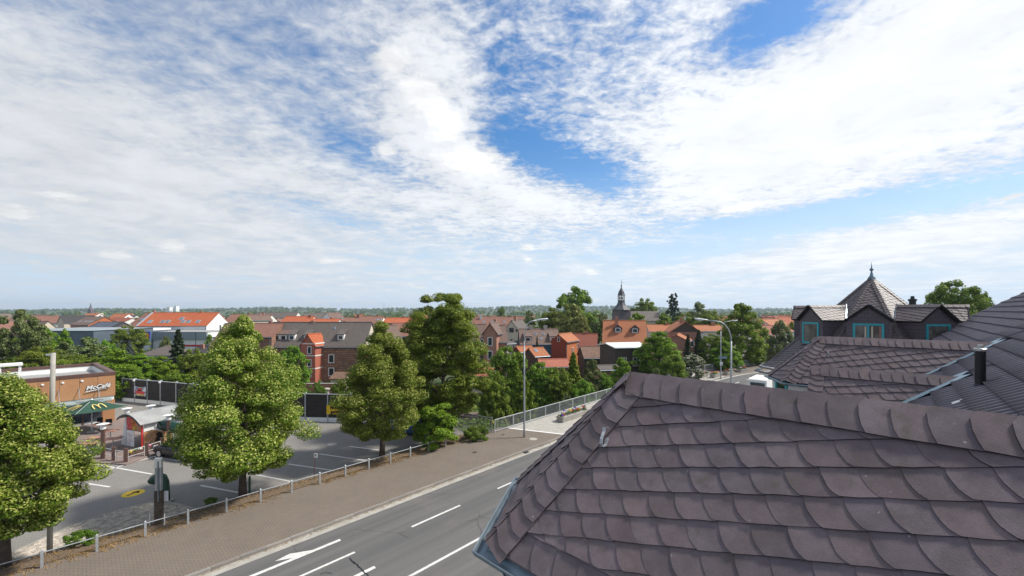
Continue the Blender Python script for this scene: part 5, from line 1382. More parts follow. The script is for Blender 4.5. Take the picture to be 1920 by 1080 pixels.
# the far town's trees: countable ones nearer, woods beyond
def hidden_by(px, py, boxes): return any(a < px < c_ and b_ < py < d for a, b_, c_, d in boxes)
def zone(px): return 'left of the white hall' if px < 270 else 'behind the white hall' if px < 430 else 'behind the dark brick row' if px < 740 else 'behind the tall maple' if px < 900 else 'beyond the long red roof' if px < 1000 else 'behind the yellowish limes' if px < 1140 else 'beyond the church' if px < 1300 else 'at the far end of the street'
rf_ = random.Random(314); fars = []
for i in range(150):
    Y = 130*(1+rf_.random()**1.6*3.2); px_ = rf_.uniform(-60, 1500); 
    if Y < 190 and 180 < px_ < 460: continue
    x = X(px_, Y); zb = ground_h(x, Y)-.2; hh = rf_.uniform(6, 11.5)
    if Y < 200: hh = min(hh, 8)
    kind = rf_.choice(['far', 'far2', 'far', 'olive']); me, tr, h, rad = PROTO[kind]; sr = hh*.40/rad
    plant('town_tree', {'far': 'dark round', 'far2': 'fresh green', 'olive': 'dull grey-green'}[kind]+' tree among the distant roofs '+zone(px_), 'tree', me, tr, (x, Y, zb), (sr, sr, hh/h), rf_.uniform(0, 6.28), 'trees scattered through the distant town')
def woods(name, seed, n, Yr, pxr, h, leaf, per, m_='l_far', thin=0.0):
    rng = np.random.default_rng(seed); rg = random.Random(seed); P = []; T_ = []
    for i in range(n):
        Y = rg.uniform(*Yr); px_ = rg.uniform(*pxr); x = X(px_, Y); zb = ground_h(x, Y)
        if Yr[0] < 2000 and math.sin(x*.011+Y*.017+seed)+math.sin(x*.027-Y*.009)+rg.uniform(-.6, .6) < -.55: continue
        hh = h*rg.uniform(.55, 1.15); rad = hh*rg.uniform(.35, .6)
        d = rng.normal(size=(per, 3)); d /= np.linalg.norm(d, axis=1, keepdims=True); d[:, 2] = np.abs(d[:, 2])*1.0
        P.append(np.array([x, Y, zb+hh*.25])+d*np.array([rad, rad, hh*.75])*(.75+.25*rng.random((per, 1)))); T_.append(np.clip(rg.random()*.5+rng.random(per)*.35, 0, 1))
    P = np.concatenate(P); T_ = np.concatenate(T_); N = rng.normal(size=(len(P), 3))*.4+np.array([0, -.25, .8])
    me = leaf_mesh(name, P, N, leaf*rng.uniform(.6, 1.2, len(P)), T_, m_, rng, .8); o = bpy.data.objects.new(name, me); COL.objects.link(o); o['kind'] = 'stuff'
woods('far_woods', 1, 330, (430, 620), (-150, 2000), 9, 1.3, 70)
woods('far_woods', 2, 420, (650, 950), (-150, 2000), 11, 1.8, 60)
woods('far_woods', 3, 520, (950, 1500), (-150, 2000), 12, 2.8, 50)
woods('far_woods', 4, 900, (1500, 2300), (-150, 2000), 14, 4.5, 36)
woods('far_woods', 5, 1500, (2300, 3300), (-150, 2000), 15, 7.0, 26)
# ------------------------------------------------------------------ restaurant at the left
K0 = Vector((-38.5, 39.3, 0)); E0 = Vector((.611, .791, 0)); N0 = Vector((.791, -.611, 0))
rs = empty('restaurant_building', 'flat-roofed restaurant clad in orange wood with slanted white lettering and glass canopy', 'building', K0+UP*LZ)
off = rs.location.copy()
def rw(s_, d, z): return K0-E0*s_-N0*d+UP*z                      # s back from the corner along the front, d into the building
RZ = math.atan2(E0.y, E0.x); LEN, DEP = 26.0, 11.0
def rbox(s0, s1, d0, d1, z0, z1, mb):
    c = rw((s0+s1)/2, (d0+d1)/2, (z0+z1)/2); return mb.box(c, (abs(s1-s0), abs(d1-d0), z1-z0), RZ)
mb = OMB(off); rbox(0.06, LEN, .06, DEP, LZ, 3.75, mb); rbox(.06, LEN, .06, .30, 3.75, 4.28, mb); rbox(.06, LEN, DEP-.25, DEP, 3.75, 4.28, mb); rbox(.06, .30, .30, DEP-.25, 3.75, 4.28, mb); mb.build('wall', 'white_wall', rs)
mb = OMB(off); rbox(.32, LEN, .32, DEP-.27, 3.752, 3.77, mb); mb.build('roof', 'r_grey_flat', rs)
s_ = 0.0; k = 0
while s_ < LEN:
    w_ = 1.18 if k < 2 else 1.245
    mb = OMB(off); rbox(s_+.012, s_+w_-.012, -.03, .05, 2.28, 4.26, mb); mb.build('facade_panel', 'cedar', rs); s_ += w_; k += 1
mb = OMB(off); rbox(-.035, .055, .05, 2.4, 2.28, 4.26, mb); mb.build('facade_panel', 'cedar', rs)
mb = OMB(off); rbox(-.07, LEN, -.07, .34, 4.28, 4.58, mb); rbox(-.07, .34, .34, DEP+.05, 4.28, 4.58, mb); rbox(.34, LEN, DEP-.30, DEP+.05, 4.28, 4.58, mb); mb.build('parapet_cap', 'brown_trim', rs)
mb = OMB(off); rbox(.9, LEN, -.012, .05, LZ+.3, 2.2, mb); sf = mb.build('shop_window', 'glass', rs)
for k in range(14): mb = OMB(off); rbox(.85+k*1.25, .95+k*1.25, -.03, .04, LZ, 2.22, mb); mb.build('window_post', 'brown_trim', sf)
mb = OMB(off); rbox(.0, .85, -.02, .06, LZ, 1.9, mb); mb.build('corner_panel', 'cedar', rs)
mb = OMB(off)
c0, c1, c2_, c3 = rw(.35, -.05, 2.22), rw(4.6, -.05, 2.22), rw(4.6, -1.25, 2.08), rw(.35, -1.25, 2.08)
mb.add([c0, c1, c2_, c3]+[p-UP*.07 for p in (c0, c1, c2_, c3)], [(0, 1, 2, 3), (7, 6, 5, 4), (0, 4, 5, 1), (1, 5, 6, 2), (2, 6, 7, 3), (3, 7, 4, 0)]); cn = mb.build('canopy', 'awning', rs)
for s_ in (1.15, 2.4, 3.65):
    mb = OMB(off); mb.tube(rw(s_, -.03, 3.3), rw(s_, -.95, 2.18), .03, n=6); mb.box(rw(s_, -.95, 2.16), (.5, .12, .06), RZ); mb.build('canopy_rod', 'steel', cn)
TMx = Matrix((E0, UP, N0)).transposed()
sl = Matrix(((1, 0, 0), (.16, 1, 0), (0, 0, 1)))
tx = rw(1.18, -.12, 3.30)-off
for nm, m_, ex, bo, dd_ in (('lettering_back', 'brown_trim', .03, .035, .0), ('lettering', 'white', .03, .012, .05)):
    o = text_mesh('McCafé', .52, ex, m_, nm, rs, tx+N0*dd_, TMx @ sl, .35, bo)
mb = OMB(off)
for a, b_, w_ in (((2.0, 2.92), (1.2, 3.04), .06), ((1.2, 3.04), (.55, 3.08), .045)): mb.beam(rw(a[0], -.15, a[1]), rw(b_[0], -.15, b_[1]), .05, w_)
mb.build('lettering_underline', 'white', rs)
for s_ in (1.5, 3.0, 4.3): mb = OMB(off); mb.lathe([(.09, 0), (.10, .03), (.06, .06)], n=8); o = mb.build('wall_fitting', 'white', rs)
for ob in [o for o in COL.objects if o.name.startswith('wall_fitting')]:
    i = [o.name for o in COL.objects if o.name.startswith('wall_fitting')].index(ob.name); ob.data.transform(Matrix.Translation(off)); ob.location = rw(2.2+i*1.2, -.05, 3.95)-off; ob.rotation_euler = (R(90), 0, RZ)
ac = empty('rooftop_unit', 'white open-sided ventilation housing on the restaurant roof at the picture edge', 'ventilation unit', rw(6.9, 2.0, 3.77)); off2 = ac.location
mb = MB(); mb.box((0, 0, .55), (2.4, 1.6, 1.1), RZ); mb.build('housing', 'white', ac)
mb = MB()
Rz3 = Matrix.Rotation(RZ, 3, 'Z')
for sx in (-1.1, 0, 1.1):
    for sy in (-.7, .7): p = Rz3 @ Vector((sx, sy, 1.5)); mb.box(p, (.12, .12, .8), RZ)
mb.box((0, 0, 1.98), (2.5, 1.7, .16), RZ); mb.build('frame', 'white', ac)
# ---- dark noise barrier behind the car park
pts = [Vector((-46.2, 48.15, 0)), Vector((-40, 46.2, 0)), Vector((-20, 39.3, 0)), Vector((-15.5, 38.95, 0)), Vector((-8.6, 38.4, 0))]
bar = empty('noise_barrier', 'dark woven noise barrier on a white plinth with slim steel posts round the car park', 'barrier', (-20, 39.3, LZ)); off = bar.location.copy()
segs = []
for i in range(len(pts)-1):
    L = (pts[i+1]-pts[i]).length; n = max(1, round(L/2.55))
    for k in range(n): segs.append((pts[i].lerp(pts[i+1], k/n), pts[i].lerp(pts[i+1], (k+1)/n)))
post0 = None
for i, (a, b_) in enumerate(segs):
    d = b_-a; rz_ = math.atan2(d.y, d.x); c = (a+b_)/2; L = d.length
    for k in range(3):
        mb = OMB(off); z0_ = LZ+.42+k*.74; mb.box(c+UP*(z0_+.365), (L-.13, .10+.012*(k % 2), .725), rz_); mb.build('mat_panel', 'mat_dark', bar)
    mb = OMB(off); mb.box(c+UP*(LZ+.17), (L-.13, .16, .48), rz_); mb.build('plinth', 'white', bar)
    mb = OMB(off); mb.box(c+UP*(LZ+2.66), (L-.13, .14, .04), rz_); mb.build('cap_strip', 'galv', bar)
    mb = OMB(off); mb.box(a+UP*(LZ+1.38), (.11, .20, 2.85), rz_); mb.build('post', 'galv', bar)
mb = OMB(off); mb.box(pts[-1]+UP*(LZ+1.38), (.11, .20, 2.85), 0); mb.build('post', 'galv', bar)
for i in (1, 3):
    a, b_ = segs[i]; p = a+Vector((.1, -.3, LZ+2.62)); mb = MB(); mb.tube((0, .25, 0), (0, 0, .02), .03, n=6); mb.lathe([(.05, -.12), (.11, -.10), (.11, .04), (.06, .10)], n=10)
    o = mb.build('security_camera', 'haze_white', None, loc=p); tag(o, 'small white camera on the barrier post '+('left' if i == 1 else 'right')+' of the hanging car banner', 'camera')
# banner with a car print
a, b_ = segs[1]; a, b_ = a.lerp(b_, -.0), a.lerp(b_, 1.0); d = (b_-a).normalized(); nb_ = Vector((d.y, -d.x, 0)); rz_ = math.atan2(d.y, d.x)
bn = empty('banner', 'pale blue banner with a red car print hung on the dark barrier', 'banner', (a+b_)/2+nb_*.16+UP*1.15); L = (b_-a).length-.1
mb = MB(); n = 10; P = []
for i in range(n+1):
    u = i/n; sag = .16*math.sin(math.pi*u); 
    for z in (.60-sag, -.62+sag*.35): P.append((u*L-L/2, -.02*math.sin(u*9), z))
mb.add(P, [(2*i, 2*i+1, 2*i+3, 2*i+2) for i in range(n)]+[(2*i+2, 2*i+3, 2*i+1, 2*i) for i in range(0)])
pic, tpic, ppic = _mat('banner_print'); tcn = tpic.new('ShaderNodeTexCoord'); sp_ = tpic.new('ShaderNodeSeparateXYZ'); tpic.l.new(tcn.outputs['Object'], sp_.inputs[0])
nz_ = tpic.noise(tcn.outputs['Object'], 2.2, 3)
cN = tpic.mix(tpic.smooth(nz_, .42, .56), (.10, .13, .22), (.50, .53, .58))
tpic.put(ppic.inputs['Base Color'], cN); ppic.inputs['Roughness'].default_value = .5
bo = mb.build('cloth', pic, bn, rz=rz_)
for nm, m_, pl_, y in (('print_car', 'red_gloss', [(-.75, -.30), (.80, -.34), (.85, -.10), (.45, -.02), (.25, .20), (-.30, .22), (-.55, -.02), (-.80, -.06)], -.035), ('print_window', 'black', [(-.40, .0), (.30, .0), (.18, .15), (-.25, .16)], -.045), ('print_base', 'yellow_flower', [(-.6, -.46), (.7, -.50), (.72, -.38), (-.62, -.36)], -.036), ('print_figure', 'red_flower', [(-.2, .24), (.35, .22), (.30, .36), (-.1, .38)], -.037)):
    mb = MB(); mb.prism(pl_, 0, .004, fr=lambda x, z, t_, y=y: (x, y-t_, z)); mb.build(nm, m_, bo)
# yellow banner with lettering
iy = min(range(len(segs)), key=lambda i: abs(960+F*segs[i][0].x/segs[i][0].y-627)); a = segs[iy][0]; b_ = a+Vector((2.55, -.2, 0)); d = (b_-a).normalized(); rz_ = math.atan2(d.y, d.x)
yb = empty('yellow_banner', 'yellow banner with black lettering on the dark barrier, half hidden by the slim lime', 'banner', a+Vector((1.25, -.22, .95)))
MB().box((0, 0, 0), (2.7, .03, .86), rz_).build('cloth', 'paint_yellow', yb)
for t_, z_ in (('McDrive', .20), ('geöffnet', -.20)):
    text_mesh(t_, .42, .008, 'black', 'lettering', yb, Vector((-.25, -.03, z_)), Matrix.Rotation(rz_, 3, 'Z') @ Matrix.Rotation(R(90), 3, 'X'), 0, .01)
# ---- terrace
ter = [G(x, y, LZ) for x, y in ((60, 872), (150, 868), (214, 871), (236, 873), (300, 850), (332, 840), (318, 795), (236, 782), (120, 800))]
mb = MB(); mb.prism([tuple(p.to_2d()) for p in ter][::-1], LZ-.2, LZ+.09); tag(mb.build('terrace', 'rose_pave'), kind='structure')
def TP(px, py): return G(px, py, LZ+.09)
tfn = empty('terrace_fence', 'dark wooden posts with pale rails round the restaurant terrace', 'fence', TP(236, 866)); off = tfn.location.copy()
pp = [TP(150, 862), TP(193, 858), TP(213.5, 863), TP(236, 866), TP(275, 854), TP(304, 844)]
for i, p in enumerate(pp): mb = OMB(off); mb.box(p+UP*.47, (.20, .20, .96), .5); mb.build('post', 'brown_trim', tfn)
for i in range(len(pp)-1):
    d = (pp[i+1]-pp[i]); u = d.normalized()
    mb = OMB(off)
    for z_ in (.30, .72): mb.tube(pp[i]+u*.12+UP*z_, pp[i+1]-u*.12+UP*z_, .022, n=6)
    for q_ in (.14, d.length-.14): mb.tube(pp[i]+u*q_+UP*.02, pp[i]+u*q_+UP*.74, .02, n=6)
    mb.build('rail_panel', 'white_metal', tfn)
fb2 = empty('flower_box', 'flower box with yellow, white and pink blooms at the playhouse door', 'planter', TP(259, 852)); dd_ = (pp[4]-pp[3]); rz_ = math.atan2(dd_.y, dd_.x)
MB().box((0, .15, .14), (1.5, .35, .28), rz_).build('box', 'brown_trim', fb2)
rgt = random.Random(8)
for i, m_ in enumerate(('yellow_flower', 'plant_green', 'white_flower', 'plant_green', 'pink_flower')):
    mb = MB(); c = Matrix.Rotation(rz_, 3, 'Z') @ Vector((-.6+.3*i, 0, 0))+Vector((0, .15, .34))
    for k in range(40):
        v = Vector((rgt.gauss(0, 1), rgt.gauss(0, 1), abs(rgt.gauss(0, 1)))).normalized(); p = c+v*.18*rgt.random(); a = v.orthogonal().normalized()*.05; b_ = v.cross(a)
        mb.add([p-a, p-b_, p+a, p+b_], [(0, 1, 2, 3)])
    mb.build('flower_clump', m_, fb2, uv=False)
# lamps of the terrace
lm = None
for i, (px_, py_, lab) in enumerate(((193, 860, 'terrace lamp on a dark post at the fence corner by the tables'), (238, 822, 'terrace lamp right of the green umbrella'), (283, 815, 'terrace lamp behind the playhouse roof'), (316, 838, 'terrace lamp beside the green slide tube'))):
    l_ = empty('terrace_lamp', lab, 'lamp', TP(px_, py_), 0, 'white disc lamps of the terrace')
    MB().box((0, 0, 1.05), (.19, .19, 2.1), .4).build('post', 'brown_trim', l_); MB().lathe([(.14, 2.1), (.17, 2.14), (.17, 2.42), (.12, 2.46)], n=12).build('lamp_body', 'white', l_); MB().lathe([(.02, 2.52), (.33, 2.48), (.35, 2.50), (.10, 2.56), (.02, 2.57)], n=18).build('disc', 'white', l_)
# umbrella
ub = empty('umbrella', 'square dark green umbrella with golden arches on the restaurant terrace', 'umbrella', Vector((-36.8, 35.5, LZ+.09)))
MB().path([(0, 0, 0), (0, 0, 2.75)], [.045, .035], 8).build('pole', 'white_metal', ub); MB().lathe([(.34, 0), (.34, .10), (.06, .16)], n=14).build('base', 'concrete', ub)
ro = R(-22); hw, ez, az_ = 1.75, 2.12, 2.86
cs = [Matrix.Rotation(ro+math.pi/4+i*math.pi/2, 3, 'Z') @ Vector((hw*1.414, 0, ez)) for i in range(4)]; ap = Vector((0, 0, az_))
mb = MB()
for i in range(4):
    a, b_ = cs[i], cs[(i+1) % 4]; n = 4; rows = []
    for j in range(n+1):
        u = j/n; l_, r_ = ap.lerp(a, u), ap.lerp(b_, u); rows.append([l_.lerp(r_, q_/4)-UP*(.10*u*math.sin(math.pi*q_/4))-UP*.10*math.sin(math.pi*u) for q_ in range(5)])
    P = [p for r_ in rows for p in r_]; mb.add(P, [(j*5+q_, j*5+q_+1, j*5+q_+6, j*5+q_+5) for j in range(n) for q_ in range(4)])
cnp = mb.build('canopy', 'umbrella', ub, smooth=False)
mb = MB()
for i in range(4): mb.beam(ap-UP*.05, cs[i]-UP*.03, .025, .025)
mb.build('ribs', 'white_metal', ub); MB().lathe([(.05, 2.80), (.09, 2.84), (.05, 2.93), (.01, 2.95)], n=10).build('tip', 'white', ub)
def arches(a, b_, u, sc, nm):
    """the double-arch emblem lying on one face of the canopy"""
    l_, r_ = ap.lerp(a, u), ap.lerp(b_, u); c = l_.lerp(r_, .5)-UP*.10; x_ = (r_-l_).normalized(); y_ = (ap-(a+b_)/2).normalized(); n_ = x_.cross(y_); n_ = n_ if n_.z > 0 else -n_
    mb = MB()
    for sx in (-1, 1):
        pts = []
        for k in range(13): t_ = math.pi*k/12; pts.append(c+x_*sc*(sx*.25-.25*math.cos(t_)*1.0)+y_*sc*(.95*math.sin(t_)**.75-.35)+n_*.07)
        for k in range(12): mb.beam(pts[k], pts[k+1], .10*sc, .01, up=n_)
    mb.build(nm, 'gold', cnp)
for i in range(4): arches(cs[i], cs[(i+1) % 4], .66, .78, 'emblem')
# tables and chairs
def table(label, px, py, rz, w=1.0, chair_at=()):
    t_ = empty('terrace_table', label, 'table', TP(px, py), rz, 'reddish terrace tables')
    MB().box((0, 0, .735), (w, .72, .045)).build('table_top', 'wood_red', t_); MB().tube((0, 0, .03), (0, 0, .71), .035, n=8).build('leg', 'galv', t_); MB().lathe([(.26, 0), (.25, .03), (.05, .05)], n=12).build('foot', 'galv', t_)
table('reddish table nearest the playhouse fin', 212, 840, .3); table('reddish table under the umbrella edge', 207, 824, .2); table('reddish table left of the fence lamp', 180, 838, .35); table('reddish table deep in the terrace, close to the wall', 190, 812, .25); table('reddish table at the left end of the terrace fence, partly behind leaves', 165, 850, .4)
def chair(label, px, py, rz):
    c_ = empty('terrace_chair', label, 'chair', TP(px, py), rz, 'dark terrace chairs')
    MB().box((0, 0, .45), (.44, .44, .04)).build('seat', 'black', c_); MB().box((0, .21, .72), (.44, .035, .42)).build('backrest', 'black', c_)
    for sx in (-.2, .2):
        for sy in (-.2, .2): MB().tube((sx, sy, 0), (sx, sy, .44), .015, n=6).build('leg', 'steel', c_)
chair('dark chair at the table under the umbrella', 203, 806, .6); chair('dark chair by the left fence table', 172, 846, 2.4); chair('dark chair against the restaurant window', 184, 803, .2); chair('dark chair near the back terrace table', 195, 818, 2.9)
# ---- playhouse
A_ = Vector((-30.25, 31.8, LZ+.05)); e1 = Vector((.931, -.365, 0)); e2v = Vector((.365, .931, 0)); prz = math.atan2(e1.y, e1.x)
ph = empty('playhouse', 'children\'s playhouse with curved grey roof, red and brown picture panels and a green slide', 'playhouse', A_, prz)
mb = MB(); arc = [(-.75, 2.22), (-.45, 2.42), (0, 2.60), (.45, 2.68), (.9, 2.66), (1.4, 2.52), (1.9, 2.28), (2.32, 2.02)]
mb.prism(arc+[(x, z-.05) for x, z in arc[::-1]], -.25, 5.2, fr=lambda x, z, y: (x, y, z)); rf2 = mb.build('roof', 'r_grey_flat', ph)
mb = MB(); mb.prism([(x, z-.05) for x, z in arc]+[(x, z-.14) for x, z in arc[::-1]], -.28, -.20, fr=lambda x, z, y: (x, y, z)); mb.build('roof_edge', 'black_metal', rf2)
for x, y in ((.02, .02), (2.0, .02), (2.0, 2.1), (.02, 4.6), (2.0, 4.6), (.02, 2.1)): MB().box((x, y, 1.1), (.09, .09, 2.2)).build('post', 'white_metal' if x < 1 or y > .1 else 'red_gloss', ph)
MB().prism([(-1.0, 0), (-.15, 0), (-.10, 2.25), (-.42, 2.25)], -.03, .06, fr=lambda x, z, y: (x, y+.15, z)).build('side_fin', 'white', ph)
def panel(nm, m_, x0, x1, z0, z1, y=.0, side='F', th=.03, extra=()):
    if side == 'F': o = MB().box(((x0+x1)/2, y, (z0+z1)/2), (x1-x0, th, z1-z0)).build(nm, m_, ph)
    else: o = MB().box((2.03+y, (x0+x1)/2, (z0+z1)/2), (th, x1-x0, z1-z0)).build(nm, m_, ph)
    return o
p1_ = panel('picture_panel', 'red_gloss', .07, .85, 1.42, 2.36); p2_ = panel('picture_panel', 'cedar', .86, 1.94, 1.42, 2.30)
MB().lathe([(.0, 0), (.29, .0), (.29, .012), (.0, .012)], n=20).build('ball_print', 'orange_flower', p2_, loc=(1.0, -.016, 1.95)).rotation_euler = (R(90), 0, 0)
mb = MB()
for a in (-.5, 0, .5): mb.box((1.0+a*.35, -.034, 1.95), (.018, .008, .5*(1-abs(a)*.4)))
mb.box((1.0, -.034, 1.95), (.55, .008, .018)); mb.build('ball_lines', 'black', p2_)
mb = MB(); rgt = random.Random(4)
for k in range(7): x, z = rgt.uniform(.15, .75), rgt.uniform(1.5, 2.25); mb.beam((x, -.024, z), (x+rgt.uniform(-.22, .22), -.024, z+rgt.uniform(-.15, .2)), .01, .03, up=(0, 1, 0))
mb.build('swirl_print', 'white', p1_)
mb = MB(); mb.prism([(.86, 1.45), (1.2, 1.45), (1.12, 1.75), (.98, 1.72)], -.030, -.020, fr=lambda x, z, y: (x, y, z)); mb.build('leaf_print', 'yellow_flower', p2_)
p3_ = panel('white_panel', 'white', .07, 1.02, .12, 1.36); panel('door_back', 'cedar', 1.06, 1.94, .05, 1.36, y=.75); 
mb = MB()
for (x, z) in ((.35, 1.05), (.6, .95), (.45, .65), (.7, .55), (.4, .3)):
    for k in range(8): a = k*math.pi/4; mb.beam((x+.13*math.cos(a), -.02, z+.10*math.sin(a)), (x+.13*math.cos(a+.8), -.02, z+.10*math.sin(a+.8)), .008, .014, up=(0, 1, 0))
mb.build('scribble_print', 'pink_flower', p3_)
panel('floor_panel', 'brown_trim', 0, 2.0, 1.37, 1.41, y=0)
p4_ = panel('picture_panel', 'cedar', .12, 2.0, .10, 1.30, side='R'); panel('white_panel', 'white', .12, 2.0, 1.36, 2.05, side='R'); panel('net_panel', 'grey_wall', 2.2, 4.5, 1.36, 2.0, side='R'); panel('white_panel', 'white', 2.2, 4.5, .1, 1.30, side='R'); panel('red_stripe', 'red_gloss', 3.0, 3.3, .12, 1.98, y=.03, side='R')
mb = MB()
for (y, z, r_) in ((.62, .95, .20), (1.55, .85, .18), (.60, .48, .16), (1.62, .45, .15)):
    for k in range(10): a = k*math.pi/5; mb.beam((2.055, y+r_*math.cos(a), z+r_*math.sin(a)), (2.055, y+r_*math.cos(a+.63), z+r_*math.sin(a+.63)), .008, .03, up=(1, 0, 0))
mb.build('swirl_print', 'white', p4_)
mb = MB(); mb.prism([(.8, .45), (1.15, .35), (1.4, .55), (1.3, .95), (1.1, 1.12), (.9, .98), (.98, .78)], 2.05, 2.06, fr=lambda y, z, x: (x, y, z)); mb.build('dark_print', 'black', p4_)
sl_ = MB().path([(1.95, 1.35, 1.62), (2.5, 1.35, 1.60), (3.3, 1.5, 1.45), (3.9, 1.9, 1.22), (4.2, 2.6, .95), (4.0, 3.3, .70), (3.5, 3.7, .5)], [.44, .44, .43, .42, .42, .42, .44], 16).build('slide_tube', 'green_gloss', ph, smooth=True)
MB().lathe([(.50, 0), (.54, .04), (.50, .08)], n=18).build('slide_collar', 'white', sl_, loc=(2.06, 1.35, 1.62)).rotation_euler = (0, R(90), 0)
# ---- cars
def car(label, loc, rz, paint, L=4.2, Wd=1.74, H=1.48, group=None, name='parked_car', kind='hatch'):
    c_ = empty(name, label, 'car', loc, rz, group)
    def loft(secs, nm, m_, par, smooth=True):
        mb = MB(); n = len(secs[0]); P = [p for s_ in secs for p in s_]
        mb.add(P, [(j*n+i, j*n+(i+1) % n, (j+1)*n+(i+1) % n, (j+1)*n+i) for j in range(len(secs)-1) for i in range(n)]+[tuple(range(n-1, -1, -1)), tuple(range(len(P)-n, len(P)))]); return mb.build(nm, m_, par, smooth=smooth)
    def ring(x, w, z0, z1, r=.12): return [(x, -w+r, z0), (x, -w, z0+r), (x, -w, z1-r*1.2), (x, -w+r*.9, z1), (x, w-r*.9, z1), (x, w, z1-r*1.2), (x, w, z0+r), (x, w-r, z0)]
    h = Wd/2; bz = H*.62
    loft([ring(-L/2, h*.80, .35, .62), ring(-L/2+.12, h*.92, .26, bz*.86), ring(-L*.30, h, .20, bz*.96), ring(0, h, .18, bz), ring(L*.32, h, .20, bz), ring(L/2-.1, h*.93, .24, bz*.96), ring(L/2, h*.84, .34, bz*.7)], 'body', paint, c_)
    loft([[(x, -w, z0), (x2, -w*.80, z1), (x2, w*.80, z1), (x, w, z0)] for x, x2, w, z0, z1 in ((-L*.26, -L*.06, h*.90, bz-.03, H-.05), (L*.44, L*.36, h*.88, bz-.03, H-.06))], 'windows', 'glass', c_, False)
    loft([[(x, -w, H-.065), (x, -w*.9, H), (x, w*.9, H), (x, w, H-.065)] for x, w in ((-L*.075, h*.80), (L*.1, h*.82), (L*.38, h*.78))], 'roof_panel', paint, c_, False)
    mb = MB()
    for sg in (-1, 1):
        for a, b_ in (((-L*.265, sg*h*.905, bz-.03), (-L*.062, sg*h*.81, H-.04)), ((L*.08, sg*h*.91, bz-.03), (L*.08, sg*h*.82, H-.04)), ((L*.445, sg*h*.89, bz-.03), (L*.365, sg*h*.81, H-.04)), ((L*.28, sg*h*.90, bz-.03), (L*.26, sg*h*.82, H-.04))): mb.beam(a, b_, .07, .05)
    mb.build('pillars', paint, c_)
    for sx in (-L*.31, L*.30):
        for sg in (-1, 1):
            w_ = MB().lathe([(.20, -.11), (.315, -.10), (.33, -.03), (.33, .05), (.315, .11), (.21, .11)], n=20).build('wheel', 'tyre', c_, loc=(sx, sg*(h-.10), .33)); w_.rotation_euler = (R(90)*-sg, 0, 0)
            MB().lathe([(.03, .09), (.10, .10), (.20, .085), (.21, .115)], n=12).build('rim', 'rim', w_)
    for sg in (-1, 1): MB().box((-L/2+.10, sg*h*.68, bz*.78), (.20, .30, .14)).build('headlight', 'lampglass', c_); MB().box((L/2-.09, sg*h*.72, bz*.82), (.16, .22, .20)).build('tail_light', 'red_gloss', c_); MB().box((-L*.2, sg*(h+.06), bz+.04), (.12, .16, .12)).build('mirror', paint, c_)
    return c_
ca = Vector((-26.1, 29.9, LZ)); cd = Vector((2.6, -.8, 0)).normalized()
car('black hatchback parked at the playhouse, mostly hidden by the middle lime', ca+cd*1.85+Vector((.15, .55, 0)), math.atan2(cd.y, cd.x), 'car_dark')
Yb = 35.6; car('blue car parked behind the slim lime, only glimpsed through its leaves', Vector((X(764, Yb), Yb, LZ)), R(-12), 'car_blue')
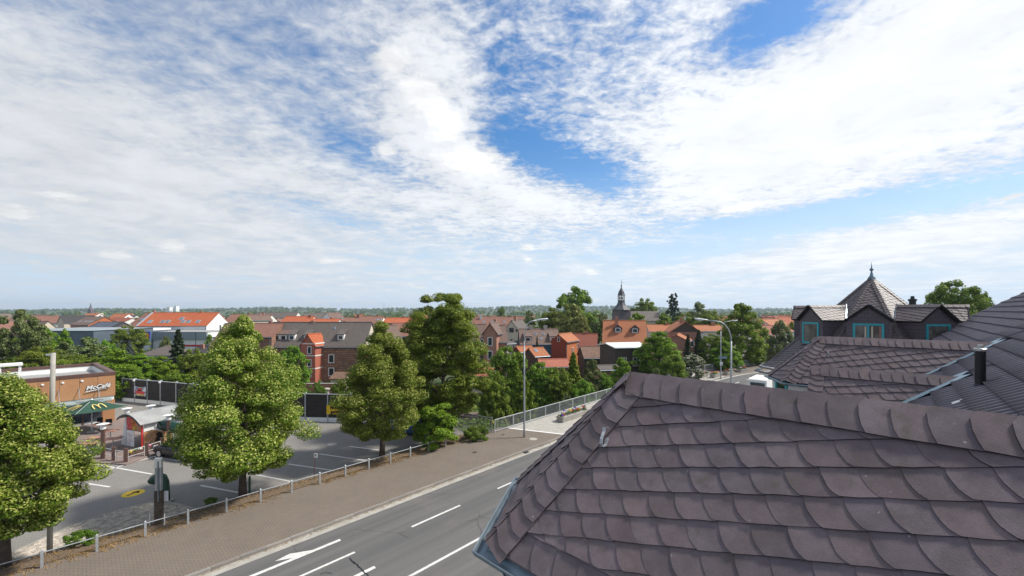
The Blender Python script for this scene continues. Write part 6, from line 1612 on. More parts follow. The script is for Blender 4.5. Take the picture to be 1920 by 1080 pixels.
# ------------------------------------------------------------------ houses
def house(name, label, loc, head, L, Wd, he, hr, wall, roof, wins=(), dorm=(), skyl=(), chim=(), gable=None, over=.28, group=None, wm=('white', 'glass'), hip=0.0, timber=False, cat='house', joined=False):
    """gabled house; x along the ridge, front at -y; returns its root. wins: (face, u, z, w, h)"""
    r = empty(name, label, cat, loc, head, group)
    hx, hy = L/2, Wd/2
    mb = MB(); mb.prism([(-hx, -hy), (hx, -hy), (hx, hy), (-hx, hy)], -2.0, he); wl = mb.build('wall', wall, r)
    if hip < .95:
        mb = MB()
        for sx in (-1, 1): mb = MB(); mb.prism([(-hy, he), (hy, he), (hy*hip, he+(hr-he)*(1-hip)), (-hy*hip, he+(hr-he)*(1-hip))] if hip else [(-hy, he), (hy, he), (0, hr)], sx*hx-.15 if sx > 0 else -hx, sx*hx if sx > 0 else -hx+.15, fr=lambda y, z, x: (x, y, z)); mb.build('gable_wall', gable or wall, wl)
    k = (hr-he)/hy; ey = hy+over; ez = he-k*over; th = .16; ox = hx+over*.7
    mb = MB()
    hi = hip*hy*1.0
    for sy in (-1, 1):
        q_ = [(-ox, sy*ey, ez), (ox, sy*ey, ez), (ox-hi, 0, hr), (-ox+hi, 0, hr)]
        if hip: 
            zz_ = he+(hr-he)*(1-hip); yy = hy*hip
            q_ = [(-ox, sy*ey, ez), (ox, sy*ey, ez), (ox, sy*yy, zz_), (ox-hi, 0, hr), (-ox+hi, 0, hr), (-ox, sy*yy, zz_)] if hip < .95 else [(-ox, sy*ey, ez), (ox, sy*ey, ez), (ox-ey, 0, hr), (-ox+ey, 0, hr)]
        n = len(q_); P = [Vector(p) for p in q_]+[Vector(p)+UP*th for p in q_]
        fs = [tuple(range(n)), tuple(range(2*n-1, n-1, -1))]+[(i, n+i, n+(i+1) % n, (i+1) % n) for i in range(n)]
        if sy > 0: fs = [f[::-1] for f in fs]
        fs = [f[::-1] for f in fs]
        mb.add(P, fs)
    if hip:
        for sx in (-1, 1):
            if hip < .95: t3 = [(sx*ox, -hy*hip, he+(hr-he)*(1-hip)), (sx*ox, hy*hip, he+(hr-he)*(1-hip)), (sx*(ox-hi), 0, hr)]
            else: t3 = [(sx*ox, -ey, ez), (sx*ox, ey, ez), (sx*(ox-ey), 0, hr)]
            P = [Vector(p) for p in t3]+[Vector(p)+UP*th for p in t3]; fs = [(0, 2, 1), (3, 4, 5), (0, 1, 4, 3), (1, 2, 5, 4), (2, 0, 3, 5)]
            mb.add(P, fs if sx > 0 else [f[::-1] for f in fs])
    rf = mb.build('roof', roof, r)
    for sy in (-1, 1):
        mb = MB(); mb.tube((-ox, sy*(ey+.06), ez+.02), (ox, sy*(ey+.06), ez+.02), .08, n=6); gt = mb.build('gutter', 'zinc', rf)
    if not joined: mb = MB(); mb.tube((hx-.25, -hy-.08, ez), (hx-.25, -hy-.08, -.5), .06, n=6); mb.build('downpipe', 'zinc', wl)
    if not chim and hip < .9 and L > 6.3 and roof != 'white': chim = [(L*.22, .15, .6, .7)]
    mb = MB(); rl = ox-(hi if hip < .95 else ey); mb.tube((-rl, 0, hr+th-.02), (rl, 0, hr+th-.02), .13, n=8); mb.build('ridge_cap', roof, rf)
    if not hip:
        for sx in (-1, 1):
            for sy in (-1, 1): pass
    def place(face, u, z, w, h, d0=.0):
        """box frame lying on a wall; returns centre, right vector, out vector"""
        if face == 'F': return Vector((u, -hy-d0, z)), Vector((1, 0, 0)), Vector((0, -1, 0))
        if face == 'B': return Vector((-u, hy+d0, z)), Vector((-1, 0, 0)), Vector((0, 1, 0))
        if face == 'L': return Vector((-hx-d0, -u, z)), Vector((0, -1, 0)), Vector((-1, 0, 0))
        return Vector((hx+d0, u, z)), Vector((0, 1, 0)), Vector((1, 0, 0))
    def win(face, u, z, w, h, par=None, ctr=None, m2=wm):
        c, rt_, ou = ctr or place(face, u, z, w, h)
        mb = MB(); a = math.atan2(rt_.y, rt_.x); f_ = min(.14, w*.14)
        for du, dz, ww, hh in ((0, h/2, w+f_, f_), (0, -h/2, w+f_, f_), (-w/2, 0, f_, h-f_), (w/2, 0, f_, h-f_)): mb.box(c+rt_*du+UP*dz+ou*.03, (ww, .12, hh), a)
        if w > 1.25: mb.box(c+ou*.02, (f_*.6, .10, h-f_), a)
        fr_ = mb.build('window', m2[0], par or wl)
        if par is None or True:
            mb = MB(); mb.box(c+ou*.005, (w-f_*.9, .03, h-f_*.9), a); mb.build('pane', m2[1], fr_) if not par else mb.build('pane', m2[1], par)
        return fr_
    for wv in wins: win(*wv[:5], m2=(wv[5] if len(wv) > 5 else wm))
    for dv in dorm:                                              # (side, u, z bottom, w, h, kind)
        side, u, zb, w, h, kind = dv[:6]; sg = -1 if side == 'F' else 1; wm_ = dv[6] if len(dv) > 6 else wall
        y0 = sg*hy*(1-(zb-he)/(hr-he)); zt = zb+h; yb = sg*hy*max(.02, 1-(zt-he)/(hr-he))
        mb = MB(); pr_ = [(y0, zb-.1), (y0, zt), (yb*.98 if zt < hr else 0, zt), ]
        P = [(u-w/2, y0, zb-.2), (u+w/2, y0, zb-.2), (u+w/2, y0, zt), (u-w/2, y0, zt), (u-w/2, yb, zt), (u+w/2, yb, zt)]
        mb.add(P, [(0, 1, 2, 3), (3, 2, 5, 4), (0, 3, 4), (1, 5, 2)] if sg < 0 else [(3, 2, 1, 0), (4, 5, 2, 3), (4, 3, 0), (2, 5, 1)])
        if kind == 'g': gz = zt+w*.38; mb.add([(u-w/2, y0, zt), (u+w/2, y0, zt), (u, y0, gz)], [(0, 1, 2) if sg < 0 else (2, 1, 0)])
        dm_ = mb.build('dormer', wm_, rf); mb = MB()
        if kind == 'g':
            ybk = sg*hy*max(.01, 1-(gz-he)/(hr-he))
            for sx in (-1, 1):
                e_ = w/2+.2; P = [Vector((u, y0+sg*.2, gz+.08)), Vector((u+sx*e_, y0+sg*.2, zt-.15)), Vector((u+sx*e_, yb, zt-.10)), Vector((u, ybk, gz+.08))]; P += [p-UP*.1 for p in P]
                mb.add(P, [(0, 1, 2, 3), (7, 6, 5, 4), (0, 4, 5, 1), (1, 5, 6, 2), (2, 6, 7, 3), (3, 7, 4, 0)])
        else:
            e_ = w/2+.15; zk = zt+(hr-zt)*.30; ybk = sg*hy*(1-(zk-he)/(hr-he))
            P = [Vector((u-e_, y0+sg*.25, zt-.02)), Vector((u+e_, y0+sg*.25, zt-.02)), Vector((u+e_, ybk, zk+.22)), Vector((u-e_, ybk, zk+.22))]; P += [p+UP*.12 for p in P]
            mb.add(P, [(3, 2, 1, 0), (4, 5, 6, 7), (0, 1, 5, 4), (1, 2, 6, 5), (2, 3, 7, 6), (3, 0, 4, 7)])
        mb.build('dormer_roof', roof, dm_)
        nwin = max(1, int(w/1.3))
        for i in range(nwin):
            uu = u+(i-(nwin-1)/2)*w/nwin; win('F', 0, 0, min(1.0, w/nwin*.72), h*.66, par=dm_, ctr=(Vector((uu, y0, zb+h*.50)), Vector((1, 0, 0)) if sg < 0 else Vector((-1, 0, 0)), Vector((0, sg, 0))))
    nl = math.atan2(hr-he, hy)
    for sv in skyl:                                              # (side, u, v along slope 0..1, w, h, tall)
        side, u, v, w, h = sv; sg = -1 if side == 'F' else 1
        c = Vector((u, sg*hy*(1-v), he+(hr-he)*v+th+.05)); mt = Matrix.Rotation(-sg*nl, 3, 'X')
        o1 = MB().box(c, (w, h, .09), mtx=mt).build('skylight', 'galv', rf); MB().box(c+mt @ Vector((0, 0, .05)), (w*.78, h*.8, .03), mtx=mt).build('pane', 'glass_sky', rf)
    for cv in chim:                                              # (u, v from the ridge, w, height over ridge)
        u, y, w, h = cv[:4]; m_ = cv[4] if len(cv) > 4 else 'brick_red'; zb = hr-abs(y)*k-.3
        MB().box((u, y, (zb+hr+h)/2), (w, w*.8, hr+h-zb)).build('chimney', m_, rf)
    if timber:
        for sx in (-1, 1):
            mb = MB(); x = sx*(hx+.02)
            for z in np.linspace(.6, he, 4): mb.beam((x, -hy, z), (x, hy, z), .05, .16)
            for y in np.linspace(-hy+.1, hy-.1, 6): mb.beam((x, y, 0), (x, y, he+(hr-he)*(1-abs(y)/hy)-.1), .045, .15, up=(1, 0, 0))
            z = he+(hr-he)*.45; mb.beam((x, -hy*.55, z), (x, hy*.55, z), .05, .16); mb.beam((x, -hy*.9, he), (x, -hy*.2, z), .05, .13, up=(1, 0, 0)); mb.beam((x, hy*.9, he), (x, hy*.2, z), .05, .13, up=(1, 0, 0))
            mb.build('timbers', 'timber', wl)
        mb = MB()
        for sy in (-1, 1):
            y = sy*(hy+.02)
            for z in np.linspace(.6, he-.2, 4): mb.beam((-hx, y, z), (hx, y, z), .05, .16)
            for x in np.linspace(-hx+.1, hx-.1, max(4, int(L/1.2))): mb.beam((x, y, 0), (x, y, he), .045, .15, up=(0, 1, 0))
        mb.build('timbers', 'timber', wl)
    return r
def at(px, Y, head, L, Wd, z0, side='L'):
    """house centre so that its front-left (L) or front-right (R) corner stands at picture column px, Y metres off"""
    ca, sa = math.cos(head), math.sin(head); c = Vector((-L/2 if side == 'L' else L/2, -Wd/2))
    return Vector((X(px, Y)-(c.x*ca-c.y*sa), Y-(c.x*sa+c.y*ca), z0))
def H(name, label, px, Y, head, L, Wd, ye, yr, wall, roof, z0=-4.2, side='L', yc=None, **kw):
    """heights from picture rows: eave row ye at the near corner, ridge row yr at the ridge"""
    hd = R(head); loc = at(px, Y, hd, L, Wd, z0, side)
    yrd = kw.pop('Yr', None) or (Y+Wd/2*math.cos(hd)*1.0)
    return house(name, label, loc, hd, L, Wd, Z(ye, Y)-z0, Z(yr, yrd)-z0, wall, roof, **kw)
W2 = lambda f_, us, zs, w, h: [(f_, u, z, w, h) for u in us for z in zs]
# --- the dark brick row
Y0 = 80.0; z0 = -4.2
bh = H('brick_house', 'long dark brick house with grey tiled roof, shed dormers and pale right gable', 683, Y0, 2, 20.0, 9.0, 649, 605.5, 'brick_dark', 'r_grey', side='R', gable='cream',
  wins=[('F', 4.5+dx_, z_, 1.0, 1.55) for dx_ in (-.9,) for z_ in (2.6, 5.2)]+[('F', -5.3, z_, .95, 1.5) for z_ in (2.6, 5.2)]+[('R', -1, 9.2, .8, 1.1), ('R', 1, 9.2, .8, 1.1)], dorm=[('F', -4.6, 8.7, 1.2, 1.15, 's', 'white'), ('F', -1.6, 8.7, 1.2, 1.1, 's', 'white'), ('F', 5.0, 8.7, 1.25, 1.15, 's', 'white')], skyl=[('F', 2.8, .72, .6, .6)], chim=[(-2, 0, .7, .5), (4.5, .2, .6, .4)])
H('brick_house', 'left wing of the dark brick row with brown roof and wide white dormer', 541, Y0-.4, 2, 15.0, 9.0, 650, 608, 'brick_dark', 'r_brown', side='R', wins=[('F', 5.2, 5.2, 1.0, 1.5), ('F', 2.5, 5.2, 1.0, 1.5), ('F', -3, 5.2, 1, 1.5)], dorm=[('F', 5.3, 8.6, 2.6, 1.3, 's', 'white')], skyl=[('F', 6.3, .6, .35, 1.2)])
H('end_house', 'dark red-brown tiled house end beside the white gable, left of the middle lime', 418, 78, 4, 9.0, 9.0, 632, 608, 'brick_dark', 'r_redbrown', wins=[('L', 0, 6, 1, 1.3)])
# stair tower
Yt = 77.6; st_ = H('stair_tower', 'narrow red rendered stair tower with white bands and orange gable roof on the brick house', 591, Yt, 78, 3.6, 3.2, 648, 628, 'stucco_red', 'r_bright', over=.22, cat='tower', Yr=Yt+.8,
  wins=[('L', .35, 2.4, .75, .95), ('L', .35, 4.6, .8, 1.3), ('L', .35, 7.05, .8, 1.35)])
for ch in list(st_.children):
    if ch.name.startswith('wall'):
        for z_ in (3.55, 6.0, 8.3): MB().box((0, 0, z_), (3.66, 3.26, .22)).build('band', 'plaster', ch)
        MB().box((-.2, .0, .0), (3.66, 3.24, 1.5)).build('plinth', 'white', ch)
Yb = 74; o = empty('porch_hut', 'small pale lean-to porch at the foot of the red stair tower', 'porch', (X(637, Yb), Yb, -4.2)); MB().box((0, 0, 1.2), (2.4, 2.2, 2.4)).build('wall', 'cream', o); mb = MB(); mb.add([(-1.4, -1.4, 2.35), (1.4, -1.4, 2.35), (1.4, 1.2, 3.2), (-1.4, 1.2, 3.2)]+[(-1.4, -1.4, 2.45), (1.4, -1.4, 2.45), (1.4, 1.2, 3.3), (-1.4, 1.2, 3.3)], [(3, 2, 1, 0), (4, 5, 6, 7), (0, 1, 5, 4), (1, 2, 6, 5), (2, 3, 7, 6), (3, 0, 4, 7)]); MB().box((.2, -1.12, 1.3), (.8, .06, 1.2)).build('window', 'glass_sky', o); mb.build('roof', 'r_old', o)
Yb = 70; o = empty('garden_wall', 'old reddish garden wall below the brick house', 'wall', (X(585, Yb), Yb, -4.2)); MB().box((0, 0, .8), (9, .4, 2.4)).build('wall_body', 'brick_red', o); MB().box((0, 0, 2.06), (9.1, .5, .12)).build('coping', 'concrete', o)
Yb = 62; b_ = tag(MB().lathe([(.30, 0), (.32, .9), (.55, .95), (.55, 1.1), (.2, 1.2)], n=10).build('garden_pillar', 'concrete', None, loc=(X(612, Yb), Yb, Z(742, Yb))), 'stubby pale stone pillar standing above the dark barrier', 'pillar')
# --- white hall with orange roof and the flat market before it
Yw = 125.0; wh = H('white_hall', 'large white hall with bright orange roof, skylights and tall white gable', 387, Yw, 6, 19.5, 12.5, 611.5, 587, 'white_wall', 'r_bright', side='R', z0=-4.0, over=.12, Yr=Yw+7,
  wins=[('R', -2.0, 5.6, .9, 1.2), ('R', .6, 5.6, .9, 1.2), ('R', .6, 8.6, .9, 2.4), ('R', 2.8, 9.2, 1.1, 1.6)], skyl=[('F', x, .30, 1.15, 1.5) for x in (-7.6, -4.0, -2.5, 1.8, 3.4, 6.2)]+[('F', .6, .52, 1.2, 1.5)])
for ch in list(wh.children):
    if ch.name.startswith('wall'):
        for x in (-5.5, -1.3, 3.0): MB().box((x, -6.28, 7.6), (.14, .06, 2.6)).build('downpipe', 'galv', ch)
    if ch.name.startswith('roof'):
        MB().beam((-9.9, -6.4, (Z(611.5, Yw)+4.0)+.1), (-9.9, 0, 14.0 if False else Z(587, Yw+7)+4.25), .5, .18).build('verge', 'galv', ch)
Ym = 112; zm = -4.0; mk = empty('market_building', 'flat white discount market with grey ribbed fascia before the white hall', 'building', (X(330, Ym), Ym, zm))
wd = (387-271)/F*Ym; MB().box((0, 6, (Z(637, Ym)-zm)/2), (wd, 12, Z(637, Ym)-zm)).build('wall', 'white_wall', mk)
MB().box((0, -.1, (Z(622, Ym)+Z(637, Ym))/2-zm), (wd+.3, .5, Z(622, Ym)-Z(637, Ym))).build('fascia', 'fascia_grey', mk); MB().box((0, 6.2, Z(622, Ym)-zm-.2), (wd, 11.8, .2)).build('roof', 'r_grey_flat', mk)
MB().box((wd*.28, -.06, Z(648, Ym)-zm), (wd*.42, .1, .45)).build('red_band', 'red_gloss', mk)
Yg = 108; sg = empty('market_sign', 'square yellow, red and blue shop sign at the market corner', 'sign', (X(274, Yg), Yg, Z(640, Yg)))
MB().box((0, 0, 1.3), (2.2, .25, 2.6)).build('board', 'blue_gloss', sg); MB().lathe([(0, 0), (.98, 0), (.98, .06), (0, .06)], n=24).build('red_ring', 'red_gloss', sg, loc=(0, -.13, 1.4)).rotation_euler = (R(90), 0, 0)
MB().lathe([(0, 0), (.86, 0), (.86, .06), (0, .06)], n=24).build('yellow_disc', 'paint_yellow', sg, loc=(0, -.16, 1.4)).rotation_euler = (R(90), 0, 0)
MB().box((-.15, -.24, 1.4), (.7, .03, .16)).build('sign_mark', 'blue_gloss', sg)
for px_, top, lab in ((367, 622, 'thin dark pole lamp before the market wall'),): 
    Yp = 98; o = MB().path([(0, 0, 0), (0, 0, Z(top, Yp)+4)], [.09, .06], 6).build('car_park_lamp', 'black_metal', None, loc=(X(px_, Yp), Yp, -4)); tag(o, lab, 'lamp post')
H('brick_shed', 'orange brick lean-to right of the market under the white gable', 389, 100, 10, 4.0, 6.0, 647, 637, 'stucco_orange', 'r_dark', z0=-4)
H('bungalow', 'low brown hipped bungalow roof among the trees behind the barrier', 258, 84, 12, 7.0, 7.0, 667, 649, 'grey_wall', 'r_grey', z0=-4.2, hip=1.0)
H('flat_house', 'flat grey-roofed outbuilding with brick chimney left of the purple tree', 352, 88, 0, 5.5, 6, 661, 652, 'cream', 'r_dark', z0=-4.2, chim=[(-1.0, -1, .6, .9)])
# --- left background
H('gabled_house', 'cream gabled house with dark roof at the far left', 120, 185, 62, 11, 8.2, 605, 592.5, 'cream', 'r_dark', z0=-4, wins=[('L', 0, 7.6, 1, 1.2), ('L', 0, 4.9, 1, 1.4)])
H('brown_house', 'brown-roofed white house left of the cream gable', 57, 200, 30, 10, 9, 606, 593, 'plaster', 'r_redbrown', z0=-4, wins=W2('F', (-2, 2), (4, 7), 1, 1.3))
H('brown_house', 'dark brown roof half hidden by the thin pale-trunked tree', 12, 210, 15, 14, 9, 604, 591, 'plaster', 'r_brown', z0=-4)
H('brick_terrace', 'long red brick house with brown roof and a row of skylights', 165, 170, -18, 12, 11, 609, 594.5, 'brick_red', 'r_brown', z0=-4, side='R', gable='stucco_orange', skyl=[('F', x, .35, .9, 1.3) for x in (-3.5, 0, 2, 4)], wins=W2('F', (-4.5, -2.5, -.5, 1.5, 3.5), (3.2, 6.2), 1.0, 1.6))
so = H('solar_house', 'dark house with bluish solar panels covering its roof', 205, 150, -14, 13, 9, 618, 604.5, 'grey_wall', 'r_dark', z0=-4, side='R', gable='slate_wall')
for ch in list(so.children):
    if ch.name.startswith('roof'):
        he_, hr_ = Z(618, 150)+4, Z(604.5, 150+4.5*math.cos(R(14)))+4; sl_ = math.atan2(hr_-he_, 4.5)
        for x in (-3.4, .2, 3.8): MB().box((x, -2.25, (he_+hr_)/2+.26), (3.4, 4.4, .06), mtx=Matrix.Rotation(sl_, 3, 'X')).build('solar_panel', 'solar', ch)
H('red_house', 'red-roofed house with white gable behind the solar house', 228, 190, -12, 10, 9, 606, 597, 'plaster', 'r_red', z0=-4, side='R')
H('white_house', 'small white house with orange roof behind the brick terrace', 150, 260, -5, 9, 8, 595, 588, 'white_wall', 'r_orange', z0=-4)
H('white_house', 'small white house with orange roof left of the red gables', 203, 280, -5, 11, 8, 597, 589, 'white_wall', 'r_orange', z0=-4)
H('red_house', 'tall red-brown roofed house left of the white hall, dormer on top', 285, 150, -8, 9, 11, 607, 587, 'white_wall', 'r_redbrown', z0=-4, side='R', chim=[(-1, 0, .8, 1.0)], skyl=[('F', -2, .35, 1.6, 1.2), ('F', 1.5, .2, 2.0, 1.4)])
H('red_house', 'lower red-brown roof reaching behind the big dark round tree', 268, 140, -8, 8, 10, 620, 604, 'white_wall', 'r_redbrown', z0=-4, side='R', skyl=[('F', 1.5, .3, 1.8, 1.2)])
Yx = 96; bw = empty('warehouse', 'blue-grey flat warehouse with white roof edge behind the left trees', 'building', (X(100, Yx), Yx, -4)); MB().box((0, 8, (Z(620, Yx)+4)/2), (19, 16, Z(620, Yx)+4)).build('wall', 'blue_wall', bw)
mb = MB(); zt = Z(620, Yx)+4; mb.add([(-9.7, -.3, zt), (9.7, -.3, zt), (9.7, 16.3, zt), (-9.7, 16.3, zt), (-6, 4, zt+.3), (6, 4, zt+.3), (6, 12, zt+.3), (-6, 12, zt+.3)], [(0, 1, 5, 4), (1, 2, 6, 5), (2, 3, 7, 6), (3, 0, 4, 7), (4, 5, 6, 7), (3, 2, 1, 0)]); mb.build('roof', 'fascia_grey', bw)
Yx = 106; bw = empty('market_hall', 'low hall with white and blue-grey fascia bands left of the round tree', 'building', (X(188, Yx), Yx, -4)); MB().box((0, 6, (Z(626, Yx)+4)/2), (16, 12, Z(626, Yx)+4)).build('wall', 'blue_wall', bw); MB().box((0, -.2, Z(623.5, Yx)+4), (16.4, .5, .9)).build('fascia', 'white', bw); MB().box((0, 6.2, Z(620, Yx)+4), (16.2, 12.2, .5)).build('roof', 'white', bw)
# --- behind the brick row
H('yellow_gable_house', 'brown hipped house with pale yellow gable right of the white hall', 459, 150, 60, 10, 5.5, 601, 592, 'cream', 'r_brown', z0=-4, wins=[('L', 0, 8, 1.2, 1.2)])
H('brown_house', 'wide reddish-brown roof with white dormer right of the white hall', 420, 155, 4, 9, 10, 604, 590, 'plaster', 'r_redbrown', z0=-4, dorm=[('F', 0, 9.0, 2.6, 1.0, 's', 'white')])
H('brown_house', 'brown roof with chimney between yellow gable and middle lime', 456, 165, 5, 9, 9, 602, 591, 'plaster', 'r_redbrown', z0=-4, chim=[(1, 0, .8, 1)])
H('long_block', 'long grey-roofed housing block on the skyline behind the middle lime', 474, 260, 3, 26, 11, 596, 586, 'plaster', 'r_grey', z0=-4, wins=W2('F', (-10, -6, -2, 2, 6, 10), (7,), 1.4, 1.4))
for i, px_ in enumerate((570, 585, 602)): H('row_house', ('left', 'middle', 'right')[i]+' one of three stepped grey-roofed row houses with white sides', px_, 240+6*i, 32, 11, 7, 597, 587.5, 'white_wall', 'r_grey', z0=-4, group='stepped row houses')
H('white_gable_house', 'small white gable right of the three stepped row houses', 620, 235, 60, 9, 7.5, 596, 587, 'white_wall', 'r_brown', z0=-4, wins=[('L', 0, 8, 1.2, 1.4)])
H('orange_house', 'orange-roofed house peeping over the brick row, left one', 524, 130, 2, 9, 9, 606, 594, 'plaster', 'r_bright', z0=-4, chim=[(3.4, -.6, .8, .6, 'brick_dark')])
H('orange_house', 'lower orange roof peeping over the brick row, right of the left one', 566, 126, 2, 10, 9, 608, 599, 'plaster', 'r_bright', z0=-4)
H('brown_house', 'brown half-hipped roof with dark chimneys over the brick row', 638, 128, 5, 5.5, 9, 607, 596, 'plaster', 'r_redbrown', z0=-4, chim=[(1.5, 0, .9, 1.2, 'brick_dark')])
H('brown_house', 'broad brown roof with two skylights over the right end of the brick row', 668, 122, 3, 7, 9, 607, 594, 'plaster', 'r_redbrown', z0=-4, skyl=[('F', 2, .45, .8, .8), ('F', 3, .45, .8, .8)])
H('orange_house', 'bright orange house with small gable right of the brick row', 718, 118, 4, 7, 9, 606, 597, 'stucco_orange', 'r_bright', z0=-4, wins=[('F', -2, 6, 1, 1.3), ('F', 1.5, 6, 1, 1.3)])
H('brown_house', 'red-brown house between slim lime and dark maple', 738, 98, 18, 7, 8, 630, 607, 'brick_red', 'r_redbrown', z0=-4, wins=[('F', 0, 5, 1, 1.4)])
H('white_shed_house', 'dark-roofed house with bluish gable right behind the brick house', 706, 92, 40, 6, 6, 634, 612, 'grey_wall', 'r_brown', z0=-4, wins=[('F', 0, 5.2, 1, 1.3), ('L', 0, 5.5, 1, 1.2)])
# --- centre: old town houses
H('long_red_house', 'very long red tiled roof with small dormers behind the cream gable', 884, 135, 1, 17.8, 11, 618, 594.5, 'plaster', 'r_redbrown', z0=-4, chim=[(-6, -1, .8, 1.0, 'plaster'), (4, 0, .7, .5)], skyl=[('F', x, .55, .8, 1.0) for x in (-5, -2, 2, 5)])
H('brick_gable_house', 'red brick house with tall narrow front gable and white windows', 931, 74, -80, 7.0, 2.9, 622, 607, 'brick_red', 'r_brown', side='R', Yr=74.5,
  wins=[('R', .25, z_, .55, 1.5) for z_ in (4.0, 6.6, 9.1)]) if False else H('brick_gable_house', 'red brick house with tall narrow front gable and white windows', 931, 74, 80, 7.0, 2.4, 624, 607, 'brick_red', 'r_brown', Yr=74.6, wins=[('L', 0, z_, .8, 1.5) for z_ in (3.9, 6.5, 9.0)])
H('brick_wing_house', 'brick house right wing with brown roof slope and white windows', 929, 76, 8, 2.2, 7.5, 641, 611, 'brick_red', 'r_brown', wins=[('F', -.55, 5.4, .5, 1.5), ('F', .45, 5.4, .8, 1.5)])
H('brick_wing_house', 'left part of the brick gable house with small roof dormer', 880, 77, 3, 3.0, 8, 643, 610, 'brick_red', 'r_brown', dorm=[('F', .9, 8.3, .8, 1.0, 'g', 'white')], wins=[('F', .9, 5.6, .8, 1.3)])
H('cream_gable_house', 'cream house with steep gable, dark roof and old brown windows', 976, 100, 76, 12, 4.6, 624, 602, 'cream', 'r_grey', Yr=100.5, wm=('timber', 'glass'), wins=[('L', -.0, 9.8, 1.0, 1.0), ('L', -1.3, 9.7, .4, .5), ('L', 1.3, 9.7, .4, .5), ('L', 0, 7.0, .5, 1.0)], chim=[(-2, 0, .8, 1.2)])
H('white_shed', 'small white flat shed with a yellow wall below the cream gable', 950, 86, 30, 3.2, 2.6, 645, 642, 'white_wall', 'r_grey', gable='yellow_wall')
H('blue_house', 'blue boarded house with long brown roof, dormers and skylights', 976, 86, 2, 8.4, 8.5, 645, 618, 'clap_blue', 'r_brown', dorm=[('F', -2.6, 7.9, 1.5, 1.2, 's', 'clap_blue'), ('F', 2.9, 7.9, 1.5, 1.2, 's', 'white')], skyl=[('F', -.8, .62, .5, .7), ('F', 1.0, .62, .5, .7), ('F', .3, .3, .5, .7), ('F', 2.7, .66, .5, .6)], chim=[(-1.6, 0, .8, .9, 'concrete'), (1.6, 0, .8, .9, 'concrete')], wins=[('F', 2.9, 3.2, .8, 1.5)])
H('red_board_house', 'red boarded house with gable front coloured darker as shade and orange side as sunlit', 1062, 82, 58, 6.2, 3.4, 641, 628, 'stucco_orange', 'r_orange', gable='clap_red_shade', Yr=83, over=.2, wins=[('L', .3, 3.6, .7, 1.4), ('L', 0, 8.8, .5, .9), ('F', -.1, 6.4, .55, 1.1), ('F', -.4, 3.7, .55, 1.1), ('F', 2.6, 7.2, .5, .8)])
for ch in list(bpy.data.objects):
    if ch.name.startswith('red_board_house'):
        for c2 in list(ch.children):
            if c2.name.startswith('wall'):
                MB().box((-3.12, 0, 3.6), (.08, 3.36, 9.8) if False else (.08, 3.36, (Z(641, 82)+4.2)+.0)).build('gable_boards', 'clap_red_shade', c2) if False else None
                MB().prism([(-1.66, -.0), (1.66, -.0), (1.66, Z(641, 82)+4.2), (-1.66, Z(641, 82)+4.2)], -3.14, -3.102, fr=lambda y, z, x: (x, y, z)).build('front_boards', 'clap_red_shade', c2)
                for y in (-1.72,): MB().box((-3.12, y, 3.5), (.18, .14, 9.0)).build('corner_board', 'slate_wall', c2)
H('timber_house', 'red-roofed half-timbered house with white gable behind the red boarded house', 1118, 88, -14, 8.5, 6, 652, 627, 'plaster', 'r_red', side='R', timber=True, wins=[('R', 0, 5.5, .7, 1.0), ('R', 0, 8.0, .5, .8)])
H('low_shed', 'low shed with orange roof before the blue house, left one', 976, 80, 25, 3.2, 3.4, 660, 651, 'dark_wood', 'r_orange', z0=-4.4)
H('low_shed', 'low shed with orange roof and a skylight before the blue house', 1003, 76, 28, 3.0, 4.2, 668, 654, 'dark_wood', 'r_orange', z0=-4.4, skyl=[('F', -.5, .6, .6, .9)])
H('red_shed', 'wide low shed with flat red roof below the red boarded house', 1014, 70, 6, 5.0, 4, 688, 675, 'brick_red', 'r_flat_red', z0=-4.6)
H('red_shed', 'small shed with red ribbed metal roof in front of the brick gable house', 884, 64, -20, 3.2, 3.6, 704, 688, 'cream', 'r_flat_red', z0=-4.6)
H('old_shed', 'old barn with patchy dark tiled roof beside the dark wooden house', 1096, 78, 3, 6.0, 6, 671, 651, 'dark_wood', 'r_old', z0=-4.4, wins=[('F', 2.2, 2.0, .8, .8)])
H('wood_house', 'dark wooden house with flat white roof and white windows', 1153, 68, 12, 6.0, 6, 652, 645, 'dark_wood', 'white', z0=-4.2, over=.45, wins=[('F', -1.4, 6.0, .9, 1.4), ('F', 1.0, 6.0, 1.3, 1.4)])
H('garden_hut', 'grey-roofed garden hut with red post at the slate ridge tip', 1126, 62, 10, 3.2, 3.0, 694, 687, 'brick_red', 'r_grey', z0=-4.4)
H('orange_house', 'large orange tiled house with two dark dormers and a brick chimney', 1212, 88, -15, 9.2, 10, 645, 602.5, 'stucco_orange', 'r_orange', z0=-3.6, side='R', gable='plaster', dorm=[('F', -1.4, 9.0, 1.7, 1.3, 'g', 'slate_wall'), ('F', 2.3, 8.9, 1.7, 1.3, 'g', 'slate_wall')], chim=[(-1.7, -1.0, .7, 1.2)], wins=[('F', -2.2, 6.3, 1.8, 1.2)])
H('long_orange_house', 'long orange-roofed house with white windows left of the gabled one', 1218, 96, -10, 7, 8, 622, 610, 'plaster', 'r_orange', z0=-3, wins=W2('F', (-2.5, .2, 2.2), (6.2,), 1.5, 1.4), chim=[(1.2, 0, .7, .8)])
H('gabled_house', 'orange-roofed brick house whose dark gable faces the street', 1314, 88, 78, 9, 6.2, 623, 604, 'brick_red', 'r_orange', z0=-3, Yr=89, gable='dark_wood', wins=[('L', -1, 6.2, 1.4, 1.2), ('L', 1, 6.2, 1.4, 1.2)], chim=[(-3, .6, .7, .9)])
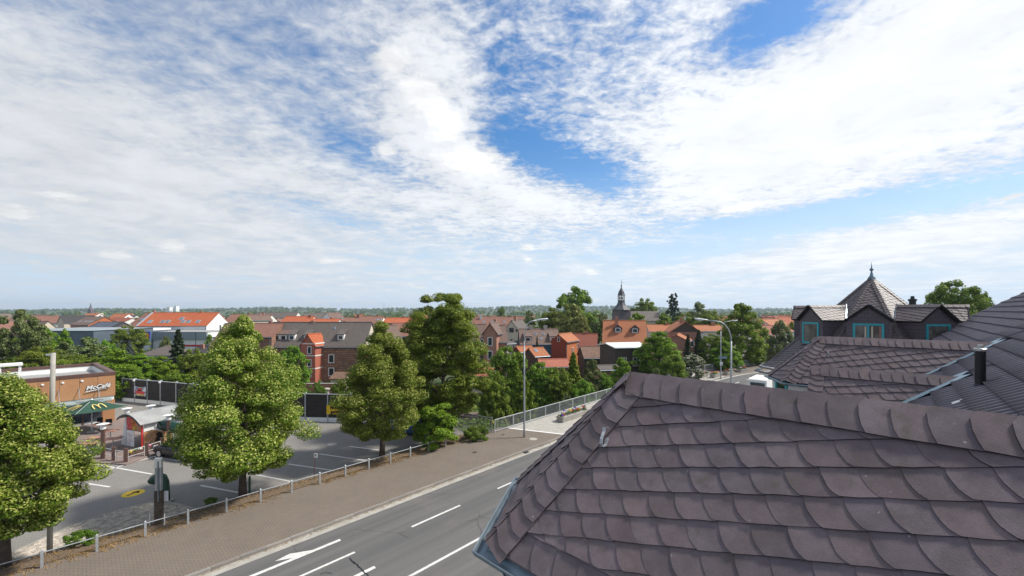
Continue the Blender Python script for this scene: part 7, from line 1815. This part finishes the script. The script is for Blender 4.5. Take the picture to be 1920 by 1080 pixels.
H('long_orange_house', 'long orange-roofed house right of the gabled one, chimney on its right', 1310, 98, -8, 6, 8, 621, 611, 'plaster', 'r_orange', z0=-3, chim=[(1.6, 0, .8, .9)], wins=W2('F', (-1.8, .8), (6.0,), 1.4, 1.3))
H('orange_annex', 'small orange-roofed brick annex before the gabled brick house', 1290, 80, 62, 6, 4.2, 640, 629, 'brick_red', 'r_orange', z0=-3)
# --- right: at the street bend
H('timber_house', 'pale half-timbered house with red mansard roof at the street bend', 1424, 95, 20, 9, 8, 640, 612, 'plaster', 'r_red', z0=-.4, timber=True, wins=W2('F', (-3, -1, 1, 3), (1.8, 4.4), .9, 1.3), dorm=[('F', -1.5, 4.6, 2, 1.2, 'g', 'plaster')])
H('timber_house', 'second half-timbered house with red roof just left of the willow-like birch', 1408, 112, 10, 8, 8, 628, 606, 'plaster', 'r_red', z0=-.4, timber=True, wins=W2('F', (-2, 0, 2), (2, 4.5), .9, 1.2))
H('orange_house', 'orange-roofed house between the birch and the slate tower', 1462, 105, 30, 9, 9, 622, 600, 'plaster', 'r_orange', z0=-.4)
H('red_house', 'red roof with chimney above the street bend', 1430, 160, 5, 10, 9, 607, 598, 'plaster', 'r_redbrown', z0=-.4, chim=[(-2, 0, .8, .9)])
H('brick_hall', 'long brick-red roof showing between the big bright tree and the timbered houses', 1340, 150, 5, 12, 9, 604, 594, 'brick_red', 'r_red', z0=-2)
# --- church
Yk = 150; ch = empty('church', 'church with dark slate bell tower, open lantern and curved spire', 'church', (X(1165, Yk), Yk, -3.5)); zf = lambda py: Z(py, Yk)+3.5; k_ = Yk/F
MB().box((0, 0, zf(583)/2), (32*k_*.76, 32*k_*.76, zf(583)), .32).build('tower', 'slate_wall', ch)
def spire(prof_, n=8, m_='slate_lead', nm='spire', par=ch, sm=False): return MB().lathe([(r_*k_*.88, zf(y)) for r_, y in prof_], n=n).build(nm, m_, par, smooth=sm)
spp = spire([(18, 583), (19, 581), (15, 577), (11, 573), (8.5, 569), (7.5, 566), (7.5, 563)]); 
MB().box((0, 0, zf(559)), (10*k_, 10*k_, 7.5*k_), .32).build('lantern_core', 'black', ch) if False else None
for i in range(8):
    a = i*math.pi/4+.4; MB().tube((6.0*k_*math.cos(a), 6.0*k_*math.sin(a), zf(563)), (6.0*k_*math.cos(a), 6.0*k_*math.sin(a), zf(554)), 1.0*k_, n=6).build('lantern_post', 'white', ch)
MB().lathe([(1.8*k_, zf(562)), (3.2*k_, zf(559)), (1.6*k_, zf(556))], n=10).build('bell', 'black_metal', ch)
dome = spire([(8.2, 554), (8.2, 553), (7, 551), (5.8, 547), (3.2, 543), (1.3, 540), (.7, 536)], nm='dome'); MB().lathe([(.5*k_, zf(538)), (1.4*k_, zf(535.5)), (.4*k_, zf(533.5)), (.25*k_, zf(527)), (.05, zf(524))], n=8).build('finial', 'black_metal', ch)
MB().box((.3, 0, zf(529.5)), (1.6*k_, .1, .9*k_)).build('weather_vane', 'black_metal', ch)
n_ = 36*k_; nv = MB(); x0, x1 = 14*k_, 70*k_; he_, hr_ = zf(600), zf(583.5)
nv.prism([(-6, 0), (6, 0), (6, he_), (-6, he_)], x0, x1, fr=lambda y, z, x: (x, y+2, z)); nv.build('nave_wall', 'cream', ch)
nv = MB(); nv.prism([(-6.5, he_-.2), (6.5, he_-.2), (0, hr_)], x0, x1+.4, fr=lambda y, z, x: (x, y+2, z)); nv.build('nave_roof', 'r_grey', ch)
# --- far landmarks
for px_, top, w, lab in ((315, 577, 3, 'grey-white far tower block, left of the three on the horizon'), (319, 576, 4, 'white far tower block, middle of the three on the horizon'), (331, 574, 4.5, 'tallest white far tower block right of the other two')):
    Yh = 1400; o = empty('tower_block', lab, 'tower block', (X(px_, Yh), Yh, -4), group='far tower blocks'); hh = Z(top, Yh)+4; MB().box((0, 0, hh/2), (w*Yh/F, 14, hh)).build('wall', 'white_wall', o); MB().box((0, 0, hh+.8), (w*Yh/F*.5, 8, 1.6)).build('plant_room', 'grey_wall', o)
Yh = 700; o = empty('far_church', 'far church spire pricking above the trees at the left horizon', 'church', (X(170, Yh), Yh, -4)); MB().box((0, 0, 8), (5.5, 5.5, 16)).build('tower', 'slate_wall', o); MB().lathe([(3.2, 16), (1.2, 21), (.2, Z(568, Yh)+4)], n=8).build('spire', 'slate_wall', o); MB().box((9, 2, 5), (14, 8, 10)).build('nave', 'cream', o)
Yh = 900; o = tag(MB().path([(0, 0, 0), (0, 0, Z(565, Yh)+4)], [.7, .3], 6).build('radio_mast', 'galv', None, loc=(X(720, Yh), Yh, -4)), 'thin radio mast on the horizon above the slim lime', 'mast')
# --- the many small roofs of the far town
protos = []
rh = random.Random(2024)
for i, (wl_, rf2_) in enumerate((('plaster', 'r_orange'), ('white_wall', 'r_redbrown'), ('cream', 'r_brown'), ('plaster', 'r_grey'), ('white_wall', 'r_bright'), ('brick_red', 'r_redbrown'))):
    L, Wd, he, hr = rh.uniform(9, 13), rh.uniform(8, 10), rh.uniform(4.5, 6), rh.uniform(8.5, 10.5)
    protos.append((L, Wd, he, hr, wl_, rf2_))
done = {}
names = {'r_orange': 'orange', 'r_redbrown': 'red-brown', 'r_brown': 'brown', 'r_grey': 'grey', 'r_bright': 'bright red'}
for i in range(120):
    k = rh.randrange(6); Y = 170*(1+rh.random()**1.3*2.6); px_ = rh.uniform(-20, 1480)
    if 240 < px_ < 440 and Y < 260: continue
    x = X(px_, Y); z = ground_h(x, Y); hd = rh.choice([0, 0, 90, 20, 70, -20])+rh.uniform(-8, 8)
    L, Wd, he, hr, wl_, rf2_ = protos[k]
    wn = {'plaster': 'pale', 'white_wall': 'white', 'cream': 'cream', 'brick_red': 'brick'}[wl_]
    lab = 'small '+wn+' house with '+names[rf2_]+' roof, '+zone(px_)
    if k not in done:
        done[k] = house('town_house', lab, Vector((x, Y, z)), R(hd), L, Wd, he, hr, wl_, rf2_, wins=W2('F', (-2.5, 0, 2.5), (3.6,), 1.1, 1.3)+W2('L', (-1.5, 1.5), (3.6, 6.2), 1, 1.2)+W2('R', (-1.5, 1.5), (3.6, 6.2), 1, 1.2), chim=[(1.5, .3, .8, .9)], group='small houses of the distant town')
    else:
        c_ = copy_tree(done[k]); c_['label'] = lab; c_.location = (x, Y, z); c_.rotation_euler = (0, 0, R(hd))
# van and a parked car at the far street end
p = S(58, -13.6); 
def van(label, loc, rz):
    c_ = empty('delivery_van', label, 'van', loc, rz)
    mb = MB(); mb.prism([(-2.6, .35), (2.6, .35), (2.6, 2.35), (2.45, 2.45), (-1.4, 2.45), (-1.9, 2.2), (-2.35, 1.35), (-2.6, 1.15)], -.95, .95, fr=lambda x, z, y: (x, y, z)); mb.build('body', 'white', c_)
    mb = MB(); mb.prism([(-2.36, 1.38), (-1.93, 2.18), (-1.85, 2.18), (-2.28, 1.38)], -.82, .82, fr=lambda x, z, y: (x-.03, y, z)); mb.build('windscreen', 'glass', c_); MB().box((2.61, 0, 1.3), (.03, 1.5, 1.5)).build('rear_door', 'glass', c_)
    for sg in (-1, 1): MB().box((-1.5, sg*.955, 1.75), (.75, .02, .6)).build('side_window', 'glass', c_)
    for sx in (-1.7, 1.6):
        for sg in (-1, 1): w_ = MB().lathe([(.2, -.12), (.36, -.1), (.36, .1), (.2, .12)], n=14).build('wheel', 'tyre', c_, loc=(sx, sg*.85, .36)); w_.rotation_euler = (R(90), 0, 0)
pv_ = S(57.5, -12.1); van('white delivery van on the road beyond the slate eaves, its dark rear doors facing us', Vector((pv_.x, pv_.y, -.12)), math.atan2(B2.y, B2.x)+math.pi)
pc_ = S(98, -25.5); car('silver car parked by the hedge at the street bend', Vector((pc_.x, pc_.y, 0)), 1.2, 'car_silver')
